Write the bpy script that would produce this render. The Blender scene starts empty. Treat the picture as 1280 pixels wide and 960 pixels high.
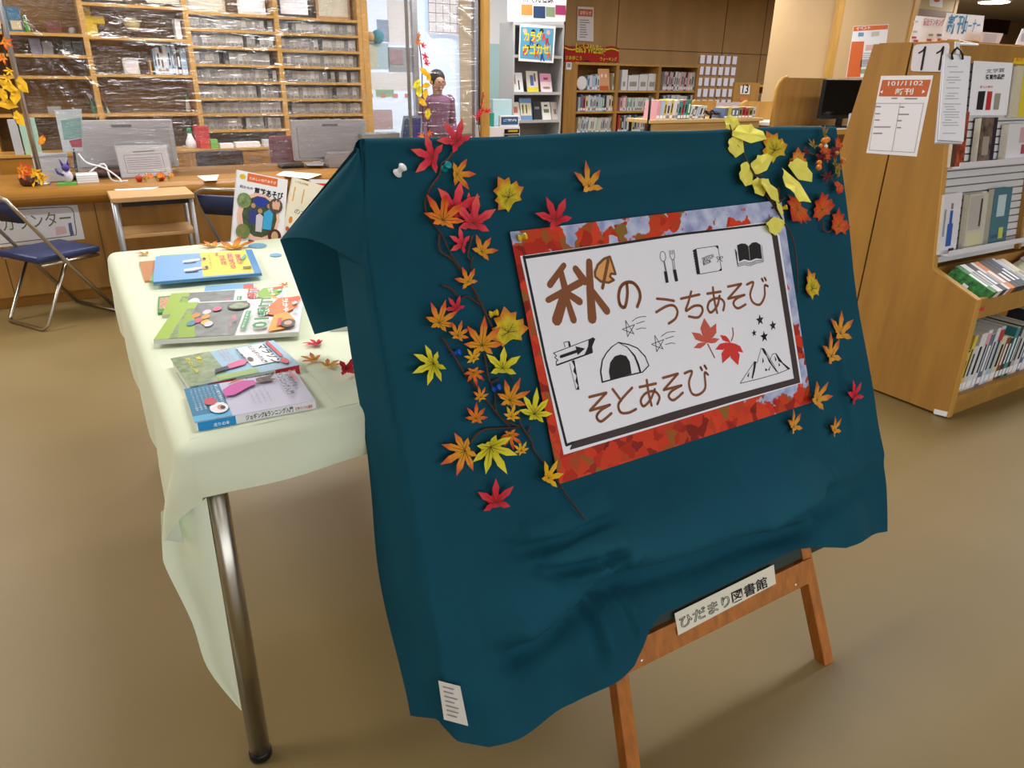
import bpy, bmesh, math, random
from mathutils import Vector, Matrix
random.seed(7)
SC = bpy.context.scene
COL = SC.collection
R2D = math.radians
# ------------------------------------------------------------------ camera
F, CX, CY, CAMH = 890.0, 640.0, 480.0, 1.35
DOWN = Vector((-35.0, F * F / 385.0, F)).normalized()
HOR = lambda x: CY - (DOWN.x * (x - CX) + DOWN.z * F) / DOWN.y
XA = Vector((2230 - CX, HOR(2230) - CY, F)).normalized()
ZA = -DOWN
YA = ZA.cross(XA)
W2C = Matrix((XA, YA, ZA))            # camera (x right, y down, z forward) -> world
CAM = Vector((0, 0, CAMH))
cam_d = bpy.data.cameras.new('camera')
cam_d.sensor_fit = 'HORIZONTAL'
cam_d.sensor_width = 36.0
cam_d.lens = 36.0 * F / 1280.0
cam_d.clip_start = 0.02
cam = bpy.data.objects.new('camera', cam_d)
COL.objects.link(cam)
rx, ry, rz = W2C @ Vector((1, 0, 0)), W2C @ Vector((0, -1, 0)), W2C @ Vector((0, 0, -1))
m = Matrix((rx, ry, rz)).transposed().to_4x4()
m.translation = CAM
cam.matrix_world = m
SC.camera = cam
# ------------------------------------------------------------------ world, lights, exposure
w = bpy.data.worlds.new('world')
SC.world = w
w.use_nodes = True
w.node_tree.nodes['Background'].inputs[0].default_value = (0.75, 0.85, 1.0, 1)
w.node_tree.nodes['Background'].inputs[1].default_value = 0.3
def area(x, y, z, sx, sy, e, col=(1, 0.98, 0.965), rot=(0, 0, 0)):
    d = bpy.data.lights.new('room_area_light', 'AREA')  # one name for the ceiling tubes and both wall-side lights
    d.shape = 'RECTANGLE'; d.size = sx; d.size_y = sy; d.energy = e; d.color = col
    o = bpy.data.objects.new('room_area_light', d)
    o.location = (x, y, z); o.rotation_euler = rot
    COL.objects.link(o)
for lx in (-1.6, 1.2, 4.0, 6.8, 10.4, 14.0):
    for ly in (-1.6, 1.9, 4.6, 7.0):
        area(lx, ly, 2.66, 1.3, 0.5, {-1.6: 5, 1.9: 27, 4.6: 40, 7.0: 40}[ly])
area(2.0, -3.8, 1.55, 9.0, 1.7, 128, (0.86, 0.93, 1.0), (R2D(90), 0, 0))      # added frontal area light, cool as daylight; no window built there
area(-3.7, 2.0, 1.5, 3.0, 1.6, 8, (0.85, 0.93, 1.0), (0, R2D(-90), 0))      # weak cool area light facing in from the left wall
SC.view_settings.view_transform = 'Standard'
SC.view_settings.look = 'None'
SC.view_settings.gamma = 1
SC.view_settings.use_curve_mapping = False
SC.view_settings.exposure = 0.2
SC.cycles.use_denoising = True
# ------------------------------------------------------------------ photograph geometry helpers
def ray(px, py): return W2C @ Vector((px - CX, py - CY, F))
def on_x(px, py, x): d = ray(px, py); return CAM + d * (x / d.x)
def on_y(px, py, y): d = ray(px, py); return CAM + d * (y / d.y)
def on_z(px, py, z): d = ray(px, py); return CAM + d * ((z - CAMH) / d.z)
class Plane:
    def __init__(s, o, n): s.o = Vector(o); s.n = Vector(n).normalized()
    def __call__(s, px, py, lift=0.0):
        d = ray(px, py); o = s.o + s.n * lift
        return CAM + d * ((o - CAM).dot(s.n) / d.dot(s.n))
def crop(x0, y0, s, s2=None): return lambda x, y: (x0 + x * s, y0 + y * (s2 or s))
# ------------------------------------------------------------------ materials
def lin(h):
    if isinstance(h, tuple): r = h
    else:
        h = h.lstrip('#'); r = tuple(int(h[i:i + 2], 16) / 255 for i in (0, 2, 4))
    return tuple((c / 12.92 if c <= 0.04045 else ((c + 0.055) / 1.055) ** 2.4) for c in r) + (1.0,)
_M = {}
def mat(name, col, rough=0.5, var=0.0, scale=8.0, bump=0.0, metal=0.0, spec=0.4, stretch=None, emit=0.0, col2=None, bscale=None):
    if name in _M: return _M[name]
    M = bpy.data.materials.new(name); M.use_nodes = True
    nt = M.node_tree; b = nt.nodes['Principled BSDF']
    c = lin(col)
    b.inputs['Base Color'].default_value = c
    b.inputs['Roughness'].default_value = rough
    b.inputs['Metallic'].default_value = metal
    b.inputs['Specular IOR Level'].default_value = spec
    if emit:
        b.inputs['Emission Color'].default_value = c
        b.inputs['Emission Strength'].default_value = emit
    if var or bump or col2:
        tc = nt.nodes.new('ShaderNodeTexCoord'); mp = nt.nodes.new('ShaderNodeMapping')
        nt.links.new(tc.outputs['Object'], mp.inputs[0])
        if stretch: mp.inputs['Scale'].default_value = stretch
        nz = nt.nodes.new('ShaderNodeTexNoise')
        nz.inputs['Scale'].default_value = scale; nz.inputs['Detail'].default_value = 5
        nt.links.new(mp.outputs[0], nz.inputs['Vector'])
        if var or col2:
            rp = nt.nodes.new('ShaderNodeValToRGB')
            d = lin(col2) if col2 else tuple(x * (1 - var) for x in c[:3]) + (1,)
            e = c if col2 else tuple(min(1, x * (1 + var)) for x in c[:3]) + (1,)
            rp.color_ramp.elements[0].position = 0.3; rp.color_ramp.elements[1].position = 0.7
            rp.color_ramp.elements[0].color = d; rp.color_ramp.elements[1].color = e
            nt.links.new(nz.outputs['Fac'], rp.inputs[0]); nt.links.new(rp.outputs[0], b.inputs['Base Color'])
        if bump:
            bp = nt.nodes.new('ShaderNodeBump'); bp.inputs['Strength'].default_value = bump; bp.inputs['Distance'].default_value = 0.004
            if bscale:
                nz = nt.nodes.new('ShaderNodeTexNoise'); nz.inputs['Scale'].default_value = bscale
                nt.links.new(mp.outputs[0], nz.inputs['Vector'])
            nt.links.new(nz.outputs['Fac'], bp.inputs['Height']); nt.links.new(bp.outputs[0], b.inputs['Normal'])
    _M[name] = M
    return M
def radial(name, c0, c1, c2, r=1.0):           # leaf blade: centre -> lobes -> tips
    if name in _M: return _M[name]
    M = bpy.data.materials.new(name); M.use_nodes = True
    nt = M.node_tree; b = nt.nodes['Principled BSDF']; b.inputs['Roughness'].default_value = 0.6
    b.inputs['Specular IOR Level'].default_value = 0.25
    tc = nt.nodes.new('ShaderNodeTexCoord')
    ln = nt.nodes.new('ShaderNodeVectorMath'); ln.operation = 'LENGTH'
    nt.links.new(tc.outputs['Object'], ln.inputs[0])
    nz = nt.nodes.new('ShaderNodeTexNoise'); nz.inputs['Scale'].default_value = 3.5
    nt.links.new(tc.outputs['Object'], nz.inputs['Vector'])
    ad = nt.nodes.new('ShaderNodeMath'); ad.operation = 'MULTIPLY_ADD'
    nt.links.new(nz.outputs['Fac'], ad.inputs[0]); ad.inputs[1].default_value = 0.5
    nt.links.new(ln.outputs['Value'], ad.inputs[2])
    rp = nt.nodes.new('ShaderNodeValToRGB'); E = rp.color_ramp.elements
    E[0].position = 0.3; E[0].color = lin(c0); E[1].position = 1.15 * r if 1.15 * r < 1 else 1.0; E[1].color = lin(c2)
    k = E.new(0.7); k.color = lin(c1)
    nt.links.new(ad.outputs[0], rp.inputs[0]); nt.links.new(rp.outputs[0], b.inputs['Base Color'])
    _M[name] = M
    return M
# ------------------------------------------------------------------ mesh builder
class MB:
    def __init__(s): s.v = []; s.f = []; s.mi = []; s.cur = 0
    def add(s, vs, fs):
        o = len(s.v); s.v += [Vector(v) for v in vs]
        for f in fs: s.f.append(tuple(i + o for i in f)); s.mi.append(s.cur)
        return s
    def box(s, a, b):
        x0, y0, z0 = [min(p, q) for p, q in zip(a, b)]; x1, y1, z1 = [max(p, q) for p, q in zip(a, b)]
        return s.add([(x0, y0, z0), (x1, y0, z0), (x1, y1, z0), (x0, y1, z0), (x0, y0, z1), (x1, y0, z1), (x1, y1, z1), (x0, y1, z1)],
                     [(3, 2, 1, 0), (4, 5, 6, 7), (0, 1, 5, 4), (1, 2, 6, 5), (2, 3, 7, 6), (3, 0, 4, 7)])
    def obox(s, o, ax, ay, az):                 # oriented box: corner o, three edge vectors
        o, ax, ay, az = Vector(o), Vector(ax), Vector(ay), Vector(az)
        c = [o, o + ax, o + ax + ay, o + ay]
        fs = [(3, 2, 1, 0), (4, 5, 6, 7), (0, 1, 5, 4), (1, 2, 6, 5), (2, 3, 7, 6), (3, 0, 4, 7)]
        if ax.cross(ay).dot(az) < 0: fs = [f[::-1] for f in fs]
        return s.add(c + [p + az for p in c], fs)
    def prism(s, poly, ex):
        poly = [Vector(p) for p in poly]; ex = Vector(ex); n = len(poly)
        nn = sum(((poly[i] - poly[0]).cross(poly[(i + 1) % n] - poly[0]) for i in range(1, n)), Vector())
        if nn.dot(ex) > 0: poly = poly[::-1]
        return s.add(poly + [p + ex for p in poly], [tuple(range(n)), tuple(range(2 * n - 1, n - 1, -1))] +
                     [((i + 1) % n, i, i + n, (i + 1) % n + n) for i in range(n)])
    def tube(s, pts, r, n=8, cap=True):
        pts = [Vector(p) for p in pts]; rings = []
        rs = r if isinstance(r, (list, tuple)) else [r] * len(pts)
        up = None
        for i, p in enumerate(pts):
            d = (pts[min(i + 1, len(pts) - 1)] - pts[max(i - 1, 0)]).normalized()
            if up is None: up = Vector((0, 0, 1)) if abs(d.z) < 0.9 else Vector((1, 0, 0))
            a = d.cross(up).normalized(); up = a.cross(d).normalized()
            rings.append([p + (a * math.cos(2 * math.pi * k / n) + up * math.sin(2 * math.pi * k / n)) * rs[i] for k in range(n)])
        o = [v for g in rings for v in g]; fs = []
        for i in range(len(pts) - 1):
            for k in range(n):
                fs.append((i * n + k, i * n + (k + 1) % n, (i + 1) * n + (k + 1) % n, (i + 1) * n + k))
        if cap: fs += [tuple(range(n - 1, -1, -1)), tuple((len(pts) - 1) * n + k for k in range(n))]
        return s.add(o, fs)
    def lathe(s, c, prof, n=16, ax=Vector((0, 0, 1))):
        c = Vector(c); ax = Vector(ax).normalized(); u = ax.orthogonal().normalized(); w_ = ax.cross(u)
        vs = []; fs = []
        for r, h in prof:
            vs += [c + ax * h + (u * math.cos(2 * math.pi * k / n) + w_ * math.sin(2 * math.pi * k / n)) * r for k in range(n)]
        for i in range(len(prof) - 1):
            for k in range(n): fs.append((i * n + k, i * n + (k + 1) % n, (i + 1) * n + (k + 1) % n, (i + 1) * n + k))
        fs += [tuple(range(n - 1, -1, -1)), tuple((len(prof) - 1) * n + k for k in range(n))]
        return s.add(vs, fs)
    def grid(s, rows):
        nr, nc = len(rows), len(rows[0])
        return s.add([p for r in rows for p in r], [(i * nc + j, i * nc + j + 1, (i + 1) * nc + j + 1, (i + 1) * nc + j) for i in range(nr - 1) for j in range(nc - 1)])
    def ball(s, c, r, n=10, sq=(1, 1, 1)):
        k = max(4, n // 2); vs = []
        for i in range(k + 1):
            t = math.pi * i / k
            for j in range(n):
                vs.append(Vector(c) + Vector((r * sq[0] * math.sin(t) * math.cos(2 * math.pi * j / n), r * sq[1] * math.sin(t) * math.sin(2 * math.pi * j / n), r * sq[2] * math.cos(t))))
        return s.add(vs, [(i * n + j, (i + 1) * n + j, (i + 1) * n + (j + 1) % n, i * n + (j + 1) % n) for i in range(k) for j in range(n)])
    def mesh(s, name, mats, smooth=False, org=Vector((0, 0, 0))):
        me = bpy.data.meshes.new(name)
        me.from_pydata([v - org for v in s.v], [], s.f)
        for x in (mats if isinstance(mats, (list, tuple)) else [mats]): me.materials.append(x)
        me.polygons.foreach_set('material_index', s.mi)
        if smooth: me.polygons.foreach_set('use_smooth', [True] * len(me.polygons))
        me.update()
        return me
    def part(s, name, mats, parent=None, smooth=False, org=None, label=None, bevel=0.0, solid=0.0, sub=0):
        if not s.v: return None
        if org is None: org = wloc(parent) if parent else Vector((0, 0, 0))
        o = bpy.data.objects.new(name, s.mesh(name, mats, smooth, Vector(org) if parent is None else wloc(parent)))
        COL.objects.link(o)
        if parent: o.parent = parent
        else: o.location = org
        if label: o['label'] = label
        if solid:
            md = o.modifiers.new('thick', 'SOLIDIFY'); md.thickness = solid; md.offset = 0
        if bevel:
            md = o.modifiers.new('edge', 'BEVEL'); md.width = bevel; md.segments = 2; md.limit_method = 'ANGLE'
        if sub:
            md = o.modifiers.new('sub', 'SUBSURF'); md.levels = md.render_levels = sub
        return o
def wloc(o):
    p = Vector((0, 0, 0))
    while o is not None: p += o.location; o = o.parent
    return p
def tag(o, label, cat, group=None, kind=None):
    o['label'] = label; o['category'] = cat
    if group: o['group'] = group
    if kind: o['kind'] = kind
    return o
def thing(name, label, cat, loc=(0, 0, 0), group=None):
    o = bpy.data.objects.new(name, None); o.empty_display_size = 0.05
    COL.objects.link(o); o.location = loc
    return tag(o, label, cat, group)
def struct(o): o['kind'] = 'structure'; return o
def copy_tree(o, parent=None):
    c = o.copy(); COL.objects.link(c); c.parent = parent
    for ch in o.children: copy_tree(ch, c)
    return c
# ------------------------------------------------------------------ flat print: lettering and line drawings
_T = {}
def text_mesh(body, bold=0.0, outline=0.0):
    k = (body, bold, outline)
    if k in _T: return _T[k]
    c = bpy.data.curves.new('lettering', 'FONT'); c.body = body; c.resolution_u = 2
    c.offset = bold
    if outline: c.fill_mode = 'NONE'; c.bevel_depth = outline; c.bevel_resolution = 0; c.resolution_u = 3
    o = bpy.data.objects.new('lettering', c)
    me = bpy.data.meshes.new_from_object(o)
    vs = [v.co.copy() for v in me.vertices]
    fs = [tuple(p.vertices) for p in me.polygons]
    bpy.data.objects.remove(o); bpy.data.curves.remove(c); bpy.data.meshes.remove(me)
    x0 = min(v.x for v in vs); x1 = max(v.x for v in vs); y0 = min(v.y for v in vs); y1 = max(v.y for v in vs)
    _T[k] = (vs, fs, x0, x1, y0, y1)
    return _T[k]
def put_text(mb, body, p0, p1, n, h=None, bold=0.0, outline=0.0, skew=0.0):
    """lettering from p0 to p1 (bottom line), ink height h, lying on the surface with normal n"""
    vs, fs, x0, x1, y0, y1 = text_mesh(body, bold, outline)
    p0, p1, n = Vector(p0), Vector(p1), Vector(n).normalized()
    X = (p1 - p0); L = X.length; X.normalize(); X = (X - n * X.dot(n)).normalized(); Y = n.cross(X)
    sx = L / (x1 - x0); sy = (h / (y1 - y0)) if h else sx
    mb.add([p0 + X * ((v.x - x0) * sx) + Y * ((v.y - y0) * sy) + n * (v.z * sx) for v in vs], fs)
    return mb
def put_line(mb, pts, wd, n, closed=False, wobble=0.0):
    n = Vector(n).normalized(); pts = [Vector(p) for p in pts]
    if closed: pts = pts + [pts[0]]
    wds = wd if isinstance(wd, (list, tuple)) else [wd] * len(pts)
    for i in range(len(pts) - 1):
        a, b = pts[i], pts[i + 1]; d = (b - a)
        if d.length < 1e-7: continue
        t = n.cross(d.normalized()); wa, wb = wds[i] / 2, wds[i + 1] / 2
        mb.add([a - t * wa, b - t * wb, b + t * wb, a + t * wa], [(0, 1, 2, 3)])
        if wa > 0.0008:
            u = d.normalized()
            mb.add([b + n * 1e-5 + (u * math.cos(k * math.pi / 4) + t * math.sin(k * math.pi / 4)) * wb for k in range(8)], [tuple(range(8))])
            if i == 0 and not closed: mb.add([a + n * 1e-5 + (u * math.cos(k * math.pi / 4) + t * math.sin(k * math.pi / 4)) * wa for k in range(8)], [tuple(range(8))])
    return mb
def put_poly(mb, pts):
    """filled outline, triangulated"""
    from mathutils.geometry import tessellate_polygon
    pts = [Vector(p) for p in pts]
    return mb.add(pts, [tuple(t) for t in tessellate_polygon([pts])])
def smooth_path(pts, k=6):
    pts = [Vector(p) for p in pts]; out = []
    for i in range(len(pts) - 1):
        p0, p1, p2, p3 = pts[max(i - 1, 0)], pts[i], pts[i + 1], pts[min(i + 2, len(pts) - 1)]
        for j in range(k):
            t = j / k
            out.append(0.5 * ((2 * p1) + (p2 - p0) * t + (2 * p0 - 5 * p1 + 4 * p2 - p3) * t * t + (3 * p1 - p0 - 3 * p2 + p3) * t ** 3))
    return out + [pts[-1]]
# ================================================================== ROOM
WOOD = mat('oak_veneer', '#ad7f3e', 0.45, 0.16, 3.0, stretch=(6, 6, 0.8))
WOODL = mat('light_oak_edge', '#bf9146', 0.45, 0.12, 4.0, stretch=(5, 5, 1))
WOODD = mat('counter_oak', '#9c6a1e', 0.4, 0.14, 3.0, stretch=(1, 6, 5))
WALLB = mat('wall_panel_brown', '#c29b6a', 0.7, 0.0, 1.4, stretch=(3, 3, 0.7), col2='#b18f5c')
CREAM = mat('cream_wall', '#d3bd94', 0.7, 0.04, 2.0)
CEIL = mat('ceiling_board', '#b8b0a4', 0.85, 0.05, 3.0)
WHITE = mat('white_paper', '#eeeef4', 0.6)
WHITE2 = mat('white_plastic', '#e2e4e8', 0.35)
BLACK = mat('black_plastic', '#0c0d10', 0.35)
INK = mat('black_ink', '#1d1a1c', 0.7)
GREYINK = mat('grey_ink', '#8f8c93', 0.7)
GREYM = mat('grey_painted_steel', '#a6a5a2', 0.45)
STEEL = mat('chrome_steel', '#b9b4a8', 0.3, metal=1.0)
ALU = mat('brushed_aluminium', '#b6b8bd', 0.35, metal=0.85)
ORANGE = mat('orange_print', '#d9672c', 0.6)
REDP = mat('red_print', '#c9302c', 0.6)
FLOORM = mat('vinyl_floor', '#8c784e', 0.42, 0.0, 0.9, bump=0.04, col2='#7f6b42', bscale=60)
X0, X1, Y0, Y1, ZC = -4.0, 26.0, -4.0, 10.0, 2.7
struct(MB().box((X0, Y0, -0.1), (X1, Y1, 0)).part('floor', FLOORM))
struct(MB().box((X0, Y0, ZC), (X1, Y1, ZC + 0.1)).part('ceiling', CEIL))
wb = struct(MB().box((3.4, Y1, 0), (X1, Y1 + 0.1, ZC)).part('wall_back', WALLB))
struct(MB().box((X0, Y0 - 0.1, 0), (X1, Y0, ZC)).part('wall_front', CREAM))
struct(MB().box((X0 - 0.1, Y0, 0), (X0, Y1, ZC)).part('wall_left', CREAM))
struct(MB().box((X1, Y0, 0), (X1 + 0.1, Y1, ZC)).part('wall_right', CREAM))
struct(MB().box((X0, 8.5, 0), (2.98, 8.6, ZC)).part('wall_rear', WALLB))
# joints between the wall boards
for px in (705, 770, 903, 952, 1010):
    p = on_y(px, 60, 10)
    MB().box((p.x - 0.006, 9.994, 0), (p.x + 0.006, 10.0, ZC)).part('panel_joint', mat('panel_joint', '#6d5030', 0.8), wb)
for z in (on_y(800, 62, 10).z,):
    MB().box((7.0, 9.994, z - 0.006), (X1, 10.0, z + 0.006)).part('panel_joint', _M['panel_joint'], wb)
struct(MB().box((3.4, 9.97, 0), (X1, 10.0, 0.08)).part('baseboard_back', WOODD))

# ================================================================== EASEL
TILT = R2D(22)
EO = Vector((1.0, 0.747, 0.0)); EN = Vector((0, -math.cos(TILT), math.sin(TILT))); EV = Vector((0, math.sin(TILT), math.cos(TILT)))
BP = Plane(EO, EN)
def bp(u, v, n=0.0): return Vector((u, EO.y, 0)) + EV * v + EN * n
def uv(px, py, lift=0.0): p = BP(px, py, lift); return p.x, (p - EO).dot(EV)
EASW = mat('easel_varnished_wood', '#b06a28', 0.4, 0.22, 5.0, stretch=(12, 12, 1.2))
easel = thing('easel', 'varnished wooden easel whose bare legs show under the teal cloth', 'easel', (1.08, 0.95, 0))
def leg(u0, u1, wd):
    a, b = bp(u0 - wd / 2, 0.0), bp(u1 - wd / 2, 1.28)
    a.z = max(a.z, 0)
    MB().obox(a, (wd, 0, 0), b - a, -EN * 0.03).part('leg', EASW, easel, bevel=0.002)
leg(0.778, 0.845, 0.034); leg(1.412, 1.325, 0.034)
g = Vector((1.085, 1.47, 0)); h = bp(1.085, 1.22, -0.035)
MB().obox(g - Vector((0.017, 0, 0)), (0.034, 0, 0), h - g, (0, 0.03, 0)).part('leg', EASW, easel, bevel=0.002, label='rear prop leg of the easel')
vA, vB = 0.222, 0.272
rail = MB().obox(bp(0.80, vA, 0.001), (0.592, 0, 0), EV * (vB - vA), -EN * 0.028).part('crossbar', EASW, easel, bevel=0.002)
MB().obox(bp(0.80, vB, 0.004), (0.6, 0, 0), EV * 0.012, -EN * 0.05).part('ledge', EASW, easel, bevel=0.001)
for u in (0.845, 1.335): MB().lathe(bp(u, 0.235, 0.0), [(0.004, 0), (0.004, 0.002), (0.001, 0.003)], 10, EN).part('screw', STEEL, rail)
MB().obox(bp(0.47, 0.29, -0.004), (1.235, 0, 0), EV * 1.035, -EN * 0.018).part('board', mat('board_dark_green', '#2c3a33', 0.7), easel)
# name strip on the crossbar
P = lambda x, y: BP(x, y, 0.004)
C9 = crop(740, 640, 1 / 3)
q = [P(*C9(*t)) for t in ((308, 380), (680, 197), (688, 268), (322, 462))]
strip = MB().prism(q, EN * 0.0015).part('name_strip', mat('cream_strip', '#e6e2cf', 0.5), easel)
L = 0.0062
P = lambda x, y: BP(*C9(x, y), L)
hgt = 0.026
put_text(MB(), 'ひだまり', P(333, 440), P(520, 349), EN, hgt, 0.01, 0.019).part('lettering', INK, strip, org=None)
put_text(MB(), '図書館', P(528, 345), P(660, 281), EN, hgt * 1.08, 0.014).part('lettering', INK, strip)
# ------------------------------------------------------------------ teal cloth over the board
CLOTH = mat('teal_cotton', '#114a5c', 0.85, 0.10, 5.0, bump=0.15, spec=0.15, bscale=220)
hem_px = [(542, 914), (548, 918), (575, 927), (605, 929), (638, 916), (675, 898), (713, 877), (740, 857), (767, 840), (784, 828), (796, 808), (802, 788), (817, 768), (850, 753), (900, 730), (940, 708), (987, 685), (1013, 682), (1047, 683), (1073, 673), (1107, 665)]
hem = sorted(uv(*q, 0.02) for q in hem_px)
def interp(t, tab):
    if t <= tab[0][0]: return tab[0][1]
    for (a, b), (c, d) in zip(tab, tab[1:]):
        if t <= c: return b + (d - b) * (t - a) / max(1e-9, c - a)
    return tab[-1][1]
VT = 1.335
uL = sorted((v, u) for u, v in [uv(*q) for q in ((455, 187), (464, 330), (478, 420), (503, 560), (517, 640), (530, 720), (543, 800), (560, 900))])
uR = sorted((v, u) for u, v in [uv(*q, 0.015) for q in ((1045, 160), (1060, 270), (1075, 390), (1090, 500), (1102, 590), (1107, 665))])
def sstep(a, b, x):
    t = min(1, max(0, (x - a) / (b - a))); return t * t * (3 - 2 * t)
folds = []
def fold(pts, amp, wid, asym=0.0): folds.append(([Vector(uv(*q) + (0,)) for q in pts], amp, wid, asym))
fold([(738, 703), (790, 690), (850, 672), (920, 645), (985, 617), (1030, 592)], 0.080, 0.030, 0.95)
fold([(738, 700), (700, 735), (650, 770), (590, 795)], 0.052, 0.028, 0.9)
fold([(755, 715), (775, 755), (792, 800)], 0.012, 0.012, 0.5)
fold([(715, 720), (735, 770), (750, 830)], 0.014, 0.014, 0.3)
fold([(640, 672), (690, 660), (730, 640), (770, 628)], 0.026, 0.016, 0.95)
fold([(670, 700), (725, 680), (760, 668)], 0.034, 0.014, 0.95)
fold([(690, 770), (660, 790), (610, 800)], 0.024, 0.016, 0.9)
fold([(900, 660), (960, 655), (1010, 640)], 0.040, 0.018, 0.9)
fold([(1020, 600), (1060, 590), (1098, 560)], 0.012, 0.022, 0.8)
fold([(1000, 640), (1040, 625), (1070, 610)], -0.008, 0.018)
fold([(640, 235), (760, 228), (900, 205)], 0.006, 0.012, 0.8)
fold([(640, 200), (720, 200)], 0.002, 0.01, 0.8)
fold([(1035, 410), (1050, 500), (1062, 560)], 0.007, 0.010, 0.8)
fold([(520, 330), (535, 470), (550, 640)], -0.005, 0.03)
fold([(905, 560), (908, 620)], 0.004, 0.008)
fold([(830, 600), (835, 640)], 0.003, 0.012)
def fold_h(u, v):
    h = 0.0
    for pts, amp, wid, asym in folds:
        best = 9; side = 0; tt = 0; L = len(pts) - 1
        for i in range(L):
            a, b = pts[i], pts[i + 1]; d = b - a
            t = max(0, min(1, ((u - a.x) * d.x + (v - a.y) * d.y) / (d.x ** 2 + d.y ** 2)))
            ex, ey = u - a.x - d.x * t, v - a.y - d.y * t
            q = math.hypot(ex, ey)
            if q < best: best = q; side = ey; tt = (i + t) / L
        w_ = wid * (1.0 + 0.4 * tt)
        if asym: w2 = w_ * (1 + 1.2 * asym) if side > 0 else w_ * (1 - 0.55 * asym)
        else: w2 = w_
        en = min(1, tt / 0.12 + 0.45, (1 - tt) / 0.25 + 0.05)
        h += amp * en * math.exp(-(best / w2) ** 2)
        if asym and side < 0: h -= 0.45 * amp * en * math.exp(-((best - 1.5 * w_) / (0.8 * w_)) ** 2)
    return h
NU, NV = 190, 130
rows = []
ub0 = 0.452
for j in range(NV + 1):
    t = j / NV
    row = []
    for i in range(NU + 1):
        s = i / NU
        u = 0.330 + (1.735 - 0.330) * s
        vb = interp(max(u, 0.374), hem)
        v = VT + (vb - VT) * t
        ul, ur = interp(v, uL), interp(v, uR)
        uu = ul - 0.115 + (ur - ul + 0.115) * s
        vb = interp(max(uu, hem[0][0]), hem)
        v = VT + (vb - VT) * t
        ul = interp(v, uL)
        n = 0.016 + fold_h(uu, v) + 0.004 * math.sin(9 * uu + 5 * v) * t
        n += 0.022 * sstep(0.60, 0.28, v)                                        # the hem stands off the ledge
        n += 0.010 * sstep(1.50, 1.74, uu) * math.sin(4 + 7 * v) * sstep(1.2, 0.8, v)
        n += 0.018 * sstep(1.42, 1.66, uu) * sstep(0.62, 0.40, v) * math.sin(22 * uu)
        n += 0.014 * sstep(0.50, 0.30, v) * math.sin(26 * uu + 1.0) * sstep(0.9, 0.7, uu)
        if uu < ul:                                                              # left side turns back past the board edge
            d = ul - uu
            k = 0.22 + 0.2 * sstep(1.1, 0.5, v)
            hold = sstep(1.30, 1.12, v)
            uu2 = ul - d * (1 - hold * (1 - k)) if True else uu
            n -= (1.15 * d ** 1.05 + 0.01 * math.sin(14 * v) * (d / 0.11)) * (0.35 + 0.65 * hold)
            uu = uu2 + (ul - uu2) * (1 - hold) * 0.93
        if uu > ul - 0.01: n = max(n, 0.004)
        row.append(bp(uu, v, n))
    rows.append(row)
# over the top edge and a little way down the back
top = []
for k, (dv, dn) in enumerate(((-0.30, -0.030), (-0.2, -0.032), (-0.1, -0.034), (-0.03, -0.034), (0.0, -0.028), (0.006, -0.012), (0.006, 0.004), (0.003, 0.012))):
    top.append([bp(rows[0][i].x, VT + dv + 0.002 * math.sin(i * 0.09), dn) for i in range(NU + 1)])
mb = MB().grid(top + rows)
# the loose corner hanging from the board's upper edge, open towards the camera
A = BP(449, 186, 0.006)
Bp, Cp, Dp = on_y(350, 300, 1.42), on_y(393, 418, 1.48), on_y(470, 379, 1.34)
Ep = on_y(467, 341, 1.16)
rim = [Bp, on_y(362, 297, 1.37), on_y(385, 298, 1.31), on_y(405, 305, 1.27), on_y(428, 317, 1.23), on_y(450, 330, 1.19), Ep]
rim = smooth_path(rim, 4)
N1 = 16
front = []
for k in range(N1 + 1):
    t = k / N1
    row = []
    for i, r in enumerate(rim):
        s = i / (len(rim) - 1)
        p = A.lerp(r, t)
        p += Vector((-0.15, -0.5, 0.3)).normalized() * (0.016 * math.sin(math.pi * s) * math.sin(math.pi * t) + 0.004 * math.sin(17 * s + 9 * t) * t * (1 - t) * 4 * math.sin(math.pi * s))
        row.append(p)
    front.append(row)
mb.grid(front)
back = []
A2 = A + Vector((0.0, 0.02, 0.0)); D2 = on_y(500, 392, 1.30)
for k in range(11):
    t = k / 10
    row = []
    topP = A2.lerp(Bp, t); botP = D2.lerp(Cp, t) if t > 0 else D2
    botP = D2.lerp(Cp, t)
    for i in range(11):
        s = i / 10
        p = topP.lerp(botP, s) + Vector((0, 0.05, 0)) * math.sin(math.pi * s) * math.sin(math.pi * min(1, t + 0.1))
        row.append(p)
    back.append(row)
mb.grid(back)
# shaded gusset that joins the loose corner to the face of the cloth
gus = []
for k in range(9):
    t = k / 8
    a = A.lerp(Ep, t); b_ = A2.lerp(on_y(500, 392, 1.24), t)
    gus.append([a.lerp(b_, s / 3) + Vector((0.01, 0.10, 0)) * math.sin(math.pi * s / 3) * min(1, 0.25 + t) for s in range(4)])
mb.grid(gus)
cloth = thing('draped_cloth', 'teal cotton cloth draped over the easel board with pinned paper leaves', 'cloth', (1.08, 0.95, 0.0))
mb.part('fabric', CLOTH, cloth, smooth=True)
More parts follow.
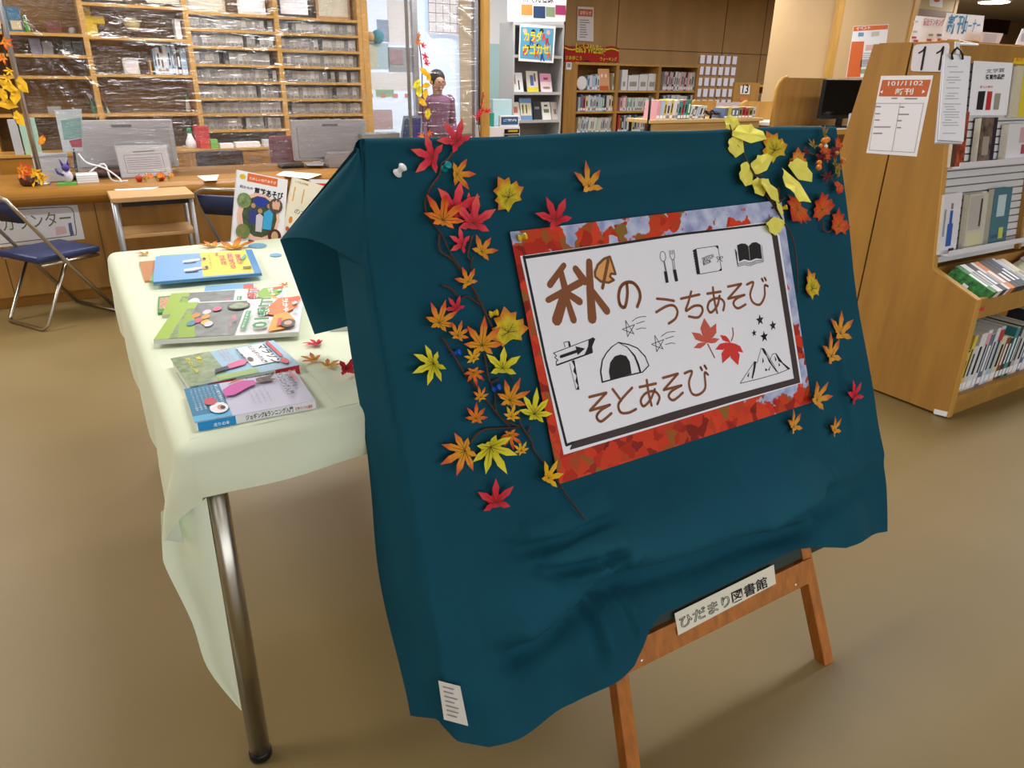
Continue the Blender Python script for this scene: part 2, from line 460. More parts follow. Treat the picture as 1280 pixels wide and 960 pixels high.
# woven care label near the lower left hem
def near_cloth(px, py, lift=0.003):
    d = ray(px, py).normalized(); best = None
    for r in rows:
        for p in r:
            t = (p - CAM).dot(d); e = (p - CAM - d * t).length
            if best is None or e < best[0]: best = (e, t)
    return CAM + d * (best[1] - lift)
q = [near_cloth(*t) for t in ((549, 846), (576, 853), (586, 902), (556, 894))]
nrm = (q[1] - q[0]).cross(q[3] - q[0]).normalized()
if nrm.dot(CAM - q[0]) < 0: nrm = -nrm
q = [p + nrm * 0.012 for p in q]
lab = MB().prism(q, nrm * 0.001).part('care_label', mat('label_white', '#d9d6cd', 0.8), cloth)
b = MB()
for k in range(7):
    t = 0.12 + k * 0.12
    a_, b_ = q[0].lerp(q[3], t), q[1].lerp(q[2], t)
    put_line(b, [a_.lerp(b_, 0.2) + nrm * 0.0016, a_.lerp(b_, 0.55 + 0.3 * random.random()) + nrm * 0.0016], 0.0025, nrm)
b.part('stitched_print', GREYINK, lab)
# ================================================================== POSTER
PN = 0.024
PP = lambda x, y, l=0.0: BP(x, y, PN + l)
def photo_mat():
    M = bpy.data.materials.new('autumn_leaf_photo'); M.use_nodes = True
    nt = M.node_tree; b = nt.nodes['Principled BSDF']; b.inputs['Roughness'].default_value = 0.6; b.inputs['Specular IOR Level'].default_value = 0.2
    tc = nt.nodes.new('ShaderNodeTexCoord'); N = lambda t: nt.nodes.new(t)
    def noise(s, d=4):
        q = N('ShaderNodeTexNoise'); q.inputs['Scale'].default_value = s; q.inputs['Detail'].default_value = d
        nt.links.new(tc.outputs['Object'], q.inputs['Vector']); return q
    def ramp(src, els):
        r = N('ShaderNodeValToRGB'); r.color_ramp.elements[0].position, r.color_ramp.elements[0].color = els[0][0], lin(els[0][1])
        r.color_ramp.elements[1].position, r.color_ramp.elements[1].color = els[-1][0], lin(els[-1][1])
        for p, c in els[1:-1]: r.color_ramp.elements.new(p).color = lin(c)
        nt.links.new(src, r.inputs[0]); return r
    v = N('ShaderNodeTexVoronoi'); v.inputs['Scale'].default_value = 38
    dn = noise(24); mx = N('ShaderNodeVectorMath'); mx.operation = 'MULTIPLY_ADD'
    nt.links.new(dn.outputs['Color'], mx.inputs[0]); mx.inputs[1].default_value = (0.05, 0.05, 0.05); nt.links.new(tc.outputs['Object'], mx.inputs[2])
    nt.links.new(mx.outputs[0], v.inputs['Vector'])
    sp = N('ShaderNodeSeparateColor'); nt.links.new(v.outputs['Color'], sp.inputs[0])
    red = ramp(sp.outputs[0], [(0.0, '#7d1d12'), (0.3, '#c8321c'), (0.6, '#dd4420'), (0.85, '#b8401c'), (1.0, '#8a6a2c')])
    sky = ramp(noise(30).outputs['Fac'], [(0.3, '#8c96c8'), (0.6, '#c3cbe6'), (0.8, '#dfe2f2')])
    sx = N('ShaderNodeSeparateXYZ'); nt.links.new(tc.outputs['Object'], sx.inputs[0])
    # the sheet's upper and right edges show sky through the leaves
    a1 = N('ShaderNodeMath'); a1.operation = 'MULTIPLY_ADD'; nt.links.new(sx.outputs['Z'], a1.inputs[0]); a1.inputs[1].default_value = 0.45; a1.inputs[2].default_value = 0.0
    a2 = N('ShaderNodeMath'); a2.operation = 'MULTIPLY_ADD'; nt.links.new(sx.outputs['X'], a2.inputs[0]); a2.inputs[1].default_value = 0.5; nt.links.new(a1.outputs[0], a2.inputs[2])
    a3 = N('ShaderNodeMath'); a3.operation = 'MULTIPLY_ADD'; nt.links.new(noise(17, 3).outputs['Fac'], a3.inputs[0]); a3.inputs[1].default_value = 1.1; nt.links.new(a2.outputs[0], a3.inputs[2])
    fc = ramp(a3.outputs[0], [(0.70, (0, 0, 0)), (0.72, (1, 1, 1))])
    mixn = N('ShaderNodeMix'); mixn.data_type = 'RGBA'
    nt.links.new(fc.outputs[0], mixn.inputs[0]); nt.links.new(red.outputs[0], mixn.inputs[6]); nt.links.new(sky.outputs[0], mixn.inputs[7])
    tw = ramp(noise(13, 2).outputs['Fac'], [(0.495, (0, 0, 0)), (0.50, (1, 1, 1)), (0.505, (0, 0, 0))])
    m2 = N('ShaderNodeMix'); m2.data_type = 'RGBA'
    nt.links.new(tw.outputs[0], m2.inputs[0]); nt.links.new(mixn.outputs[2], m2.inputs[6]); m2.inputs[7].default_value = lin('#4a2a25')
    nt.links.new(mixn.outputs[2], b.inputs['Base Color'])
    return M
pc = PP(800, 430)
poster = thing('poster', 'white autumn play poster mounted on a red maple photograph sheet, pinned to teal cloth', 'poster', pc)
photo = [PP(*t) for t in ((637, 290), (976, 250), (983, 295), (1014, 503), (699, 605), (668, 450))]
MB().prism(photo, EN * 0.0012).part('photo_sheet', photo_mat(), poster)
C6 = crop(640, 250, 0.3751, 0.375); C2 = crop(640, 270, 1 / 6); C8 = crop(800, 260, 0.1772); C68 = crop(680, 390, 0.1772); C84 = crop(840, 370, 1 / 6)
ws = [PP(*t, 0.0015) for t in ((650, 320), (961, 277), (974, 295), (1002, 478.5), (704.5, 568.5))]
sheet = MB().prism(ws, EN * 0.001).part('white_sheet', mat('poster_white', '#f2f2fb', 0.42), poster)
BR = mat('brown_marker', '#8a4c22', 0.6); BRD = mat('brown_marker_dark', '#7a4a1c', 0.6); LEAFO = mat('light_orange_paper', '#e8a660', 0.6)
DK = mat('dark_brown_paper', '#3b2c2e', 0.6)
def D(c, pts, l=0.0032): return [PP(*c(*p), l) for p in pts]
k = 0.00037                                                     # metres per unit of a 1/6 crop
b = MB()
put_line(b, [PP(*t, 0.003) for t in ((655, 322), (745, 309), (850, 293), (961, 280))], [0.006, 0.0055, 0.005, 0.005], EN)
put_line(b, [PP(*t, 0.003) for t in ((655, 321), (682, 450), (708, 556.5), (716, 553.5))], 0.0055, EN)
b.part('border_line', INK, sheet)
b = MB()
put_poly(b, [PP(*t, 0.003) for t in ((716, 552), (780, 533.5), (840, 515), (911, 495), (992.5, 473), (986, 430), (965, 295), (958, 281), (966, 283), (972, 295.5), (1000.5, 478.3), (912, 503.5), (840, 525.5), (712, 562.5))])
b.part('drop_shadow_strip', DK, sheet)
b = MB()
for pts, w_ in ((((390, 370), (285, 515)), 38), (((365, 410), (402, 560)), 42), (((405, 560), (338, 780)), 62), (((405, 600), (463, 780)), 40), (((272, 630), (515, 498)), 40),
                (((400, 570), (508, 642)), 42), (((478, 396), (545, 490)), 46), (((580, 345), (588, 560), (603, 770)), 48), (((600, 560), (713, 712)), 44)):
    put_line(b, D(C2, pts, 0.0032 + len(b.f) * 0.00002), [w_ * k * 0.92 * (0.9 + 0.2 * i) for i in range(len(pts))], EN)
b.part('brown_lettering', BR, sheet)
b = MB(); lf = [(735, 305), (757, 370), (777, 435), (742, 432), (735, 455), (765, 480), (725, 500), (665, 490), (625, 455), (622, 420), (645, 365), (690, 322)]
put_poly(b, D(C2, lf, 0.0030)); b.part('leaf_icon', LEAFO, sheet)
b = MB(); put_line(b, D(C2, lf, 0.0034), 14 * k, EN, closed=True); put_line(b, D(C2, [(722, 330), (680, 540)], 0.0035), 20 * k, EN)
b.part('leaf_icon_outline', BRD, sheet)
b = MB()
def stroke(c, pts, w_, sm=5): put_line(b, smooth_path(D(c, pts), sm), w_, EN)
stroke(C2, [(862, 510), (866, 590), (848, 680), (815, 672), (800, 610), (812, 540), (850, 502), (905, 500), (948, 545), (962, 610), (940, 680)], 20 * k)
W5 = 0.0058
for pts in ([(120, 640), (180, 645), (240, 655)], [(115, 735), (190, 692), (240, 690), (265, 730), (250, 780), (203, 815)],
            [(290, 640), (420, 610)], [(362, 590), (342, 665), (325, 725), (380, 692), (430, 692), (442, 730), (410, 772), (345, 765)],
            [(475, 605), (570, 590)], [(515, 560), (525, 650), (545, 740)], [(562, 620), (545, 690), (500, 738), (478, 700), (500, 652), (560, 637), (595, 668), (588, 722)],
            [(755, 540), (800, 525), (778, 610), (800, 668), (848, 680), (880, 620), (880, 548), (902, 552)], [(860, 500), (869, 516)], [(880, 493), (889, 509)]):
    stroke(C8, pts, W5)
put_line(b, D(C8, [(620, 555), (715, 535), (622, 640), (738, 613)]), W5, EN); stroke(C8, [(738, 613), (680, 640), (660, 675), (690, 708), (746, 680)], W5)
for pts in ([(485, 545), (545, 625)], [(622, 535), (545, 620), (525, 665), (545, 710), (600, 710), (650, 685)],
            [(675, 530), (790, 505)], [(725, 480), (740, 580), (760, 660)], [(782, 545), (750, 620), (703, 665), (684, 622), (720, 572), (780, 560), (815, 600), (800, 650)]):
    stroke(C68, pts, W5)
for e in (((320, 600), (440, 570), (325, 695), (465, 655)), ((840, 465), (945, 435), (845, 550), (970, 518))): put_line(b, D(C68, e), W5, EN)
stroke(C68, [(465, 655), (400, 695), (372, 740), (405, 772), (476, 715)], W5); stroke(C68, [(970, 518), (905, 555), (880, 595), (915, 622), (980, 570)], W5)
stroke(C84, [(95, 580), (150, 565), (128, 650), (150, 730), (200, 740), (250, 690), (245, 578), (270, 590)], W5)
stroke(C84, [(215, 535), (226, 556)], W5); stroke(C84, [(245, 522), (259, 546)], W5)
b.part('marker_lettering', BR, sheet)
# ink drawings
b = MB(); T = 0.0013
def ln(c, pts, w_=T, cl=False, sm=0): put_line(b, smooth_path(D(c, pts), sm) if sm else D(c, pts), w_, EN, cl)
def fl(c, pts, l=0.0031): put_poly(b, D(c, pts, l))
def ell(cx, cy, rx_, ry_, n=16, rot=0): return [(cx + rx_ * math.cos(2 * math.pi * i / n) * math.cos(rot) - ry_ * math.sin(2 * math.pi * i / n) * math.sin(rot), cy + rx_ * math.cos(2 * math.pi * i / n) * math.sin(rot) + ry_ * math.sin(2 * math.pi * i / n) * math.cos(rot)) for i in range(n)]
ln(C8, ell(162, 342, 20, 36, 16, -0.1), T, True); ln(C8, [(168, 378), (180, 445)]); ln(C8, [(174, 378), (187, 445)])
fl(C8, [(168, 448), (190, 444), (203, 525), (182, 530)])
b.part('ink_drawing', INK, sheet); b = MB()
ln(C8, [(208, 298), (212, 340), (228, 365), (242, 355), (245, 335), (238, 295)], T, False, 4); ln(C8, [(217, 298), (220, 330)]); ln(C8, [(228, 296), (232, 330)])
ln(C8, [(228, 365), (237, 435)]); ln(C8, [(240, 362), (247, 433)]); fl(C8, [(232, 437), (254, 432), (270, 515), (248, 520)])
b.part('ink_drawing', INK, sheet); b = MB()
fl(C8, [(376, 295), (398, 287), (425, 466), (402, 470)]); ln(C8, [(398, 287), (550, 266), (576, 440), (425, 466)])
for i in range(9): fl(C8, ell(377 + i * 3.1, 305 + i * 18, 6, 6, 6))
fl(C8, [(530, 268), (550, 266), (553, 292)]); fl(C8, [(576, 420), (578, 440), (555, 442)])
ln(C8, ell(552, 352, 13, 7, 8, 0.5), T, True); ln(C8, ell(575, 348, 10, 7, 8, -0.5), T, True); ln(C8, [(560, 358), (545, 382)]); ln(C8, [(562, 358), (582, 378)])
b.part('ink_drawing', INK, sheet); b = MB()
fl(C8, [(685, 262), (715, 250), (745, 252), (765, 270), (775, 372), (735, 362), (700, 378)]); fl(C8, [(768, 268), (790, 245), (820, 240), (850, 258), (862, 360), (820, 355), (778, 372)])
for d_ in (8, 18, 28): ln(C8, [(672 + d_ * 0.4, 285 + d_), (690, 385 + d_), (735, 372 + d_), (778, 380 + d_), (820, 362 + d_), (868, 362 + d_ * 0.7)], 0.0011)
ln(C8, [(670, 290), (690, 410)]); ln(C8, [(858, 265), (872, 380)])
b.part('ink_drawing', INK, sheet); b = MB()
put_text(b, 'SKETCH', PP(*C8(445, 380), .0034), PP(*C8(522, 350), .0034), EN, 0.009, 0.01); put_text(b, 'BOOK', PP(*C8(450, 406), .0034), PP(*C8(506, 383), .0034), EN, 0.008, 0.01)
b.part('ink_drawing', INK, sheet); b = MB()
# signpost, tent, stars, mountains
ln(C68, [(68, 290), (330, 190)], 0.0014); ln(C68, [(90, 375), (340, 285)], 0.003); ln(C68, [(68, 290), (90, 310), (75, 320), (100, 340), (85, 350), (90, 375)], 0.0016)
fl(C68, [(315, 195), (345, 178), (362, 190), (340, 245), (345, 285), (285, 302), (300, 270), (312, 240)])
put_line(b, D(C68, [(120, 315), (235, 275)]), 0.0062, EN); fl(C68, [(222, 242), (290, 258), (238, 304)])
ln(C68, [(140, 215), (150, 250)]); ln(C68, [(140, 215), (178, 207)]); fl(C68, [(170, 208), (182, 207), (190, 240), (175, 245)])
ln(C68, [(180, 360), (228, 550)], 0.0009); fl(C68, [(195, 345), (215, 340), (250, 548), (228, 550), (240, 520), (222, 490), (230, 450), (208, 420), (215, 385)])
b.part('ink_drawing', INK, sheet); b = MB()
ln(C68, [(412, 495), (400, 420), (412, 340), (440, 290), (480, 245), (525, 215)], [.0036, .0036, .003, .0024, .002, .0014], False); ln(C68, [(525, 215), (600, 230), (660, 255), (715, 315), (740, 378), (695, 425)], 0.0024)
ln(C68, [(525, 215), (590, 250), (640, 310), (665, 370), (680, 425)], [.0014, .002, .004, .005, .005]); ln(C68, [(412, 495), (540, 460), (690, 425)], 0.0028)
fl(C68, [(468, 475), (458, 420), (468, 355), (500, 312), (540, 300), (580, 310), (605, 350), (618, 435)])
for dx, dy in ((0, 0), (206, 106)):
    b.part('ink_drawing', INK, sheet); b = MB()
    ln(C68, [(575 + dx, 58 + dy), (635 + dx, 155 + dy), (553 + dx, 122 + dy), (640 + dx, 88 + dy), (590 + dx, 175 + dy)], T, True)
    ln(C68, [(622 + dx, 66 + dy), (665 + dx, 38 + dy), (720 + dx, 32 + dy)], T, False, 4); ln(C68, [(650 + dx, 84 + dy), (710 + dx, 64 + dy)]); ln(C68, [(650 + dx, 124 + dy), (690 + dx, 112 + dy), (720 + dx, 116 + dy)])
b.part('ink_drawing', INK, sheet); b = MB()
for cx_, cy_, r_ in ((660, 180, 40), (757, 222, 36), (616, 278, 26), (692, 305, 40)):
    b = MB(); fl(C84, [(cx_ + r_ * (1 if i % 2 == 0 else 0.42) * math.sin(i * math.pi / 5 + 3.3) * 0.75, cy_ + r_ * (1 if i % 2 == 0 else 0.42) * math.cos(i * math.pi / 5 + 3.3) * 1.1) for i in range(10)]); b.part('star_print', INK, sheet)
b.part('ink_drawing', INK, sheet); b = MB()
ln(C84, [(512, 655), (600, 520), (622, 490), (640, 500), (668, 392), (690, 395), (760, 510), (795, 578)], 0.0012); ln(C84, [(512, 655), (640, 625), (800, 580), (885, 545)], 0.0014)
fl(C84, [(672, 392), (692, 396), (715, 450), (760, 525), (798, 572), (780, 565), (725, 490), (712, 455), (690, 430)]); fl(C84, [(615, 490), (633, 495), (622, 560), (605, 625), (598, 610), (610, 545)])
ln(C84, [(735, 480), (755, 435), (780, 430), (830, 500), (885, 545)], 0.0012); fl(C84, [(775, 430), (790, 440), (830, 500), (888, 545), (870, 552), (820, 500), (800, 490)])
for p in (((680, 460), (690, 490), (678, 505)), ((700, 540), (718, 555), (700, 565)), ((740, 520), (730, 560), (722, 555)), ((770, 450), (785, 480), (775, 490)), ((800, 500), (812, 520), (800, 530)), ((565, 600), (580, 570), (575, 610))): fl(C84, p)
b.part('ink_drawing', INK, sheet)
def print_leaf(c, base, tips, colr, nm):
    b = MB(); B = Vector(base + (0,))
    for t in tips:
        t = Vector(t + (0,)); d = t - B; q_ = Vector((-d.y, d.x, 0)) * 0.2
        put_poly(b, D(c, [(v.x, v.y) for v in (B, B + d * 0.3 + q_ * 0.7, B + d * 0.6 + q_, t, B + d * 0.6 - q_, B + d * 0.3 - q_ * 0.7)], 0.0031 + 0.00004 * len(b.v) / 6))
    b.part(nm, colr, sheet)
print_leaf(C84, (262, 350), ((242, 165), (332, 205), (357, 322), (165, 390), (148, 272)), mat('print_salmon', '#cf5a48', 0.6), 'printed_leaf')
print_leaf(C84, (440, 350), ((360, 292), (325, 402), (378, 505), (497, 520), (535, 425)), mat('print_red', '#dc2f26', 0.6), 'printed_leaf')
b = MB(); put_line(b, D(C84, [(268, 360), (320, 462)]), 0.003, EN); b.part('printed_stem', mat('print_stem', '#9d4a3c', 0.6), sheet); b = MB(); put_line(b, smooth_path(D(C84, [(446, 335), (460, 290), (455, 240)]), 4), 0.003, EN)
b.part('printed_stem', mat('print_stem', '#9d4a3c', 0.6), sheet)

# ================================================================== LEAVES ON THE CLOTH
def extrude_leaf(outline, vein_z, tip_z):
    """outline: list of (x, y, k) with k = how far the edge lifts; closed two-sided blade"""
    n = len(outline)
    top = [Vector((x, y, z)) for x, y, z in outline]
    vs = [Vector((0, 0, vein_z))] + top + [Vector((0, 0, vein_z - 0.02))] + [p - Vector((0, 0, 0.02)) for p in top]
    fs = [(0, i + 1, (i + 1) % n + 1) for i in range(n)] + [(n + 1, n + 2 + (i + 1) % n, n + 2 + i) for i in range(n)] + [(i + 1, n + 2 + i, n + 2 + (i + 1) % n, (i + 1) % n + 1) for i in range(n)]
    return vs, fs
def momiji(lobes, wid=0.12, notch=0.3, curl=0.0, seed=0):
    r = random.Random(seed); out = []
    for i, (a, l) in enumerate(lobes):
        a = math.radians(a); L = l * (0.94 + 0.12 * r.random()); zt = (curl + 0.10 * (r.random() - 0.4))
        d = Vector((math.sin(a), math.cos(a), 0)); s_ = Vector((d.y, -d.x, 0)); W = wid * (0.55 + 0.45 * l)
        p0 = d * L * 0.38 - s_ * W * 0.85; p1 = d * L * 0.62 - s_ * W; p2 = d * L; p3 = d * L * 0.62 + s_ * W; p4 = d * L * 0.38 + s_ * W * 0.85
        for p, z in ((p0, 0.05), (p1, zt * 0.5 + 0.04), (p2, zt), (p3, zt * 0.5 + 0.04), (p4, 0.05)): out.append((p.x, p.y, z))
        a2 = math.radians(lobes[(i + 1) % len(lobes)][0]);
        if i == len(lobes) - 1: a2 += 2 * math.pi
        am = (a + a2) / 2; nn = notch * (0.6 if i == len(lobes) - 1 else 1)
        out.append((math.sin(am) * nn, math.cos(am) * nn, 0.02))
    return extrude_leaf(out, 0.0, curl)
L7 = [(-128, .45), (-84, .72), (-42, .92), (0, 1.0), (42, .92), (84, .72), (128, .45)]
L5 = [(-110, .6), (-52, .95), (0, 1.0), (52, .95), (110, .6)]
def broad(seed=0):
    r = random.Random(seed); base = [(-165, .35), (-135, .72), (-120, .6), (-95, .95), (-80, .72), (-66, .9), (-50, .62), (-36, .92), (-22, .82), (0, 1.12), (22, .82), (36, .92), (50, .62), (66, .9), (80, .72), (95, .95), (120, .6), (135, .72), (165, .35)]
    return extrude_leaf([(math.sin(math.radians(a)) * l * .9, math.cos(math.radians(a)) * l * .9, 0.12 * r.random() + 0.15 * l * l * (r.random() - 0.3)) for a, l in base], 0.0, 0.1)
def ginkgo(seed=0, spread=72):
    r = random.Random(seed); out = [(0.02, 0.0, 0), (-0.02, 0.0, 0)]
    n = 13
    for i in range(n):
        a = math.radians(-spread + 2 * spread * i / (n - 1)); l = 1.0 + 0.05 * math.sin(i * 2.1 + seed) - (0.10 if i == n // 2 else 0) - 0.08 * abs(i - n // 2) / (n // 2)
        out.append((math.sin(a) * l, math.cos(a) * l, 0.05 * math.sin(i * 1.3 + seed)))
    out = [(x, y - 0.45, z) for x, y, z in out]
    n = len(out); 
    return extrude_leaf(out, 0.02, 0)
VAR = {'m': [], 'p': [], 'b': [], 'g': []}
for s_ in range(3):
    VAR['m'].append(momiji(L7, 0.125, 0.34, 0.12, s_)); VAR['p'].append(momiji(L5, 0.15, 0.33, 0.14, s_ + 10)); VAR['b'].append(broad(s_)); VAR['g'].append(ginkgo(s_))
LM = {'r': radial('leaf_crimson', '#b5202c', '#d02b3c', '#d83a48'), 'k': radial('leaf_pink_red', '#c22c3a', '#e0384e', '#ee5a55'),
      'o': radial('leaf_orange', '#d6a020', '#e2922a', '#d95a24'), 'y': radial('leaf_yellow', '#b7b21e', '#ddd22c', '#e4d83a'),
      'c': radial('leaf_red_orange', '#d8891f', '#e2781f', '#d2401f'), 'a': radial('leaf_amber', '#e0a03a', '#dc9a34', '#c9642a'),
      'b': radial('leaf_olive_yellow', '#b9a61f', '#d6c22c', '#d07a24'), 'd': radial('leaf_deep_orange', '#c86a1c', '#d2541e', '#b8381c'),
      'g': radial('leaf_ginkgo', '#ece060', '#f0e86c', '#e8e05c'), 'v': radial('leaf_olive', '#6f6a1e', '#8a7a22', '#a86a20'), 'w': radial('leaf_wine', '#5a1420', '#6a1a22', '#7a2420'),
      'A': radial('leaf_gold', '#e8a818', '#e2b41e', '#e6b022')}
VEIN = mat('leaf_vein', '#5c3a1a', 0.8)
_LME = {}
def leaf_mesh(kind, var, colk):
    key = (kind, var, colk)
    if key not in _LME:
        b = MB(); b.add(*VAR[kind][var]); me = b.mesh('leaf', LM[colk])
        me.materials.append(VEIN)
        _LME[key] = me
    return _LME[key]
VEINED = {}
def veins(kind, dark):
    key = (kind, dark)
    if key not in VEINED:
        b = MB(); z = 0.045
        angs = [(a, l * (0.8 if not dark else 0.62)) for a, l in (L7 if kind == 'm' else L5 if kind == 'p' else [(-100, .8), (-45, .8), (0, 1), (45, .8), (100, .8)])]
        for a, l in angs:
            d = Vector((math.sin(math.radians(a)), math.cos(math.radians(a)), 0)); t = Vector((d.y, -d.x, 0))
            b.add([t * .012 + Vector((0, 0, 0.012)), d * l + Vector((0, 0, z + 0.05)), t * -.012 + Vector((0, 0, 0.012))], [(0, 1, 2)])
            if dark:
                for k_ in (0.35, 0.6):
                    for sg in (-1, 1):
                        p = d * l * k_ + Vector((0, 0, 0.06)); e = p + (d * .18 + t * .14 * sg)
                        b.add([p + t * .008, e, p - t * .008], [(0, 1, 2)])
        VEINED[key] = b.mesh('veins', VEIN if not dark else INK)
    return VEINED[key]
def leaf_at(ctr, tipdir, size, nrm, kind, colk, var=None, parent=None, tilt=(0, 0), squash=1.0, dark=False, name='maple_leaf'):
    n = Vector(nrm).normalized(); Y = Vector(tipdir); Y = (Y - n * Y.dot(n)).normalized(); X = Y.cross(n)
    M = Matrix((X, Y, n)).transposed() @ Matrix.Rotation(tilt[0], 3, 'X') @ Matrix.Rotation(tilt[1], 3, 'Y') @ Matrix.Diagonal((size * squash, size, size * 1.15))
    o = bpy.data.objects.new(name if parent is None else 'leaf', leaf_mesh(kind, random.randrange(3) if var is None else var, colk))
    COL.objects.link(o)
    if parent: o.parent = parent
    o.matrix_local = Matrix.Translation(Vector(ctr) - (wloc(parent) if parent else Vector())) @ M.to_4x4()
    if kind != 'g':
        vo = bpy.data.objects.new('leaf_vein', veins(kind, dark)); COL.objects.link(vo); vo.parent = o
    return o
def cloth_n(px, py):
    d = ray(px, py).normalized(); best = None
    for r in rows[::2]:
        for p in r[::2]:
            t = (p - CAM).dot(d); e = (p - CAM - d * t).length_squared
            if best is None or e < best[0]: best = (e, (p - EO).dot(EN))
    return best[1]
def cloth_leaf(c, x, y, tx, ty, kind, colk, parent=None, squash=1.0, dark=False, lift=0.008, var=None, tilt=(0, 0), name='maple_leaf', onpaper=False):
    px, py = c(x, y); qx, qy = c(tx, ty)
    n = (PN + 0.004 if onpaper else cloth_n(px, py)) + lift
    p = BP(px, py, n); t = BP(qx, qy, n); d = t - p
    return leaf_at(p, d, d.length * (1.75 if kind == 'g' else 1.18), EN, kind, colk, var, parent, tilt, squash, dark, name)
K4 = crop(480, 140, 0.2708); K5 = crop(480, 370, 0.302); K7 = crop(890, 130, 0.2604); K8 = crop(940, 330, 0.2812)
TWIG = mat('brown_wire_twig', '#4a3026', 0.7, 0.2, 30)
def twig(parent, segs, r=0.0022, lift=0.008):
    for c, pts in segs:
        q = smooth_path([BP(*c(*p), cloth_n(*c(*p)) + lift + 0.002 * math.sin(i * 1.7)) for i, p in enumerate(pts)], 3)
        MB().tube(q, [r * (1 - 0.3 * i / len(q)) for i in range(len(q))], 6).part('twig', TWIG, parent, smooth=True)
spray = thing('maple_branch', 'long trailing maple branch with red, orange and yellow leaves beside the poster', 'branch', BP(605, 430, 0.02), None)
twig(spray, [(K4, [(335, 165), (300, 215), (265, 245), (258, 290), (215, 350), (190, 420), (205, 480), (262, 560), (300, 640), (345, 710), (400, 800), (440, 880), (475, 935)]),
             (K4, [(255, 565), (258, 640), (320, 685), (370, 760), (420, 830), (470, 925)]), (K4, [(408, 570), (385, 660), (400, 690), (402, 770)]), (K4, [(412, 670), (398, 690)]), (K4, [(265, 800), (310, 815), (350, 860), (385, 850), (440, 890)]), (K4, [(345, 890), (355, 855)]),
             (K5, [(390, 10), (430, 95), (480, 190), (512, 260), (530, 350)]), (K5, [(242, 170), (285, 240), (340, 330), (380, 380), (440, 450), (490, 510), (560, 540)]),
             (K5, [(415, 240), (430, 330), (440, 360), (458, 400), (465, 480), (520, 540)]), (K5, [(475, 340), (440, 362)]), (K5, [(555, 480), (565, 530), (610, 600), (622, 640), (700, 740), (760, 830), (832, 925)]), (K5, [(355, 610), (400, 560), (460, 548), (560, 545)]), (K5, [(605, 540), (592, 570)])], 0.0024)
for c, x, y, tx, ty, kd, cl, lf_ in (
    (K4, 225, 210, 132, 180, 'p', 'k', .012), (K4, 340, 135, 278, 58, 'p', 'k', .016), (K4, 335, 288, 404, 288, 'p', 'o', .012), (K4, 330, 455, 332, 335, 'p', 'k', .010), (K4, 390, 430, 422, 402, 'p', 'k', .012),
    (K4, 272, 500, 287, 385, 'm', 'c', .024), (K4, 412, 515, 412, 405, 'p', 'k', .016), (K4, 362, 608, 302, 578, 'p', 'k', .010), (K4, 450, 645, 482, 588, 'p', 'o', .012), (K4, 388, 785, 360, 728, 'p', 'o', .012), (K4, 335, 908, 300, 865, 'p', 'r', .010),
    (K5, 228, 112, 245, 32, 'm', 'o', .014), (K5, 305, 165, 318, 112, 'm', 'o', .018), (K5, 405, 205, 400, 102, 'm', 'o', .016), (K5, 205, 280, 122, 316, 'm', 'y', .012), (K5, 372, 260, 350, 225, 'm', 'A', .020),
    (K5, 370, 315, 375, 368, 'm', 'c', .014), (K5, 490, 300, 490, 218, 'p', 'y', .014), (K5, 400, 420, 388, 378, 'm', 'o', .014), (K5, 520, 432, 545, 352, 'm', 'o', .018), (K5, 622, 490, 630, 398, 'm', 'y', .014), (K5, 380, 508, 380, 450, 'm', 'c', .014),
    (K5, 525, 500, 535, 455, 'm', 'A', .024), (K5, 520, 575, 525, 630, 'm', 'c', .016), (K5, 335, 640, 252, 690, 'm', 'o', .014), (K5, 440, 625, 490, 716, 'm', 'y', .014), (K5, 568, 642, 560, 602, 'm', 'A', .016), (K5, 680, 755, 706, 688, 'p', 'A', .016)):
    cloth_leaf(c, x, y, tx, ty, kd, cl, spray, lift=lf_, tilt=(random.uniform(-.2, .25), random.uniform(-.25, .25)))
cloth_leaf(K5, 515, 150, 490, 62, 'b', 'b', spray, dark=True, lift=0.012)
G = 'pinned paper leaves'
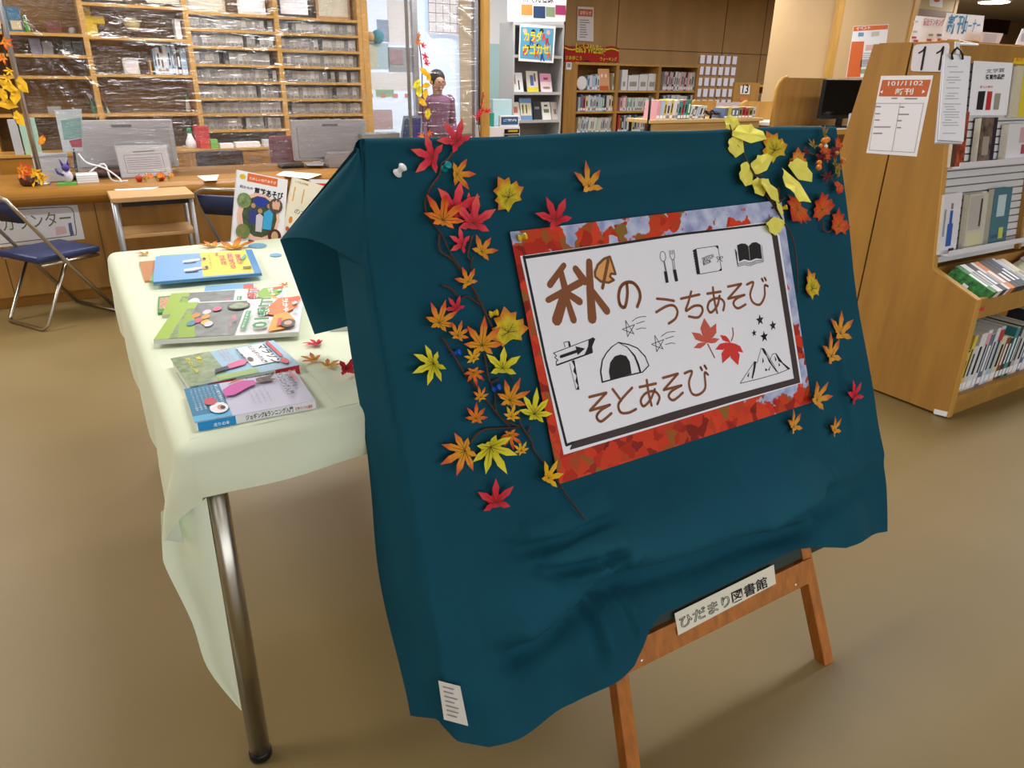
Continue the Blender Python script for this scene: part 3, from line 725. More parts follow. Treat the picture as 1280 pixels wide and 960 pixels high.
for c, x, y, tx, ty, kd, cl, dk, lb, op in (
    (K4, 575, 395, 520, 320, 'b', 'b', True, 'broad yellow leaf with dark veins between branch and poster corner', 0),
    (K5, 462, 855, 452, 768, 'p', 'r', False, 'crimson maple leaf alone below the left leaf branch', 0),
    (crop(700, 190, .2), 180, 215, 148, 85, 'p', 'a', False, 'amber maple leaf alone above the poster top edge', 0),
    (K4, 795, 500, 752, 405, 'p', 'r', False, 'crimson maple leaf overlapping the poster top edge', 1),
    (K7, 300, 225, 268, 145, 'b', 'b', True, 'speckled yellow-green leaf above the ginkgo branch, near cloth top', 0),
    (K7, 410, 290, 402, 222, 'b', 'a', True, 'orange-brown leaf half hidden behind large ginkgo leaves', 0),
    (K7, 412, 505, 372, 560, 'b', 'd', False, 'dark orange leaf just under the ginkgo leaves', 0),
    (K7, 528, 508, 502, 438, 'b', 'd', False, 'orange leaf, left one of a curled-stem pair', 0),
    (K7, 608, 590, 600, 515, 'b', 'd', False, 'orange leaf, lower right one of the curled-stem pair', 0),
    (K8, 268, 110, 246, 35, 'b', 'b', True, 'folded yellow leaf with dark veins beside the poster right edge', 0),
    (K8, 392, 310, 390, 218, 'p', 'a', False, 'upper of two slim amber leaves on the cloth right side', 0),
    (K8, 352, 412, 335, 322, 'p', 'a', False, 'lower of two slim amber leaves on the cloth right side', 0),
    (K8, 286, 605, 316, 530, 'p', 'a', False, 'amber leaf overlapping the poster lower right corner', 1),
    (K8, 185, 725, 168, 655, 'p', 'a', False, 'amber leaf just under the poster bottom edge', 0),
    (K8, 366, 740, 350, 680, 'p', 'a', False, 'amber leaf lowest at right, below the crimson one', 0),
    (K8, 455, 590, 430, 525, 'p', 'r', False, 'small crimson leaf near the cloth right hem', 0)):
    o = cloth_leaf(c, x, y, tx, ty, kd, cl, None, squash=0.75 if c is K8 and kd == 'p' else 0.7 if c is K8 else 1.0, dark=dk, lift=0.008, onpaper=bool(op), tilt=(random.uniform(-.15, .2), random.uniform(-.2, .2)))
    tag(o, lb, 'leaf', G)
gk = thing('ginkgo_branch', 'trailing ginkgo branch with pale yellow fan leaves over the poster corner', 'branch', BP(960, 240, 0.02))
twig(gk, [(K7, [(82, 100), (110, 180), (150, 235), (165, 270), (210, 350), (240, 420), (285, 470), (340, 560), (385, 640), (405, 760), (412, 905)]), (K7, [(320, 400), (318, 470), (290, 470)]), (K7, [(110, 150), (165, 200)]), (K7, [(205, 340), (250, 345)]), (K7, [(290, 500), (350, 450)])], 0.0026, 0.012)
for x, y, tx, ty, sq, lf_ in ((98, 95, 85, 45, .5, .012), (178, 145, 180, 85, 1.0, .03), (120, 205, 78, 172, .35, .014), (238, 290, 215, 250, .8, .018), (170, 340, 135, 285, .6, .018), (282, 415, 290, 358, .9, .026), (232, 400, 215, 345, .5, .02),
                         (428, 320, 440, 268, .8, .028), (400, 395, 360, 420, 1.0, .036), (305, 580, 315, 630, .8, .02), (325, 500, 340, 490, .8, .02)):
    cloth_leaf(K7, x, y, tx, ty, 'g', 'g', gk, squash=min(1.0, sq + 0.15), lift=lf_, tilt=(random.uniform(-.3, .3), random.uniform(-.3, .3)), onpaper=False)
bs = thing('berry_spray', 'autumn spray of orange berries and rusty leaves at the cloth upper right corner', 'ornament', BP(1035, 200, 0.02))
BERRY = mat('orange_berry', '#d9822c', 0.3); WBERRY = mat('white_bud', '#e6ddd0', 0.5)
twig(bs, [(K7, [(440, 225), (500, 245), (550, 240), (600, 210)]), (K7, [(520, 340), (570, 350), (600, 320)]), (K7, [(545, 180), (545, 240), (530, 290), (560, 350), (600, 385)])], 0.002, 0.014)
for x, y, tx, ty, kd, cl, sq in ((538, 150, 535, 100, 'p', 'v', .5), (488, 205, 470, 168, 'p', 'v', .9), (605, 200, 600, 160, 'b', 'd', .8), (540, 240, 560, 225, 'b', 'd', 1.2), (455, 235, 425, 215, 'p', 'w', .5), (600, 325, 612, 290, 'b', 'v', .8), (608, 395, 600, 430, 'b', 'd', .9), (560, 345, 530, 360, 'p', 'w', .6), (550, 260, 520, 270, 'p', 'w', .6), (580, 235, 600, 215, 'b', 'w', .7), (520, 255, 490, 285, 'p', 'w', .7), (590, 290, 575, 265, 'p', 'v', .8)):
    cloth_leaf(K7, x, y, tx, ty, kd, cl, bs, squash=sq, lift=0.016, tilt=(random.uniform(-.3, .3), random.uniform(-.3, .3)))
for x, y, r in ((540, 178, 16), (555, 172, 12), (515, 282, 12), (513, 305, 13), (522, 200, 9), (600, 235, 9), (625, 265, 9), (637, 272, 8), (628, 280, 8)):
    MB().ball(BP(*K7(x, y), cloth_n(*K7(x, y)) + 0.03), r * 0.00058, 8).part('berry', BERRY, bs, smooth=True)
MB().ball(BP(*K7(547, 203), 0.05), 0.005, 8).part('bud', WBERRY, bs, smooth=True)
# looped stem between the two orange leaves
o = MB().tube(smooth_path([BP(*K7(*p), 0.026) for p in ((530, 560), (533, 600), (560, 615), (585, 590))], 4), 0.0018, 6)
st = o.part('curled_wire', mat('red_brown_stem', '#6a2c1c', 0.7)); tag(st, 'thin curled red-brown stem linking the pair of orange leaves', 'stem')
# ------------------------------------------------------------------ push pins
def pin(px, py, colr, label, d=(0.2, 0.1), sc=1.0, n=None):
    m_ = mat('pin_' + colr, {'white': '#eceaea', 'teal': '#12939a', 'yellow': '#e2bf1e', 'blue': '#1e56c0'}[colr], 0.25)
    p = BP(px, py, cloth_n(px, py) if n is None else n); ax = (EN + Vector((d[0], 0, d[1]))).normalized()
    t = thing('push_pin', label, 'pin', p, 'push pins in the cloth')
    MB().lathe(p, [(0.0008, -0.004), (0.0008, 0.012)], 6, ax).part('needle', STEEL, t)
    s = 0.0052 * sc
    MB().lathe(p + ax * 0.006, [(s * 1.3, 0), (s * 1.4, s * .25), (s * .9, s * .8), (s * .75, s * 1.6), (s * 1.15, s * 2.6), (s * 1.3, s * 2.9), (s * .9, s * 3.2)], 12, ax).part('head', m_, t, smooth=True)
pin(494, 220, 'white', 'white push pin alone at the cloth upper left', (0.5, 0.6), 1.25)
pin(553, 212, 'teal', 'teal push pin holding the top of the maple branch', (0.1, 0.1), 1.1)
pin(645, 299, 'yellow', 'yellow push pin in the poster upper left corner', (0.9, 0.1), 1.0, PN)
pin(609, 394, 'yellow', 'yellow push pin on the maple branch beside the veined yellow leaf', (0.9, 0.1))
pin(562, 443, 'blue', 'blue push pin on the maple branch, upper of two', (0.9, 0.1))
pin(614, 487, 'blue', 'blue push pin on the maple branch, lower of two', (0.5, 0.2))
pin(972, 262, 'yellow', 'yellow push pin holding the ginkgo branch at poster corner', (0.9, 0.1), 1.0)
# ================================================================== TABLE AND ITS CLOTH
ZT = 0.783; UPZ = Vector((0, 0, 1))
TP = lambda x, y, z=0.0: on_z(x, y, ZT + z)
tx0, tx1, ty0, ty1 = 0.062, 0.95, 1.148, 2.75
table = thing('display_table', 'long folding table with round steel legs under the pale cloth', 'table', (0.5, 1.95, 0))
MB().box((tx0 + 0.012, ty0 + 0.012, ZT - 0.04), (tx1, ty1 - 0.012, ZT - 0.0125)).part('tabletop', mat('table_laminate', '#cfc6b4', 0.4), table, bevel=0.004)
for lx, ly in ((0.118, 1.20), (0.118, 2.66), (0.89, 1.20), (0.89, 2.66)):
    lg = MB().lathe((lx, ly, 0.02), [(0.021, 0), (0.021, ZT - 0.054)], 24).part('leg', STEEL, table, smooth=True)
    MB().lathe((lx, ly, 0.0), [(0.020, 0), (0.0235, 0.004), (0.0235, 0.018), (0.021, 0.022)], 24).part('foot_cap', BLACK, lg, smooth=True)
for y_ in (1.20, 2.66): MB().box((0.139, y_ - 0.012, ZT - 0.07), (0.869, y_ + 0.012, ZT - 0.035)).part('under_rail', GREYM, table)
TCL = mat('pale_green_tablecloth', '#e4ecd2', 0.8, 0.03, 2.5, bump=0.08, spec=0.2, bscale=320)
RND = 0.03
def top_pt(x, y): return Vector((x, y, ZT + 0.001))
mb = MB(); NX, NY = 30, 44
g_ = []
for j in range(NY + 1):
    y = ty0 + RND + (ty1 - ty0 - 2 * RND) * j / NY
    g_.append([Vector((tx0 + RND + (tx1 - tx0 - RND) * i / NX, y, ZT + 0.0012 + 0.0008 * math.sin(40 * (tx0 + i * 0.03)) * math.sin(23 * y))) for i in range(NX + 1)])
mb.grid(g_)
# rim = edge of the top, followed by hem point below: far left -> near left corner -> near edge to the right
rim = []                                                       # (inner top point, outward direction, hem point)
def P_side(y): return Vector((tx0 + RND, y, ZT)), Vector((-1, 0, 0))
side_hem = [(2.72, 0.60), (2.3, 0.57), (1.9, 0.55), (1.6, 0.53), (1.35, 0.56), (1.178, 0.60)]
front_px = [(202, 662), (204, 682), (212, 665), (226, 647), (245, 632), (264, 622), (300, 612), (350, 599), (400, 586), (450, 572), (500, 557), (560, 541), (640, 520)]
def hem_z(tab, t): return interp(t, sorted(tab))
ns = 40
for k in range(ns + 1):
    y = ty1 - RND + (ty0 + RND - ty1 + RND) * k / ns
    z = hem_z(side_hem, y)
    rim.append((Vector((tx0 + RND, y, ZT + 0.0012)), Vector((-1, 0, 0)), Vector((tx0 - 0.004 + 0.007 * math.sin(y * 17) - 0.012 * sstep(1.6, 1.25, y), y, z + 0.012 * math.sin(y * 9)))))
cn = 8
for k in range(1, cn):
    a = math.pi + (math.pi / 2) * k / cn
    d = Vector((math.cos(a), math.sin(a), 0))
    px, py = front_px[min(len(front_px) - 1, int(k * 5 / cn))]
    t = k * 5 / cn; i0 = int(t); fr = t - i0
    px = front_px[i0][0] * (1 - fr) + front_px[i0 + 1][0] * fr; py = front_px[i0][1] * (1 - fr) + front_px[i0 + 1][1] * fr
    h_ = on_y(px, py, 1.20 - 0.055 * k / cn)
    rim.append((Vector((tx0 + RND, ty0 + RND, ZT + 0.0012)), d, h_))
nf = 40
fh = sorted((on_y(px, py, 1.142).x, on_y(px, py, 1.142).z) for px, py in front_px[5:])
for k in range(nf + 1):
    x = tx0 + RND + (tx1 - tx0 - RND) * k / nf
    rim.append((Vector((x, ty0 + RND, ZT + 0.0012)), Vector((0, -1, 0)), Vector((x, 1.142 + 0.006 * math.sin(x * 21), interp(max(x, fh[0][0]), fh)))))
lo = []
for (p, d, h_) in rim:
    col_ = [p]
    for a in (18, 36, 54, 72, 90):
        t = R2D(a); col_.append(p + d * RND * math.sin(t) + Vector((0, 0, -RND * (1 - math.cos(t)))))
    e = col_[-1]
    for s in range(1, 9):
        t = s / 8
        q = e.lerp(h_, t); q += d * 0.006 * math.sin(math.pi * t)
        col_.append(q)
    lo.append(col_)
mb.grid(lo)
# far side drop
fr_ = []
for k in range(21):
    x = tx0 + RND + (tx1 - tx0 - RND) * k / 20
    fr_.append([Vector((x, ty1 - RND, ZT + 0.0012)), Vector((x, ty1 - 0.006, ZT - 0.006)), Vector((x, ty1, ZT - 0.03)), Vector((x, ty1 + 0.006, ZT - 0.18))])
mb.grid(fr_)
# long corner that cascades beside the leg
Lp = smooth_path([on_y(201, 640, 1.22), on_y(203, 690, 1.22), on_y(208, 712, 1.215), on_y(240, 778, 1.205), on_y(260, 836, 1.20), on_y(301, 888, 1.19)], 5)
Rp = [on_y(258, 622, 1.185).lerp(on_y(302, 888, 1.19), i / (len(Lp) - 1)) for i in range(len(Lp))]
mb.grid([[a.lerp(b_, s / 6) + Vector((0, 0.012 * math.sin(math.pi * s / 3), 0)) * (1 - i / len(Lp)) for s in range(7)] for i, (a, b_) in enumerate(zip(Lp, Rp))])
tc_ = thing('tablecloth', 'pale yellow-green tablecloth over the long table with one corner hanging low', 'tablecloth', (0.5, 1.95, ZT))
mb.part('fabric', TCL, tc_, smooth=True)
# faint grid creases drawn as thin, slightly darker lines
b = MB()
for i in range(11):
    x = 0.16 + i * 0.062
    put_line(b, [Vector((x, 1.18, ZT + 0.0027)), Vector((x + 0.004, 1.45, ZT + 0.0027))], 0.0012, UPZ)
b.part('crease_line', mat('crease_green', '#d5dec2', 0.8), tc_)['kind'] = 'stuff'
# ------------------------------------------------------------------ books lying on the table
PAGES = mat('book_pages', '#e3ddcb', 0.8, 0.05, 60)
def CV(h): return mat('cover_' + h, '#' + h, 0.45, spec=0.25)
class Book:
    def __init__(s, bl, br, tl, z, th, colr, label, group, name='picture_book', spine='near', spine_col=None):
        a, b_, c_ = [on_z(q[0], q[1], ZT + z + th) for q in (bl, br, tl)]
        s.X = b_ - a; s.W = s.X.length; u = s.X.normalized(); v = UPZ.cross(u); s.H = abs((c_ - a).dot(v)); s.Y = v * s.H
        s.o = Vector((a.x, a.y, ZT + z)); s.th = th; s.u, s.v = u, v
        s.t = thing(name, label, 'book', s.o + s.X / 2 + s.Y / 2, group)
        c = CV(colr); e = 0.0012; k = 0.002
        MB().obox(s.o, s.X, s.Y, UPZ * e).part('back_cover', c, s.t)
        s.cov = MB().obox(s.o + UPZ * (th - e), s.X, s.Y, UPZ * e).part('front_cover', c, s.t)
        MB().obox(s.o + u * k + v * k + UPZ * e, s.X - u * 2 * k, s.Y - v * 2 * k, UPZ * (th - 2 * e)).part('pages', PAGES, s.t)
        sc = CV(spine_col or colr)
        if spine == 'near': s.sp = MB().obox(s.o + UPZ * e, s.X, v * e, UPZ * (th - 2 * e)).part('spine', sc, s.t)
        else: s.sp = MB().obox(s.o + UPZ * e, u * e, s.Y, UPZ * (th - 2 * e)).part('spine', sc, s.t)
        s.l = 0.0004; s.z0 = s.o + UPZ * th
    def at(s, x, y): return s.z0 + s.X * x + s.Y * y + UPZ * s.l
    def rect(s, x0, y0, x1, y1, h, nm='cover_print'): return s.poly([(x0, y0), (x1, y0), (x1, y1), (x0, y1)], h, nm)
    def poly(s, pts, h, nm='cover_print'):
        b = MB(); put_poly(b, [s.at(*p) for p in pts]); s.l += 0.0003
        return b.part(nm, CV(h) if isinstance(h, str) else h, s.cov)
    def oval(s, x, y, rx_, ry_, h, n=14): return s.poly([(x + rx_ * math.cos(2 * math.pi * i / n), y + ry_ * math.sin(2 * math.pi * i / n)) for i in range(n)], h)
    def text(s, body, x0, y0, x1, y1, hgt, h, bold=0.0):
        b = MB(); put_text(b, body, s.at(x0, y0), s.at(x1, y1), UPZ, hgt, bold); s.l += 0.0003
        return b.part('lettering', CV(h), s.cov)
    def stext(s, body, x0, x1, h, f=0.6):
        b = MB(); n = -s.v
        put_text(b, body, s.o + s.X * x0 + UPZ * s.th * 0.2 + n * 0.0004, s.o + s.X * x1 + UPZ * s.th * 0.2 + n * 0.0004, n, s.th * f, 0.02)
        return b.part('lettering', CV(h), s.sp)
    def srect(s, x0, x1, h):
        b = MB(); n = -s.v * 0.0002; b.add([s.o + s.X * x0 + n + UPZ * 0.001, s.o + s.X * x1 + n + UPZ * 0.001, s.o + s.X * x1 + n + UPZ * (s.th - 0.001), s.o + s.X * x0 + n + UPZ * (s.th - 0.001)], [(0, 1, 2, 3)])
        return b.part('spine_print', CV(h), s.sp)
C3 = crop(120, 290, 380 / 1280, 270 / 909); C10 = crop(170, 340, 220 / 1056, 200 / 960)
GB = 'books lying on the table'
green_photo = mat('print_foliage', '#4d6a35', 0.35, 0.0, 55, col2='#8fa070'); dark_photo = mat('print_mountain', '#3c4340', 0.35, 0.0, 40, col2='#6f7470'); red_photo = mat('print_crowd', '#b05a48', 0.35, 0.0, 120, col2='#d8c08a')
# running books, front pair
B = Book(C10(352, 905), C10(1075, 768), C10(275, 705), 0.0, 0.018, 'c9c6dd', 'jogging handbook with a lavender cover and blue end, nearest the table edge', GB, 'paperback_book', spine_col='e6e6ea')
B.rect(0, 0, .30, 1, '2f7fa6'); B.rect(0, 0, .30, .16, '5fb4dc')
for i in range(6): B.text('くわしいランニングの基本', .04 + i * .035, .93, .04 + i * .035, .28, 0.0042, 'dcecf2')
B.text('新しい走り方ガイド', .25, .93, .25, .35, 0.006, 'f2f2f2', .02)
B.oval(.22, .24, .075, .15, 'f2eef0'); B.oval(.235, .24, .03, .07, 'c99b84'); B.oval(.25, .22, .02, .05, '3a2a28'); B.oval(.17, .45, .05, .11, 'c9485a')
B.poly([(.30, .52), (.38, .50), (.52, .66), (.60, .72), (.60, .84), (.50, .90), (.38, .82), (.30, .70)], 'd24ba6', 'runner_print'); B.poly([(.36, .84), (.44, .96), (.52, .93), (.45, .88)], 'a8705a', 'runner_print'); B.oval(.66, .82, .05, .08, '6a4636'); B.poly([(.66, .88), (.80, .92), (.74, .80), (.80, .74), (.68, .74)], '3f2a24', 'runner_print')
B.text('ジョギング&', .88, .95, .88, .42, 0.014, '2a2530', .02); B.text('ランニング入門', .80, .92, .80, .22, 0.014, '2a2530', .02); B.rect(.93, .6, .955, .95, 'd86a74')
for i in range(4): B.text('フォームと呼吸と靴えらび', .50 + i * .045, .58, .50 + i * .045, .1, 0.0034, '5a5468')
B.srect(0.02, .32, '1f8fd0'); B.stext('走りの本', .14, .27, 'e8f2f8', .4); B.stext('ジョギング&ランニング入門', .40, .80, '33303a'); B.stext('健康づくりの基礎', .82, .97, 'c0485a', .4)
B = Book(C10(322, 690), C10(985, 555), C10(208, 520), 0.0, 0.02, '9fc4dc', 'marathon and jogging primer with a pink runner and red spine print, behind the lavender handbook', GB, 'paperback_book', spine_col='dfe6e0')
B.rect(0, 0, .26, 1, green_photo); B.rect(.22, .2, .36, 1, green_photo); B.rect(.26, 0, .62, .16, '9dbb6c')
B.text('夏の', .20, .9, .20, .62, .010, 'd8d23c', .03); B.text('たのしみ', .11, .9, .11, .35, .010, 'd8d23c', .03)
B.rect(.60, .22, .86, .92, 'f0f0f4'); B.text('マラソン', .79, .88, .79, .16, .019, '1f1c24', .03); B.text('とジョギング入門', .71, .90, .71, .25, .010, '3a3440', .01); B.rect(.90, .35, .935, .95, 'd2323c'); B.oval(.90, .18, .035, .1, 'd83a40')
B.poly([(.40, .26), (.55, .30), (.60, .42), (.54, .48), (.40, .40)], 'e0679a', 'runner_print'); B.oval(.635, .44, .025, .07, '5a3c34'); B.poly([(.26, .22), (.40, .26), (.40, .36), (.28, .32)], '2f3a44', 'runner_print')
for i in range(3): B.text('誰でも楽しく走れる', .42 + i * .035, .92, .42 + i * .035, .5, .0034, 'c84a5a')
B.text('市川書房', .575, .85, .575, .45, .006, '3a4a6a', .02)
B.srect(0.01, .07, 'd03030'); B.srect(.15, .40, 'c9383a'); B.stext('入門 はじめの一歩', .17, .38, 'f0dada', .45); B.stext('マラソンとジョギング', .45, .74, '2a2a30'); B.srect(.76, .99, 'd23236'); B.stext('新しい走り方', .80, .95, 'f4e4e2', .45)
# hill-walking magazines
def hill_mag(bl, br, tl, z, blob, label, small=False):
    B = Book(bl, br, tl, z, 0.011, 'e9e8ea', label, GB, 'magazine', spine_col='d9d9d6')
    B.rect(0, 0, .16, 1, '9fbe4a'); B.rect(.10, 0, .18, .8, green_photo); B.rect(.16, .0, .55, .96, dark_photo)
    B.poly([(.16, .0), (.28, .0), (.20, .5), (.12, .75), (.12, .3)], '8fb03c')
    if small: B.oval(.22, .45, .05, .22, 'e4e6e2')
    else:
        for x, y, c in ((.20, .58, 'd08a3a'), (.27, .66, 'd8d0d4'), (.28, .52, 'cf9a40'), (.24, .42, 'c85a70'), (.30, .36, 'd8b04a'), (.20, .35, '4a8aa8'), (.33, .30, 'd0d0d8'), (.34, .72, 'd86a8a')): B.oval(x, y, .032, .07, c)
        B.oval(.50, .78, .09, .12, '4a3a2c'); B.oval(.50, .78, .075, .09, green_photo)
    B.poly([(.70, .5), (.80, .95), (.98, .98), (.96, .62), (.84, .4)], blob); B.poly([(.78, .0), (.80, .45), (.90, .5), (.97, .25), (.9, .05)], 'e8a030')
    B.poly([(.86, .93), (.97, .99), (.99, .9), (.88, .82)], 'd8562c'); B.text('秋かや', .83, .92, .86, .5, .016, 'f2f0ea', .04)
    tcol = '2f8f4a' if not small else 'd2382c'
    B.text('山', .66, .97, .66, .68, .034, 'f2f2ee', .09); B.text('山', .66, .96, .66, .69, .032, tcol, .03)
    B.text('歩', .66, .66, .66, .40, .030, 'f2f2ee', .09); B.text('歩', .66, .65, .66, .41, .028, tcol, .03)
    B.text('10', .66, .36, .66, .06, .036, 'f2f2ee', .09); B.text('10', .66, .35, .66, .07, .034, tcol, .03)
    B.rect(.58, .08, .62, .56, '3f9a5a'); B.text('山あるきの秋', .588, .54, .588, .10, .006, 'e8f0e8', .02)
    B.oval(.92, .16, .055, .11, '4a3a34'); B.oval(.92, .16, .03, .06, 'c9a088'); B.rect(.84, .1, .87, .3, 'cf4a4a'); B.text('楽しい', .49, .45, .49, .05, .010, 'e06a80', .02)
    for x, y in ((.95, .72), (.97, .5)): B.poly([(x - .03, y), (x, y + .06), (x + .02, y), (x - .01, y - .06)], 'a8cfe4')
    return B
hill_mag(C10(155, 258), C10(905, 205), C10(120, 135), 0.0, '8ab83c', 'hill-walking magazine with red title letters, lying half under the orange one', True)
b_ = Book(C10(130, 245), C10(430, 215), C10(0, 160), 0.0, 0.008, '4f9a52', 'green-edged book poking out beyond the stacked hill-walking magazines', GB, 'picture_book'); b_.rect(.03, .2, .97, .9, red_photo)
hill_mag(C10(105, 408), C10(975, 358), C10(165, 190), 0.0105, 'e2742c', 'hill-walking magazine with green title letters and orange peak, topmost of its stack')
b_ = Book(C10(400, 150), C10(700, 130), C10(395, 85), 0.0, 0.008, '6aa8d8', 'sky-blue booklet peeping out behind the hill-walking magazines', GB, 'picture_book'); b_.rect(.35, .1, .8, .5, 'e0e8f0'); b_.rect(.8, .2, 1, .9, 'd8502c'); b_.text('こどもの山', .38, .2, .75, .2, .012, 'cf3a5a', .03)
# picture books at the back of the table
b_ = Book(C3(205, 205), C3(350, 190), C3(95, 133), 0.0, 0.007, 'c98a5a', 'brown book lowest of the stack at the table far corner', GB, 'picture_book')
b_ = Book(C3(225, 205), C3(600, 180), C3(135, 106), 0.0075, 0.008, '8fbf8a', 'pale green book sandwiched under the blue and yellow one', GB, 'picture_book')
B = Book(C3(240, 210), C3(698, 172), C3(184, 108), 0.016, 0.009, '7fb0e4', 'picture book with a sky-blue and yellow cover, topmost at the table far corner', GB, 'picture_book', spine_col='4f86b4')
B.rect(.45, .04, .985, 1, 'e6d64a'); B.rect(.93, .0, 1, 1, '3a86c4')
for x, y in ((.27, .62), (.28, .25)):
    B.poly([(x, y), (x + .09, y + .03), (x + .17, y + .06), (x + .17, y + .14), (x + .08, y + .13), (x, y + .1)], 'dfe6ea'); B.rect(x + .01, y - .03, x + .13, y + .02, '4a5a84'); B.oval(x + .20, y + .09, .025, .06, 'c9a08a'); B.oval(x + .215, y + .1, .016, .06, '3a2e30')
B.text('はじめての', .72, .86, .72, .24, .017, 'd0457a', .03); B.text('からだ', .64, .8, .64, .4, .017, 'd0457a', .03); B.text('あそび', .80, .8, .80, .4, .017, 'd0457a', .03); B.text('みんなで走ろう', .53, .85, .53, .3, .006, '6a6a3a')
B.poly([(.84, .55), (.9, .75), (.92, .72), (.87, .52)], '5ab0a8'); B.rect(.84, .18, .92, .24, '5a4a40'); B.oval(.62, .86, .015, .04, 'd0457a')
B = Book(C3(985, 402), C3(1245, 388), C3(1060, 300), 0.0, 0.012, 'e6e6e8', 'white book with small drawings half hidden under the hanging cloth corner', GB, 'paperback_book'); B.oval(.55, .62, .16, .1, '3a3238'); B.rect(.42, .15, .72, .38, '8fc0e0'); B.oval(.3, .4, .05, .1, 'a86a60')
# paper leaves scattered on the tablecloth
GL = 'paper leaves on the tablecloth'
for x, y, tx, ty, kd, cl, sq, lb, pl in (
    (210, 92, 165, 96, 'p', 'a', 1, 'amber leaf on the tablecloth behind the brown book', 0), (490, 60, 455, 52, 'p', 'a', 1, 'amber leaf tucked behind the blue and yellow book', 0), (578, 68, 610, 48, 'p', 'a', 1, 'thin amber leaf at the far corner of the yellow cover', 0),
    (800, 222, 768, 225, 'p', 'o', 1, 'orange leaf on the tablecloth beside the red-title magazine', 0), (935, 470, 875, 470, 'm', 'r', 1, 'crimson leaf on the tablecloth below the hanging cloth corner', 0),
    (920, 538, 862, 535, 'p', 'o', 1, 'orange leaf on the tablecloth touching the marathon primer', 0), (975, 562, 1025, 545, 'p', 'a', 1, 'amber leaf between the orange and the curled red leaf', 0),
    (1055, 600, 1145, 590, 'p', 'r', .7, 'curled red leaf standing up on the tablecloth near the lavender handbook', 1), (1195, 432, 1165, 428, 'm', 'r', 1, 'crimson leaf on the tablecloth at the easel cloth edge', 0)):
    p = TP(*C3(x, y), .006); q_ = TP(*C3(tx, ty), .006); d = q_ - p
    o = leaf_at(p + (UPZ * .012 if pl else UPZ * 0), d, d.length * 1.05, UPZ if not pl else Vector((-.3, -.5, .8)), kd, cl, None, None, (random.uniform(-.1, .1), random.uniform(-.1, .1)), sq)
    tag(o, lb, 'leaf', GL)
BLUEP = mat('blue_cut_paper', '#7fb2d6', 0.7)
for x, y, r, lb in ((680, 58, 26, 'large blue paper drop at the foot of the upright nature-play book'), (757, 97, 16, 'small blue paper drop beside the hanging cloth corner')):
    b = MB(); c = TP(*C3(x, y), .003); b.prism([c + Vector((math.cos(i * math.pi / 6) * r * .0012, math.sin(i * math.pi / 6) * r * .0016, 0)) for i in range(12)], UPZ * .001)
    tag(b.part('paper_drop', BLUEP), lb, 'paper cutout', 'blue paper drops')
# ------------------------------------------------------------------ books standing at the table's far end
class Standing(Book):
    def __init__(s, plane, bl, br, tl, th, colr, label, group, name='picture_book', cat='book'):
        n = plane.n; a, b_, c_ = plane(*bl), plane(*br), plane(*tl)
        v = Vector((0, -n.z, n.y)) if abs(n.x) < 1e-6 else UPZ - n * n.z
        v = (c_ - a); v = (v - n * v.dot(n)); s.H = v.length; v.normalize(); u = v.cross(n); s.W = (b_ - a).dot(u)
        s.u, s.v, s.n, s.th, s.l = u, v, n, th, 0.0003; s.X = u * s.W; s.Y = v * s.H; s.z0 = a; s.o = a - n * th
        s.t = thing(name, label, cat, a + s.X / 2, group)
        c = CV(colr); e = 0.0012; k = .002
        s.cov = MB().obox(a - n * e, s.X, s.Y, n * e).part('front_cover', c, s.t)
        MB().obox(a - n * th, s.X, s.Y, n * e).part('back_cover', c, s.t)
        MB().obox(a - n * (th - e) + u * k + v * k, s.X - u * 2 * k, s.Y - v * 2 * k, n * (th - 2 * e)).part('pages', PAGES, s.t)
        s.sp = MB().obox(a - n * th, u * e, s.Y, n * th).part('spine', c, s.t)
    def at(s, x, y): return s.z0 + s.X * x + s.Y * y + s.n * s.l
    def text(s, body, x0, y0, x1, y1, hgt, h, bold=0.0):
        b = MB(); put_text(b, body, s.at(x0, y0), s.at(x1, y1), s.n, hgt, bold); s.l += 0.0003
        return b.part('lettering', CV(h), s.cov)
base = TP(290, 303, .002)
tl_ = R2D(14); pl_ = Plane(base, (0.02, -math.cos(tl_), math.sin(tl_)))
B = Standing(pl_, (289, 302.5), (353, 308), (296, 212), 0.014, 'e6e4ea', 'white nature-play book with round photos standing at the table far edge', 'books standing on the table')
B.rect(.21, .87, .80, .985, 'd96a38'); B.oval(.12, .92, .06, .035, 'd8b42c'); B.text('たのしい伝承あそび', .25, .90, .77, .90, .011, 'f4e2d4', .02)
B.text('草花あそび', .36, .70, .93, .70, .028, '1c1820', .03); B.text('街からの', .08, .765, .33, .765, .010, '3a3a44', .02)
B.oval(.48, .40, .42, .34, 'e8b8a8'); B.oval(.50, .41, .34, .29, mat('print_garden', '#2f3f2c', .4, 0, 60, col2='#4a5a3c'))
B.oval(.50, .62, .14, .07, '2c3c9a'); B.poly([(.3, .3), (.42, .3), (.44, .46), (.36, .52), (.28, .46)], '3a3f7a'); B.poly([(.44, .2), (.56, .2), (.57, .42), (.50, .46), (.43, .42)], 'c9c2cc'); B.poly([(.57, .25), (.74, .25), (.76, .48), (.68, .54), (.58, .48)], '3f9fd0')
for x, y in ((.36, .55), (.50, .49), (.67, .58)): B.oval(x, y, .045, .035, 'b88a70')
for x, y, c in ((.18, .60, green_photo), (.80, .60, '5a4a44'), (.20, .17, mat('print_field', '#8a7a4a', .4, 0, 70, col2='#5a7a3c')), (.82, .17, '5a2a20')): B.oval(x, y, .135, .105, c)
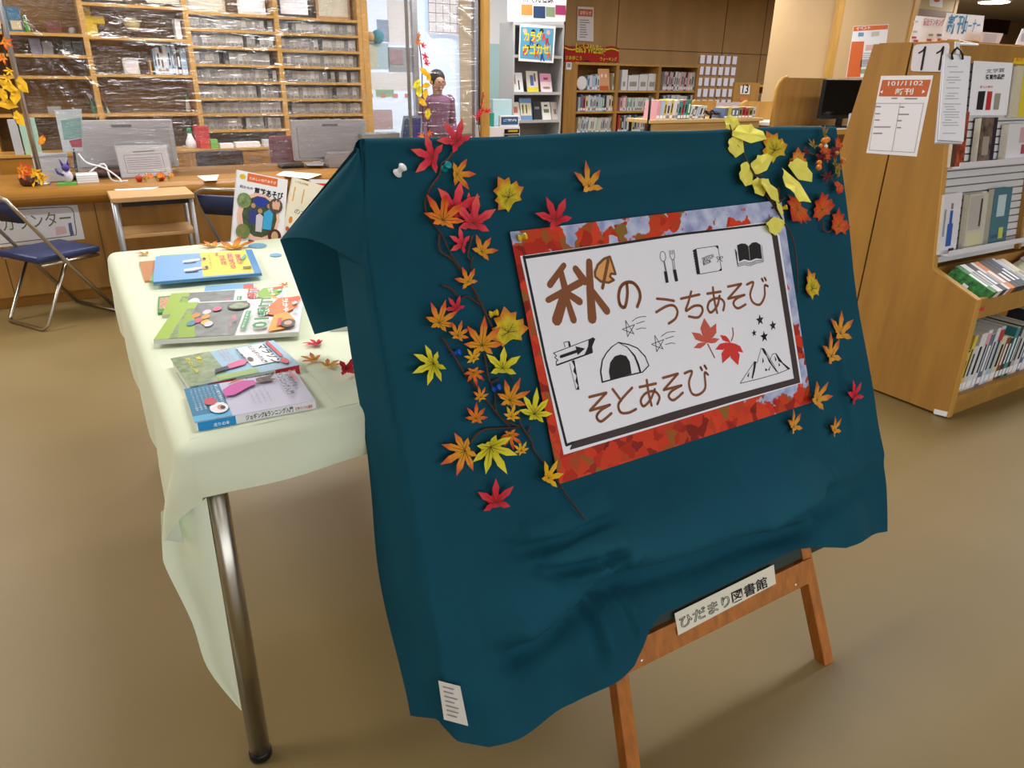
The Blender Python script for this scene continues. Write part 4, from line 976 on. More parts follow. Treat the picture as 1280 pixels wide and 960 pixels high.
B.poly([(.74, .55), (.86, .55), (.88, .62), (.86, .68), (.83, .65), (.80, .69), (.77, .65), (.73, .66), (.72, .6)], 'd8a890'); B.oval(.82, .17, .07, .07, 'c0a07a'); B.poly([(.3, .02), (.78, .02), (.80, .08), (.6, .05), (.32, .07)], '4a4438')
pl2 = Plane(base + Vector((0, 0.09, 0)), (-0.05, -math.cos(R2D(12)), math.sin(R2D(12))))
B = Standing(pl2, (352, 293), (398, 297), (366, 221), 0.02, 'e8e0cc', 'cream book numbered 11 in orange, standing behind the hanging cloth corner', 'books standing on the table')
B.text('11', .10, .60, .38, .60, .055, 'd8a04a', -.02); B.text('の木', .22, .40, .55, .40, .022, '3a3a3a'); B.text('こどもの図鑑', .08, .92, .45, .92, .008, 'b8963a', .02); B.oval(.16, .28, .05, .06, 'd8823a'); B.oval(.12, .12, .05, .04, 'c0563a')
pl3 = Plane(base + Vector((0, 0.16, 0)), (-0.05, -math.cos(R2D(10)), math.sin(R2D(10))))
B = Standing(pl3, (392, 285), (440, 288), (388, 224), 0.03, 'e6e2e4', 'white book with a red label standing behind the cream numbered book', 'books standing on the table')
B.rect(.12, .72, .7, .92, 'd23c40')
# ================================================================== STAFF COUNTER
ORD = ['first', 'second', 'third', 'fourth', 'fifth', 'sixth', 'seventh', 'eighth', 'ninth', 'tenth', 'eleventh', 'twelfth', 'thirteenth', 'fourteenth', 'fifteenth', 'sixteenth', 'seventeenth', 'eighteenth', 'nineteenth', 'twentieth', 'twenty-first', 'twenty-second', 'twenty-third', 'twenty-fourth']
def slab(name, m_, a, b, parent=None, bevel=0.0, **k): return MB().box(a, b).part(name, m_, parent, bevel=bevel, **k)
def yb(px0, py0, px1, py1, Y):
    """world x0, z0, x1, z1 on the wall plane y = Y of a picture box"""
    a, b = on_y(px0, py1, Y), on_y(px1, py0, Y); return a.x, a.z, b.x, b.z
YC = 5.13
ZC0 = on_y(60, 236, 5.02).z
cx0, cx1 = -2.2, 3.55
counter = thing('service_counter', 'long oak service counter with a rounded front edge facing the table', 'counter', (0.6, 5.4, 0))
slab('front_panel', WOOD, (cx0, YC, 0.07), (cx1, YC + 0.03, ZC0 - 0.06), counter)
for px in (127, 0): 
    x = on_y(px, 300, YC).x; slab('panel_joint', _M['panel_joint'], (x - .003, YC - .001, 0.07), (x + .003, YC + .002, ZC0 - .1), counter)
slab('plinth', WOODD, (cx0, YC + 0.03, 0), (cx1, YC + 0.6, 0.07), counter)
slab('side_panel', WOOD, (cx1 - 0.03, YC + .03, 0.07), (cx1, YC + 0.65, ZC0 - .06), counter)
nose = [Vector((cx0, 5.05 + 0.05 * -math.sin(t), ZC0 - 0.05 + 0.05 * math.cos(t))) for t in [i * math.pi / 10 for i in range(11)]]
MB().prism([Vector((cx0, YC + 0.68, ZC0))] + nose + [Vector((cx0, YC + 0.68, ZC0 - 0.1))], (cx1 - cx0, 0, 0)).part('worktop', WOODD, counter)
ZCT = ZC0
# poster on the counter front
C1 = crop(0, 170, 0.2708)
CF = Plane((0, YC, 0), (0, -1, 0)); NF = Vector((0, -1, 0))
q = [CF(*C1(*p), .002) for p in ((-60, 335), (357, 318), (392, 475), (-60, 520))]
sg = thing('counter_sign', 'white paper sign lettered in green katakana on the counter front', 'sign', q[0])
sh = MB().prism(q, NF * .0012).part('paper', WHITE, sg)
b = MB(); put_text(b, 'カウンター', CF(*C1(18, 440), .0038), CF(*C1(335, 408), .0038), NF, .085, .005); b.part('lettering', mat('sign_green', '#6d7a52', .6), sh)
b = MB(); put_line(b, smooth_path([CF(*C1(*p), .0036) for p in ((0, 345), (250, 330), (330, 335), (345, 400), (352, 450), (330, 460), (180, 478), (0, 500))], 3), .004, NF); b.part('border', INK, sh)
b = MB(); put_poly(b, [CF(*C1(*p), .0036) for p in ((315, 402), (330, 400), (335, 430), (342, 455), (325, 460), (318, 430))]); b.part('figure_print', mat('print_figure_blue', '#5a6a9a', .6), sh)
b = MB(); put_poly(b, [CF(*C1(*p), .0033) for p in ((255, 420), (300, 415), (310, 450), (260, 460))]); b.part('blossom_print', mat('print_pale_pink', '#e6c4cc', .6), sh)
# ------------------------------------------------------------------ trolley table
yf, yr = 4.66, 4.98
x0, _, x1, zt_ = yb(139, 244, 243, 252, yf)
zt_ = on_y(190, 245, yf).z
tt = thing('trolley_table', 'small grey-legged trolley table with light wood top in front of the counter', 'table', ((x0 + x1) / 2, (yf + yr) / 2, 0))
LTW = mat('light_wood_laminate', '#c79f6b', 0.4, 0.1, 4, stretch=(1, 8, 4)); PIPE = mat('silver_grey_pipe', '#a7aaae', 0.35, metal=.6)
slab('tabletop', LTW, (x0, yf, zt_ - .028), (x1, yr, zt_), tt, bevel=.004)
slab('apron', BLACK, (x0 + .05, yf + .02, zt_ - .055), (x1 - .03, yf + .035, zt_ - .028), tt)
for lx in (x0 + .02, x1 - .02):
    for ly in (yf + .02, yr - .02): MB().tube([(lx, ly, 0), (lx, ly, zt_ - .028)], .013, 10).part('leg', PIPE, tt, smooth=True)
zs = on_y(190, 292, yf).z
slab('shelf', LTW, (x0 + .02, yf + .01, zs - .02), (x1 - .02, yr - .01, zs), tt, bevel=.003)
def flat_paper(pts, z, label, group=None, m_=None, name='paper_sheet', cat='paper'):
    b = MB(); b.prism([on_z(*p, z) for p in pts], UPZ * .0015); return tag(b.part(name, m_ or WHITE), label, cat, group)
flat_paper([C1(*p) for p in ((500, 240), (680, 218), (790, 222), (700, 245), (540, 252))], zt_ + .0005, 'white paper lying on the trolley tabletop')
flat_paper([C1(*p) for p in ((910, 185), (1010, 180), (1000, 205), (945, 208))], ZCT + .0005, 'white form lying on the counter right of the trolley')
# ------------------------------------------------------------------ pipe folding chairs
NAVY = mat('navy_vinyl', '#27335c', 0.4, 0.08, 6)
def folding_chair(label, loc, rz, group='navy folding chairs'):
    t = thing('folding_chair', label, 'chair', (0, 0, 0), group)
    w_ = 0.20; R_ = .0105
    # local: faces +y; front feet at y=+.2, rear feet at y=-.2
    hp = [(-w_, .24, .012), (-w_, .0, .36), (-w_, -.19, .66), (-w_ * .93, -.225, .725), (-w_ * .6, -.245, .75), (w_ * .6, -.245, .75), (w_ * .93, -.225, .725), (w_, -.19, .66), (w_, .0, .36), (w_, .24, .012)]
    MB().tube(hp, R_, 10).part('back_frame', STEEL, t, smooth=True)
    u = w_ - .025
    MB().tube([(-u, .02, .375), (-u, -.17, .03), (-u + .02, -.19, .012), (u - .02, -.19, .012), (u, -.17, .03), (u, .02, .375)], R_, 10).part('rear_leg_frame', STEEL, t, smooth=True)
    MB().tube([(-w_, .24, .012), (w_, .24, .012)], R_, 10).part('front_rail', STEEL, t, smooth=True)
    MB().tube([(-w_ + .02, -.13, .36), (-w_ + .02, .2, .36), (w_ - .02, .2, .36), (w_ - .02, -.13, .36)], .009, 8).part('seat_rail', STEEL, t, smooth=True)
    slab('seat', NAVY, (-.185, -.15, .372), (.185, .22, .41), t, bevel=.014)
    q = [Vector((x, -.168 - .016 * math.cos(x * 8) + (.62 - z) * .5, z)) for z in (.60, .71) for x in (-.185, -.09, 0, .09, .185)]
    b = MB(); b.grid([q[:5], q[5:]]); b.part('backrest', NAVY, t, solid=.016, smooth=True)
    t.location = loc; t.rotation_euler = (0, 0, rz); return t
F1, F2, G1, G2 = [on_z(*p, 0) for p in ((50, 418), (2, 403), (130, 393), (92, 381))]
mid_r, mid_f = (F1 + F2) / 2, (G1 + G2) / 2; dd = mid_f - mid_r
c0 = (mid_r + mid_f) / 2
folding_chair('navy folding chair beside the counter sign with its backrest towards the viewer', (c0.x + .02, c0.y, 0), math.atan2(-dd.x, dd.y))
c1 = on_y(290, 262, 4.55)
folding_chair('navy folding chair half hidden behind the upright nature-play book', (c1.x + .08, 4.45, 0), R2D(-40))
# ------------------------------------------------------------------ things on the counter
def monitor(box, Y, label, white=True):
    xa, za, xb, zb = yb(*box, Y)
    t = thing('desktop_monitor', label, 'monitor', ((xa + xb) / 2, Y, ZCT), 'monitors on the counter')
    slab('casing', mat('monitor_shell', '#c4c4c8', .35), (xa, Y - .02, za + (zb - za) * .12), (xb, Y + .03, zb), t, bevel=.008)
    slab('back_cover', mat('monitor_back', '#b5b4b8', .4), (xa + .03, Y - .032, za + (zb - za) * .18), (xb - .03, Y - .018, zb - .045), t, bevel=.005)
    slab('vent_slot', mat('vent_grey', '#77787c', .5), ((xa + xb) / 2 - .06, Y - .023, zb - .045), ((xa + xb) / 2 + .06, Y - .019, zb - .028), t)
    slab('stand_neck', mat('monitor_shell', '#c4c4c8', .35), ((xa + xb) / 2 - .09, Y - .02, ZCT + .01), ((xa + xb) / 2 + .09, Y, za + (zb - za) * .3), t)
    slab('stand_foot', mat('monitor_shell', '#c4c4c8', .35), ((xa + xb) / 2 - .13, Y - .08, ZCT), ((xa + xb) / 2 + .13, Y + .1, ZCT + .012), t, bevel=.004)
    slab('screen', BLACK, (xa + .015, Y + .03, za + (zb - za) * .15), (xb - .015, Y + .032, zb - .015), t)
    return t
monitor((97, 149, 214, 222), 5.62, 'pale grey monitor seen from behind, propped notice in front of it')
monitor((369, 149, 456, 208), 5.62, 'pale grey monitor seen from behind, nearest the easel cloth corner')
def paper_panel(name, label, cat, pts, plane, lines=0, th=.0015, m_=None, group=None):
    t = thing(name, label, cat, plane(*pts[-1]), group); n = plane.n
    s = MB().prism([plane(*p) for p in pts], n * th).part('sheet', m_ or WHITE, t)
    return t, s
# certificate-like notice propped against the monitor
npl = Plane(on_y(180, 222, 5.35), (0, -math.cos(R2D(15)), math.sin(R2D(15))))
t, s = paper_panel('notice_card', 'white notice card with an ornate border propped before the grey monitor', 'notice', [C1(*p) for p in ((532, 50), (765, 45), (795, 182), (565, 192))], npl)
ln_ = lambda a, b_, w_=.003: put_line(MB(), [npl(*C1(*a), .003), npl(*C1(*b_), .003)], w_, npl.n)
b = MB(); put_line(b, [npl(*C1(*p), .003) for p in ((570, 90), (745, 80), (765, 165), (590, 172))], .0025, npl.n, closed=True)
for i in range(6): put_line(b, [npl(*C1(582 + i * 3, 104 + i * 10), .003), npl(*C1(735 + i * 3, 96 + i * 10), .003)], .0025, npl.n)
put_line(b, [npl(*C1(615, 74), .003), npl(*C1(710, 68), .003)], .006, npl.n)
b.part('print', GREYINK, s)
MB().prism([npl(*C1(*p), -.001) for p in ((527, 44), (770, 40), (800, 188), (562, 198))], npl.n * -.003).part('backing', mat('clear_acrylic_edge', '#cfd3da', .1), t)
# acrylic leaflet holder left of the monitor
apl = Plane(on_y(90, 200, 5.42), (0, -math.cos(R2D(10)), math.sin(R2D(10))))
t, s = paper_panel('leaflet_stand', 'upright leaflet stand with teal and red printed sheet left of the monitor', 'leaflet stand', [(68, 138), (102, 136), (104, 189), (79, 190)], apl, m_=mat('leaflet_pale', '#c6cdd2', .3))
b = MB(); put_poly(b, [apl(*p, .0025) for p in ((76, 150), (101, 147), (103, 172), (80, 175))]); b.part('print', mat('print_teal', '#7fa8a4', .5), s)
b = MB(); put_poly(b, [apl(*p, .0027) for p in ((86, 176), (102, 173), (103, 184), (90, 184))]); b.part('print', mat('print_crimson', '#a8384e', .5), s)
slab('base', BLACK, (apl(88, 200).x - .03, 5.38, ZCT), (apl(88, 200).x + .06, 5.48, ZCT + .012), t)
MB().tube([(apl(92, 200).x, 5.43, ZCT + .01), apl(92, 186, -.004)], .008, 8).part('post', BLACK, t)
def boxthing(name, label, cat, box, Y, dep, m_, z0=None, group=None, lid=None, bevel=.004):
    xa, za, xb, zb = yb(*box, Y)
    if z0 is not None: zb = z0 + (zb - za) if za > z0 + .5 else zb; za = z0
    t = thing(name, label, cat, ((xa + xb) / 2, Y + dep / 2, za), group)
    slab('body', m_, (xa, Y, za), (xb, Y + dep, zb), t, bevel=bevel)
    return t, (xa, za, xb, zb)
t, bx = boxthing('document_tray', 'white document box on the counter behind the red leaf pot', 'box', (48, 196, 84, 230), 5.32, .16, WHITE2, ZCT)
slab('lid', mat('grey_lid', '#b9bcc4', .4), (bx[0] - .004, 5.316, bx[3]), (bx[2] + .004, 5.484, bx[3] + .012), t, bevel=.003)
t, bx = boxthing('toner_carton', 'white pamphlet pile on the counter left of the trolley', 'pamphlets', (98, 218, 122, 233), 5.2, .15, WHITE, ZCT, bevel=.001)
for i in range(3): slab('sheet_edge', mat('sheet_edge', '#c9ccd4', .6), (bx[0] - .001, 5.199, bx[1] + .012 + i * .014), (bx[2] + .001, 5.2, bx[1] + .015 + i * .014), t)
# potted paper leaves
p = on_y(37, 232, 5.2); pot = thing('leaf_pot', 'dark pot of red and orange paper leaves on the counter', 'ornament', (p.x, 5.2, ZCT))
MB().lathe((p.x, 5.2, ZCT), [(.03, 0), (.045, .01), (.05, .05), (.042, .055)], 14).part('pot', mat('pot_brown', '#4a2c20', .5), pot, smooth=True)
for i in range(9):
    a = i * .7; q_ = Vector((p.x + .012 * i - .03, 5.17, ZCT + .07 + .03 * math.sin(i * 2.2)))
    leaf_at(q_, Vector((math.cos(a), -.3, math.sin(a))), .05, Vector((-.2, -1, .3)), 'p', 'c' if i < 5 else 'A', None, pot)
# purple figurine on a green stand
p = on_y(84, 230, 5.15); fg = thing('figurine', 'small white and purple figurine on a green stand on the counter', 'figurine', (p.x, 5.15, ZCT))
slab('stand', mat('figurine_green', '#5fae4a', .5), (p.x - .05, 5.12, ZCT), (p.x + .05, 5.19, ZCT + .012), fg)
MB().ball((p.x + .01, 5.15, ZCT + .05), .03, 12, (1, .8, 1.2)).part('body', mat('figurine_white', '#cfcfe0', .5), fg, smooth=True)
MB().ball((p.x + .01, 5.14, ZCT + .10), .022, 12).part('head', mat('figurine_purple', '#4b3f8c', .5), fg, smooth=True)
for s_ in (-1, 1): MB().tube([(p.x + .01 + s_ * .012, 5.14, ZCT + .11), (p.x + .01 + s_ * .022, 5.14, ZCT + .15)], [.008, .003], 8).part('ear', _M['figurine_purple'], fg, smooth=True)
MB().tube([(p.x - .01, 5.13, ZCT + .06), (p.x - .035, 5.12, ZCT + .075), (p.x - .04, 5.12, ZCT + .10)], .008, 8).part('arm', _M['figurine_purple'], fg, smooth=True)
# little apples and leaf garland at the foot of the notice
for px, py, r, lb in ((174, 224, .021, 'red apple ornament before the notice card, left one'), (201, 220, .026, 'red apple ornament before the notice card, right one')):
    p = on_y(px, py, 5.12); t = thing('apple_ornament', lb, 'ornament', (p.x, 5.12, ZCT), 'apple ornaments')
    MB().lathe((p.x, 5.12, ZCT), [(r * .4, 0), (r * .9, r * .5), (r, r * 1.1), (r * .8, r * 1.7), (r * .3, r * 1.85), (r * .1, r * 1.7)], 12).part('fruit', mat('apple_red', '#b3361f', .35), t, smooth=True)
    MB().tube([(p.x, 5.12, ZCT + r * 1.7), (p.x + .004, 5.12, ZCT + r * 2.2)], .002, 6).part('stem', TWIG, t)
gl = thing('leaf_garland', 'small garland of olive and orange leaves lying on the counter between apples', 'ornament', (on_y(190, 224, 5.12).x, 5.12, ZCT))
for i in range(8):
    q_ = Vector((on_y(180 + i * 5, 224, 5.1).x, 5.08 + .02 * (i % 2), ZCT + .02 + .01 * (i % 3)))
    leaf_at(q_, Vector((math.cos(i * 2), -.3, math.sin(i * 2))), .028, Vector((0, -1, .5)), 'p', ('v', 'o', 'c')[i % 3], None, gl)
# white cables drooping from the monitor
for k, pts in enumerate((((98, 192), (108, 203), (130, 210), (148, 222), (152, 228)), ((112, 215), (130, 205), (140, 225), (160, 226)))):
    MB().tube(smooth_path([on_y(*p, 5.22 - .02 * i) for i, p in enumerate(pts)], 5), .005, 6)
    o = MB().tube(smooth_path([on_y(*p, 5.25 - .02 * i) for i, p in enumerate(pts)], 5), .005, 6).part('cable', WHITE2, None, smooth=True, org=on_y(*pts[-1], 5.3))
    tag(o, ('white cable drooping from the leaflet stand to the trolley', 'white cable looping behind the pamphlet pile')[k], 'cable', 'white cables')
# dark printer block under the monitor
t, bx = boxthing('card_reader', 'dark card reader under the grey monitor, behind the cables', 'card reader', (120, 208, 150, 224), 5.42, .08, BLACK, ZCT)
slab('stripe', mat('reader_red', '#7a2030', .5), (bx[0] + .01, 5.416, bx[3] - .035), (bx[2] - .01, 5.42, bx[3] - .018), t)
# tablet display, grey box, paper piles and white drawer unit on the counter's far end
pl = Plane(on_y(515, 200, 5.55), (0, -math.cos(R2D(12)), math.sin(R2D(12))))
t, s = paper_panel('tablet_display', 'blue-screened tablet display standing on the counter behind the cloth top', 'tablet', [(504, 145), (528, 145), (525, 205), (496, 205)], pl, m_=mat('tablet_frame', '#8fa0b8', .3), th=.012)
b = MB(); put_poly(b, [pl(*p, .0125) for p in ((506, 147.5), (526, 147.5), (523.5, 203), (499, 203))]); b.part('screen', mat('screen_blue', '#1d4f86', .08, spec=.8), s)
b = MB(); put_poly(b, [pl(*p, .0128) for p in ((517, 150), (526, 147.5), (524, 203), (515, 203))]); b.part('screen_reflection', mat('screen_deep_blue', '#252f9a', .08, spec=.8), s)
slab('stand_foot', GREYM, (pl(510, 203).x - .03, 5.52, ZCT), (pl(510, 203).x + .06, 5.66, ZCT + .01), t)
boxthing('storage_box', 'grey storage box on the counter left of the tablet display', 'box', (478, 166, 500, 210), 5.6, .12, GREYM, ZCT)
for i in range(4):
    xa, za, xb, zb = yb(452 + i, 200, 478, 206, 5.5)
    z_ = ZCT + i * .055
    tag(slab('paper_pile', mat('pile_%d' % (i % 2), ('#d0cfc8', '#aeb0b4')[i % 2], .7), (xa, 5.5, z_), (xb, 5.7, z_ + .05)), ('lowest', 'second', 'third', 'topmost')[i] + ' bundle of papers piled behind the cloth corner', 'papers', 'paper bundles on the counter')
t, bx = boxthing('drawer_unit', 'small white drawer unit with yellow labelled drawers on the counter end', 'drawer unit', (612, 158, 650, 205), 5.45, .25, WHITE2, ZCT)
for i in range(3):
    z_ = bx[3] - .035 - i * .045
    d_ = slab('drawer', BLACK, (bx[0] + (bx[2] - bx[0]) * .48, 5.44, z_ - .018), (bx[2] - .012, 5.46, z_ + .016), t)
    slab('drawer_label', mat('label_yellow', '#c9a92c', .5), (bx[0] + (bx[2] - bx[0]) * .58, 5.436, z_ - .006), (bx[2] - .03, 5.441, z_ + .008), d_)
zt2 = bx[3]
t, b2 = boxthing('card_display', 'blue and white card display on top of the white drawer unit', 'card display', (625, 144, 649, 158), 5.47, .03, WHITE, zt2)
MB().box((b2[0] + .012, 5.466, b2[1] + .015), (b2[2] - .012, 5.47, b2[3] - .012)).part('card', mat('card_blue', '#2c5a86', .5), t)
b = MB(); put_text(b, 'ご案内', Vector((b2[0] + .03, 5.465, b2[1] + .04)), Vector((b2[2] - .03, 5.465, b2[1] + .04)), NF, .02, .02); b.part('lettering', WHITE, t)
t, b3 = boxthing('leaflet_rack', 'pale blue leaflets standing behind the card display', 'leaflets', (616, 124, 640, 158), 5.56, .05, mat('leaflet_blue', '#bcdbe4', .5), zt2)
t, b3 = boxthing('glue_bottle', 'teal bottle on the white drawer unit beside the wooden post', 'bottle', (613, 141, 618, 158), 5.5, .03, mat('bottle_teal', '#2f9a86', .3), zt2)

# ------------------------------------------------------------------ post, poles and clear vinyl sheet
px_ = on_y(606, 170, 5.3).x
pw = thing('timber_post', 'light timber post rising from the counter end to the ceiling', 'post', (px_, 5.3, ZCT))
slab('shaft', WOODL, (px_ - .028, 5.27, ZCT + .012), (px_ + .028, 5.33, ZC), pw, bevel=.003)
slab('foot_plate', ALU, (px_ - .05, 5.25, ZCT), (px_ + .05, 5.35, ZCT + .012), pw)
pole_x = on_y(47, 205, 5.24).x
pole = thing('steel_pole', 'silver pole clamped to the counter and hung with autumn leaves', 'pole', (pole_x, 5.24, ZCT))
MB().tube([(pole_x, 5.24, ZCT + .012), (pole_x, 5.24, ZC)], .014, 12).part('shaft', ALU, pole, smooth=True)
MB().lathe((pole_x, 5.24, ZCT), [(.045, 0), (.045, .008), (.02, .014)], 14).part('foot_plate', ALU, pole, smooth=True)
mid = on_y(523, 120, 5.24).x
p2_ = thing('steel_pole', 'grey pole behind the yellow leaf garland in the sheet middle', 'pole', (mid - .03, 5.34, ZCT))
MB().tube([(mid - .02, 5.36, ZCT + .01), (mid - .02, 5.36, ZC)], .013, 12).part('shaft', GREYM, p2_, smooth=True)
MB().lathe((mid - .02, 5.36, ZCT), [(.04, 0), (.04, .008), (.02, .012)], 14).part('foot_plate', GREYM, p2_)
p3_x = on_y(596, 100, 5.3).x
p3_ = thing('steel_pole', 'grey pole close to the timber post at the sheet edge', 'pole', (p3_x, 5.36, ZCT))
MB().tube([(p3_x, 5.36, ZCT + .01), (p3_x, 5.36, ZC)], .012, 12).part('shaft', GREYM, p3_, smooth=True)
MB().lathe((p3_x, 5.36, ZCT), [(.04, 0), (.04, .008), (.02, .012)], 14).part('foot_plate', GREYM, p3_)
def vinyl():
    M = bpy.data.materials.new('clear_vinyl'); M.use_nodes = True; nt = M.node_tree; N = nt.nodes.new
    for n_ in list(nt.nodes): nt.nodes.remove(n_)
    out = N('ShaderNodeOutputMaterial'); tr = N('ShaderNodeBsdfTransparent'); gl_ = N('ShaderNodeBsdfGlossy'); mx = N('ShaderNodeMixShader'); ad = N('ShaderNodeMath')
    tr.inputs[0].default_value = (.97, .97, .98, 1); gl_.inputs['Roughness'].default_value = .16
    fr = N('ShaderNodeFresnel'); fr.inputs[0].default_value = 1.32
    tc = N('ShaderNodeTexCoord'); mp = N('ShaderNodeMapping'); mp.inputs['Rotation'].default_value = (0, R2D(35), 0); mp.inputs['Scale'].default_value = (2, 1, 14)
    nz = N('ShaderNodeTexNoise'); nz.inputs['Scale'].default_value = 2.2; nz.inputs['Detail'].default_value = 3
    bp_ = N('ShaderNodeBump'); bp_.inputs['Strength'].default_value = .8; bp_.inputs['Distance'].default_value = .03
    L_ = nt.links.new
    L_(tc.outputs['Object'], mp.inputs[0]); L_(mp.outputs[0], nz.inputs['Vector']); L_(nz.outputs['Fac'], bp_.inputs['Height']); L_(bp_.outputs[0], gl_.inputs['Normal'])
    ad.operation = 'MULTIPLY_ADD'; L_(fr.outputs[0], ad.inputs[0]); ad.inputs[1].default_value = 3.2; ad.inputs[2].default_value = 0.04
    L_(ad.outputs[0], mx.inputs[0]); L_(tr.outputs[0], mx.inputs[1]); L_(gl_.outputs[0], mx.inputs[2]); L_(mx.outputs[0], out.inputs[0])
    return M
VIN = vinyl()
creases = []                                                    # x, z on the sheet from picture positions
def crease(a, b_, amp, wd): 
    p, q_ = on_y(*a, 5.3), on_y(*b_, 5.3); creases.append(((p.x, p.z), (q_.x, q_.z), amp, wd))
for i in range(9): crease((22, 8 + i * 5), (70 + 24 * i if i < 5 else 250 - 24 * (i - 5), 150 - i * 7 if i < 5 else 70 - (i - 5) * 14), .010, .010)
for a, b_ in (((40, 90), (75, 130)), ((55, 85), (90, 140)), ((35, 70), (140, 118)), ((25, 30), (120, 100)), ((30, 48), (62, 128))): crease(a, b_, .012, .008)
for a, b_ in (((310, 65), (375, 52)), ((325, 55), (380, 42)), ((315, 92), (370, 80)), ((330, 22), (345, 14)), ((305, 72), (360, 60)), ((340, 48), (372, 36)), ((250, 120), (300, 132)), ((365, 90), (380, 84)), ((405, 92), (416, 84))): crease(a, b_, .010, .007)
for a, b_ in (((545, 4), (600, 60)), ((560, 0), (605, 40)), ((495, 128), (518, 108)), ((575, 78), (600, 86)), ((570, 126), (590, 116)), ((540, 60), (575, 100)), ((555, 118), (600, 160)), ((528, 40), (548, 80))): crease(a, b_, .012, .008)
xs0, xs1 = pole_x, px_ - .03
nx, nz_ = 210, 110; rows_ = []
for j in range(nz_ + 1):
    z = ZCT + .03 + (ZC - .05 - ZCT - .03) * j / nz_; row = []
    for i in range(nx + 1):
        x = xs0 + (xs1 - xs0) * i / nx; h = .012 * math.sin(3.1 * x + .7 * z) + .006 * math.sin(9 * x - 5 * z)
        for (ax, az), (bx_, bz), amp, wd in creases:
            dx, dz = bx_ - ax, bz - az; t = max(0, min(1, ((x - ax) * dx + (z - az) * dz) / (dx * dx + dz * dz)))
            e2 = (x - ax - dx * t) ** 2 + (z - az - dz * t) ** 2
            if e2 < 9 * wd * wd: h += amp * 2.0 * math.exp(-e2 / (wd * wd)) * (0.3 + math.sin(math.pi * t))
        row.append(Vector((x, 5.3 - h, z)))
    rows_.append(row)
vs_ = thing('vinyl_sheet', 'clear creased vinyl sheet hanging above the counter as a screen', 'vinyl sheet', ((xs0 + xs1) / 2, 5.3, ZCT + .03))
MB().grid(rows_).part('film', VIN, vs_, smooth=True)
# ------------------------------------------------------------------ leaf garlands on the sheet
def garland(label, pts, leaves, Y, sz):
    t = thing('leaf_garland', label, 'garland', on_y(*pts[-1], Y), 'hanging leaf garlands')
    MB().tube(smooth_path([on_y(*p, Y) for p in pts], 3), .004, 6).part('twig', TWIG, t)
    for x, y, kd, cl, k_ in leaves:
        a = random.uniform(0, 6.28)
        leaf_at(on_y(x, y, Y - .02), Vector((math.cos(a), 0, math.sin(a))), sz * k_, Vector((random.uniform(-.3, .3), -1, .2)), kd, cl, None, t)
garland('garland of red and yellow leaves wound down the silver pole', [(2, 30), (8, 80), (12, 130), (24, 160)], [(5, 52, 'p', 'c', 1.1), (4, 72, 'p', 'c', .9), (12, 88, 'p', 'A', .8), (28, 106, 'g', 'A', 1.2), (10, 107, 'g', 'A', 1.2), (20, 120, 'g', 'A', 1.2), (3, 118, 'g', 'A', 1), (10, 131, 'g', 'A', 1.2), (24, 148, 'g', 'A', 1.1), (52, 175, 'g', 'o', .8), (9, 97, 'p', 'A', .9)], 5.2, .045)
garland('garland of red, yellow and orange leaves hanging mid sheet behind the cloth top', [(522, 42), (527, 80), (528, 120), (529, 175)], [(524, 45, 'p', 'c', .8), (522, 54, 'p', 'c', .9), (528, 57, 'p', 'k', .8), (532, 70, 'p', 'k', 1.1), (533, 80, 'p', 'k', .9), (530, 90, 'g', 'A', 1.1), (536, 96, 'g', 'A', 1), (521, 105, 'g', 'y', 1.1), (533, 107, 'g', 'A', 1), (524, 114, 'g', 'y', 1.1), (532, 117, 'g', 'A', 1.1), (528, 127, 'g', 'A', 1.1), (535, 142, 'g', 'b', 1.2), (528, 170, 'p', 'c', 1), (536, 166, 'p', 'd', 1)], 5.265, .042)
garland('sprig of small scarlet leaves at the foot of the timber post', [(604, 115), (602, 130), (598, 148), (600, 172)], [(604, 120, 'p', 'r', .5), (602, 128, 'p', 'r', .6), (603, 139, 'p', 'r', .9), (608, 140, 'p', 'r', .9), (597, 146, 'p', 'r', .9), (611, 138, 'p', 'r', .7), (599, 142, 'p', 'r', .9), (596, 150, 'p', 'r', .7), (602, 173, 'p', 'd', .7)], 5.255, .04)
# ------------------------------------------------------------------ staff bookcase
YB = 8.0
bxs = [on_y(px, py, YB).x for px, py in ((113, 75), (242, 85), (352, 85), (453, 85))]
bxs = [bxs[0] - (bxs[1] - bxs[0])] + bxs
ZB0 = on_y(240, 187, 7.62).z
case = thing('staff_bookcase', 'tall oak bookcase wall behind the counter with wide and narrow shelves', 'bookcase', ((bxs[0] + bxs[-1]) / 2, 8.2, 0))
D0, D1 = YB, 8.42
slab('back_panel', mat('bookcase_back', '#8a6530', .6, .1, 3, stretch=(6, 6, .8)), (bxs[0], D1, 0), (bxs[-1], D1 + .03, ZC - .02), case)
for i, x in enumerate(bxs): slab('upright', WOODL, (x - .022, D0, 0), (x + .022, D1, ZC - .02), case)
slab('end_board', WOODL, (bxs[-1] + .022, D0 - .005, 0), (bxs[-1] + .09, D1, ZC - .02), case)
def shelf(bay, z, m_=WOODL, th=.024): return slab('shelf', m_, (bxs[bay] + .022, D0 + .004, z - th), (bxs[bay + 1] - .022, D1, z), case)
L0 = [on_y(60, y, YB).z for y in (41, 68, 95, 143)]; L1_ = [on_y(170, y, YB).z for y in (6, 47, 93, 142)]
for z in L0: shelf(0, z)
for z in L1_: shelf(1, z)
rows_y = [17, 37.5, 58.5, 80.5, 101.5, 122.5, 142, 162]
RZ = {2: [on_y(295, y, YB).z for y in rows_y], 3: [on_y(400, y + d, YB).z for y, d in zip(rows_y, (6, 5, 4.5, 2.5, 1.5, 1, .5, .5))]}
for bay in (2, 3):
    for z in RZ[bay]: shelf(bay, z)
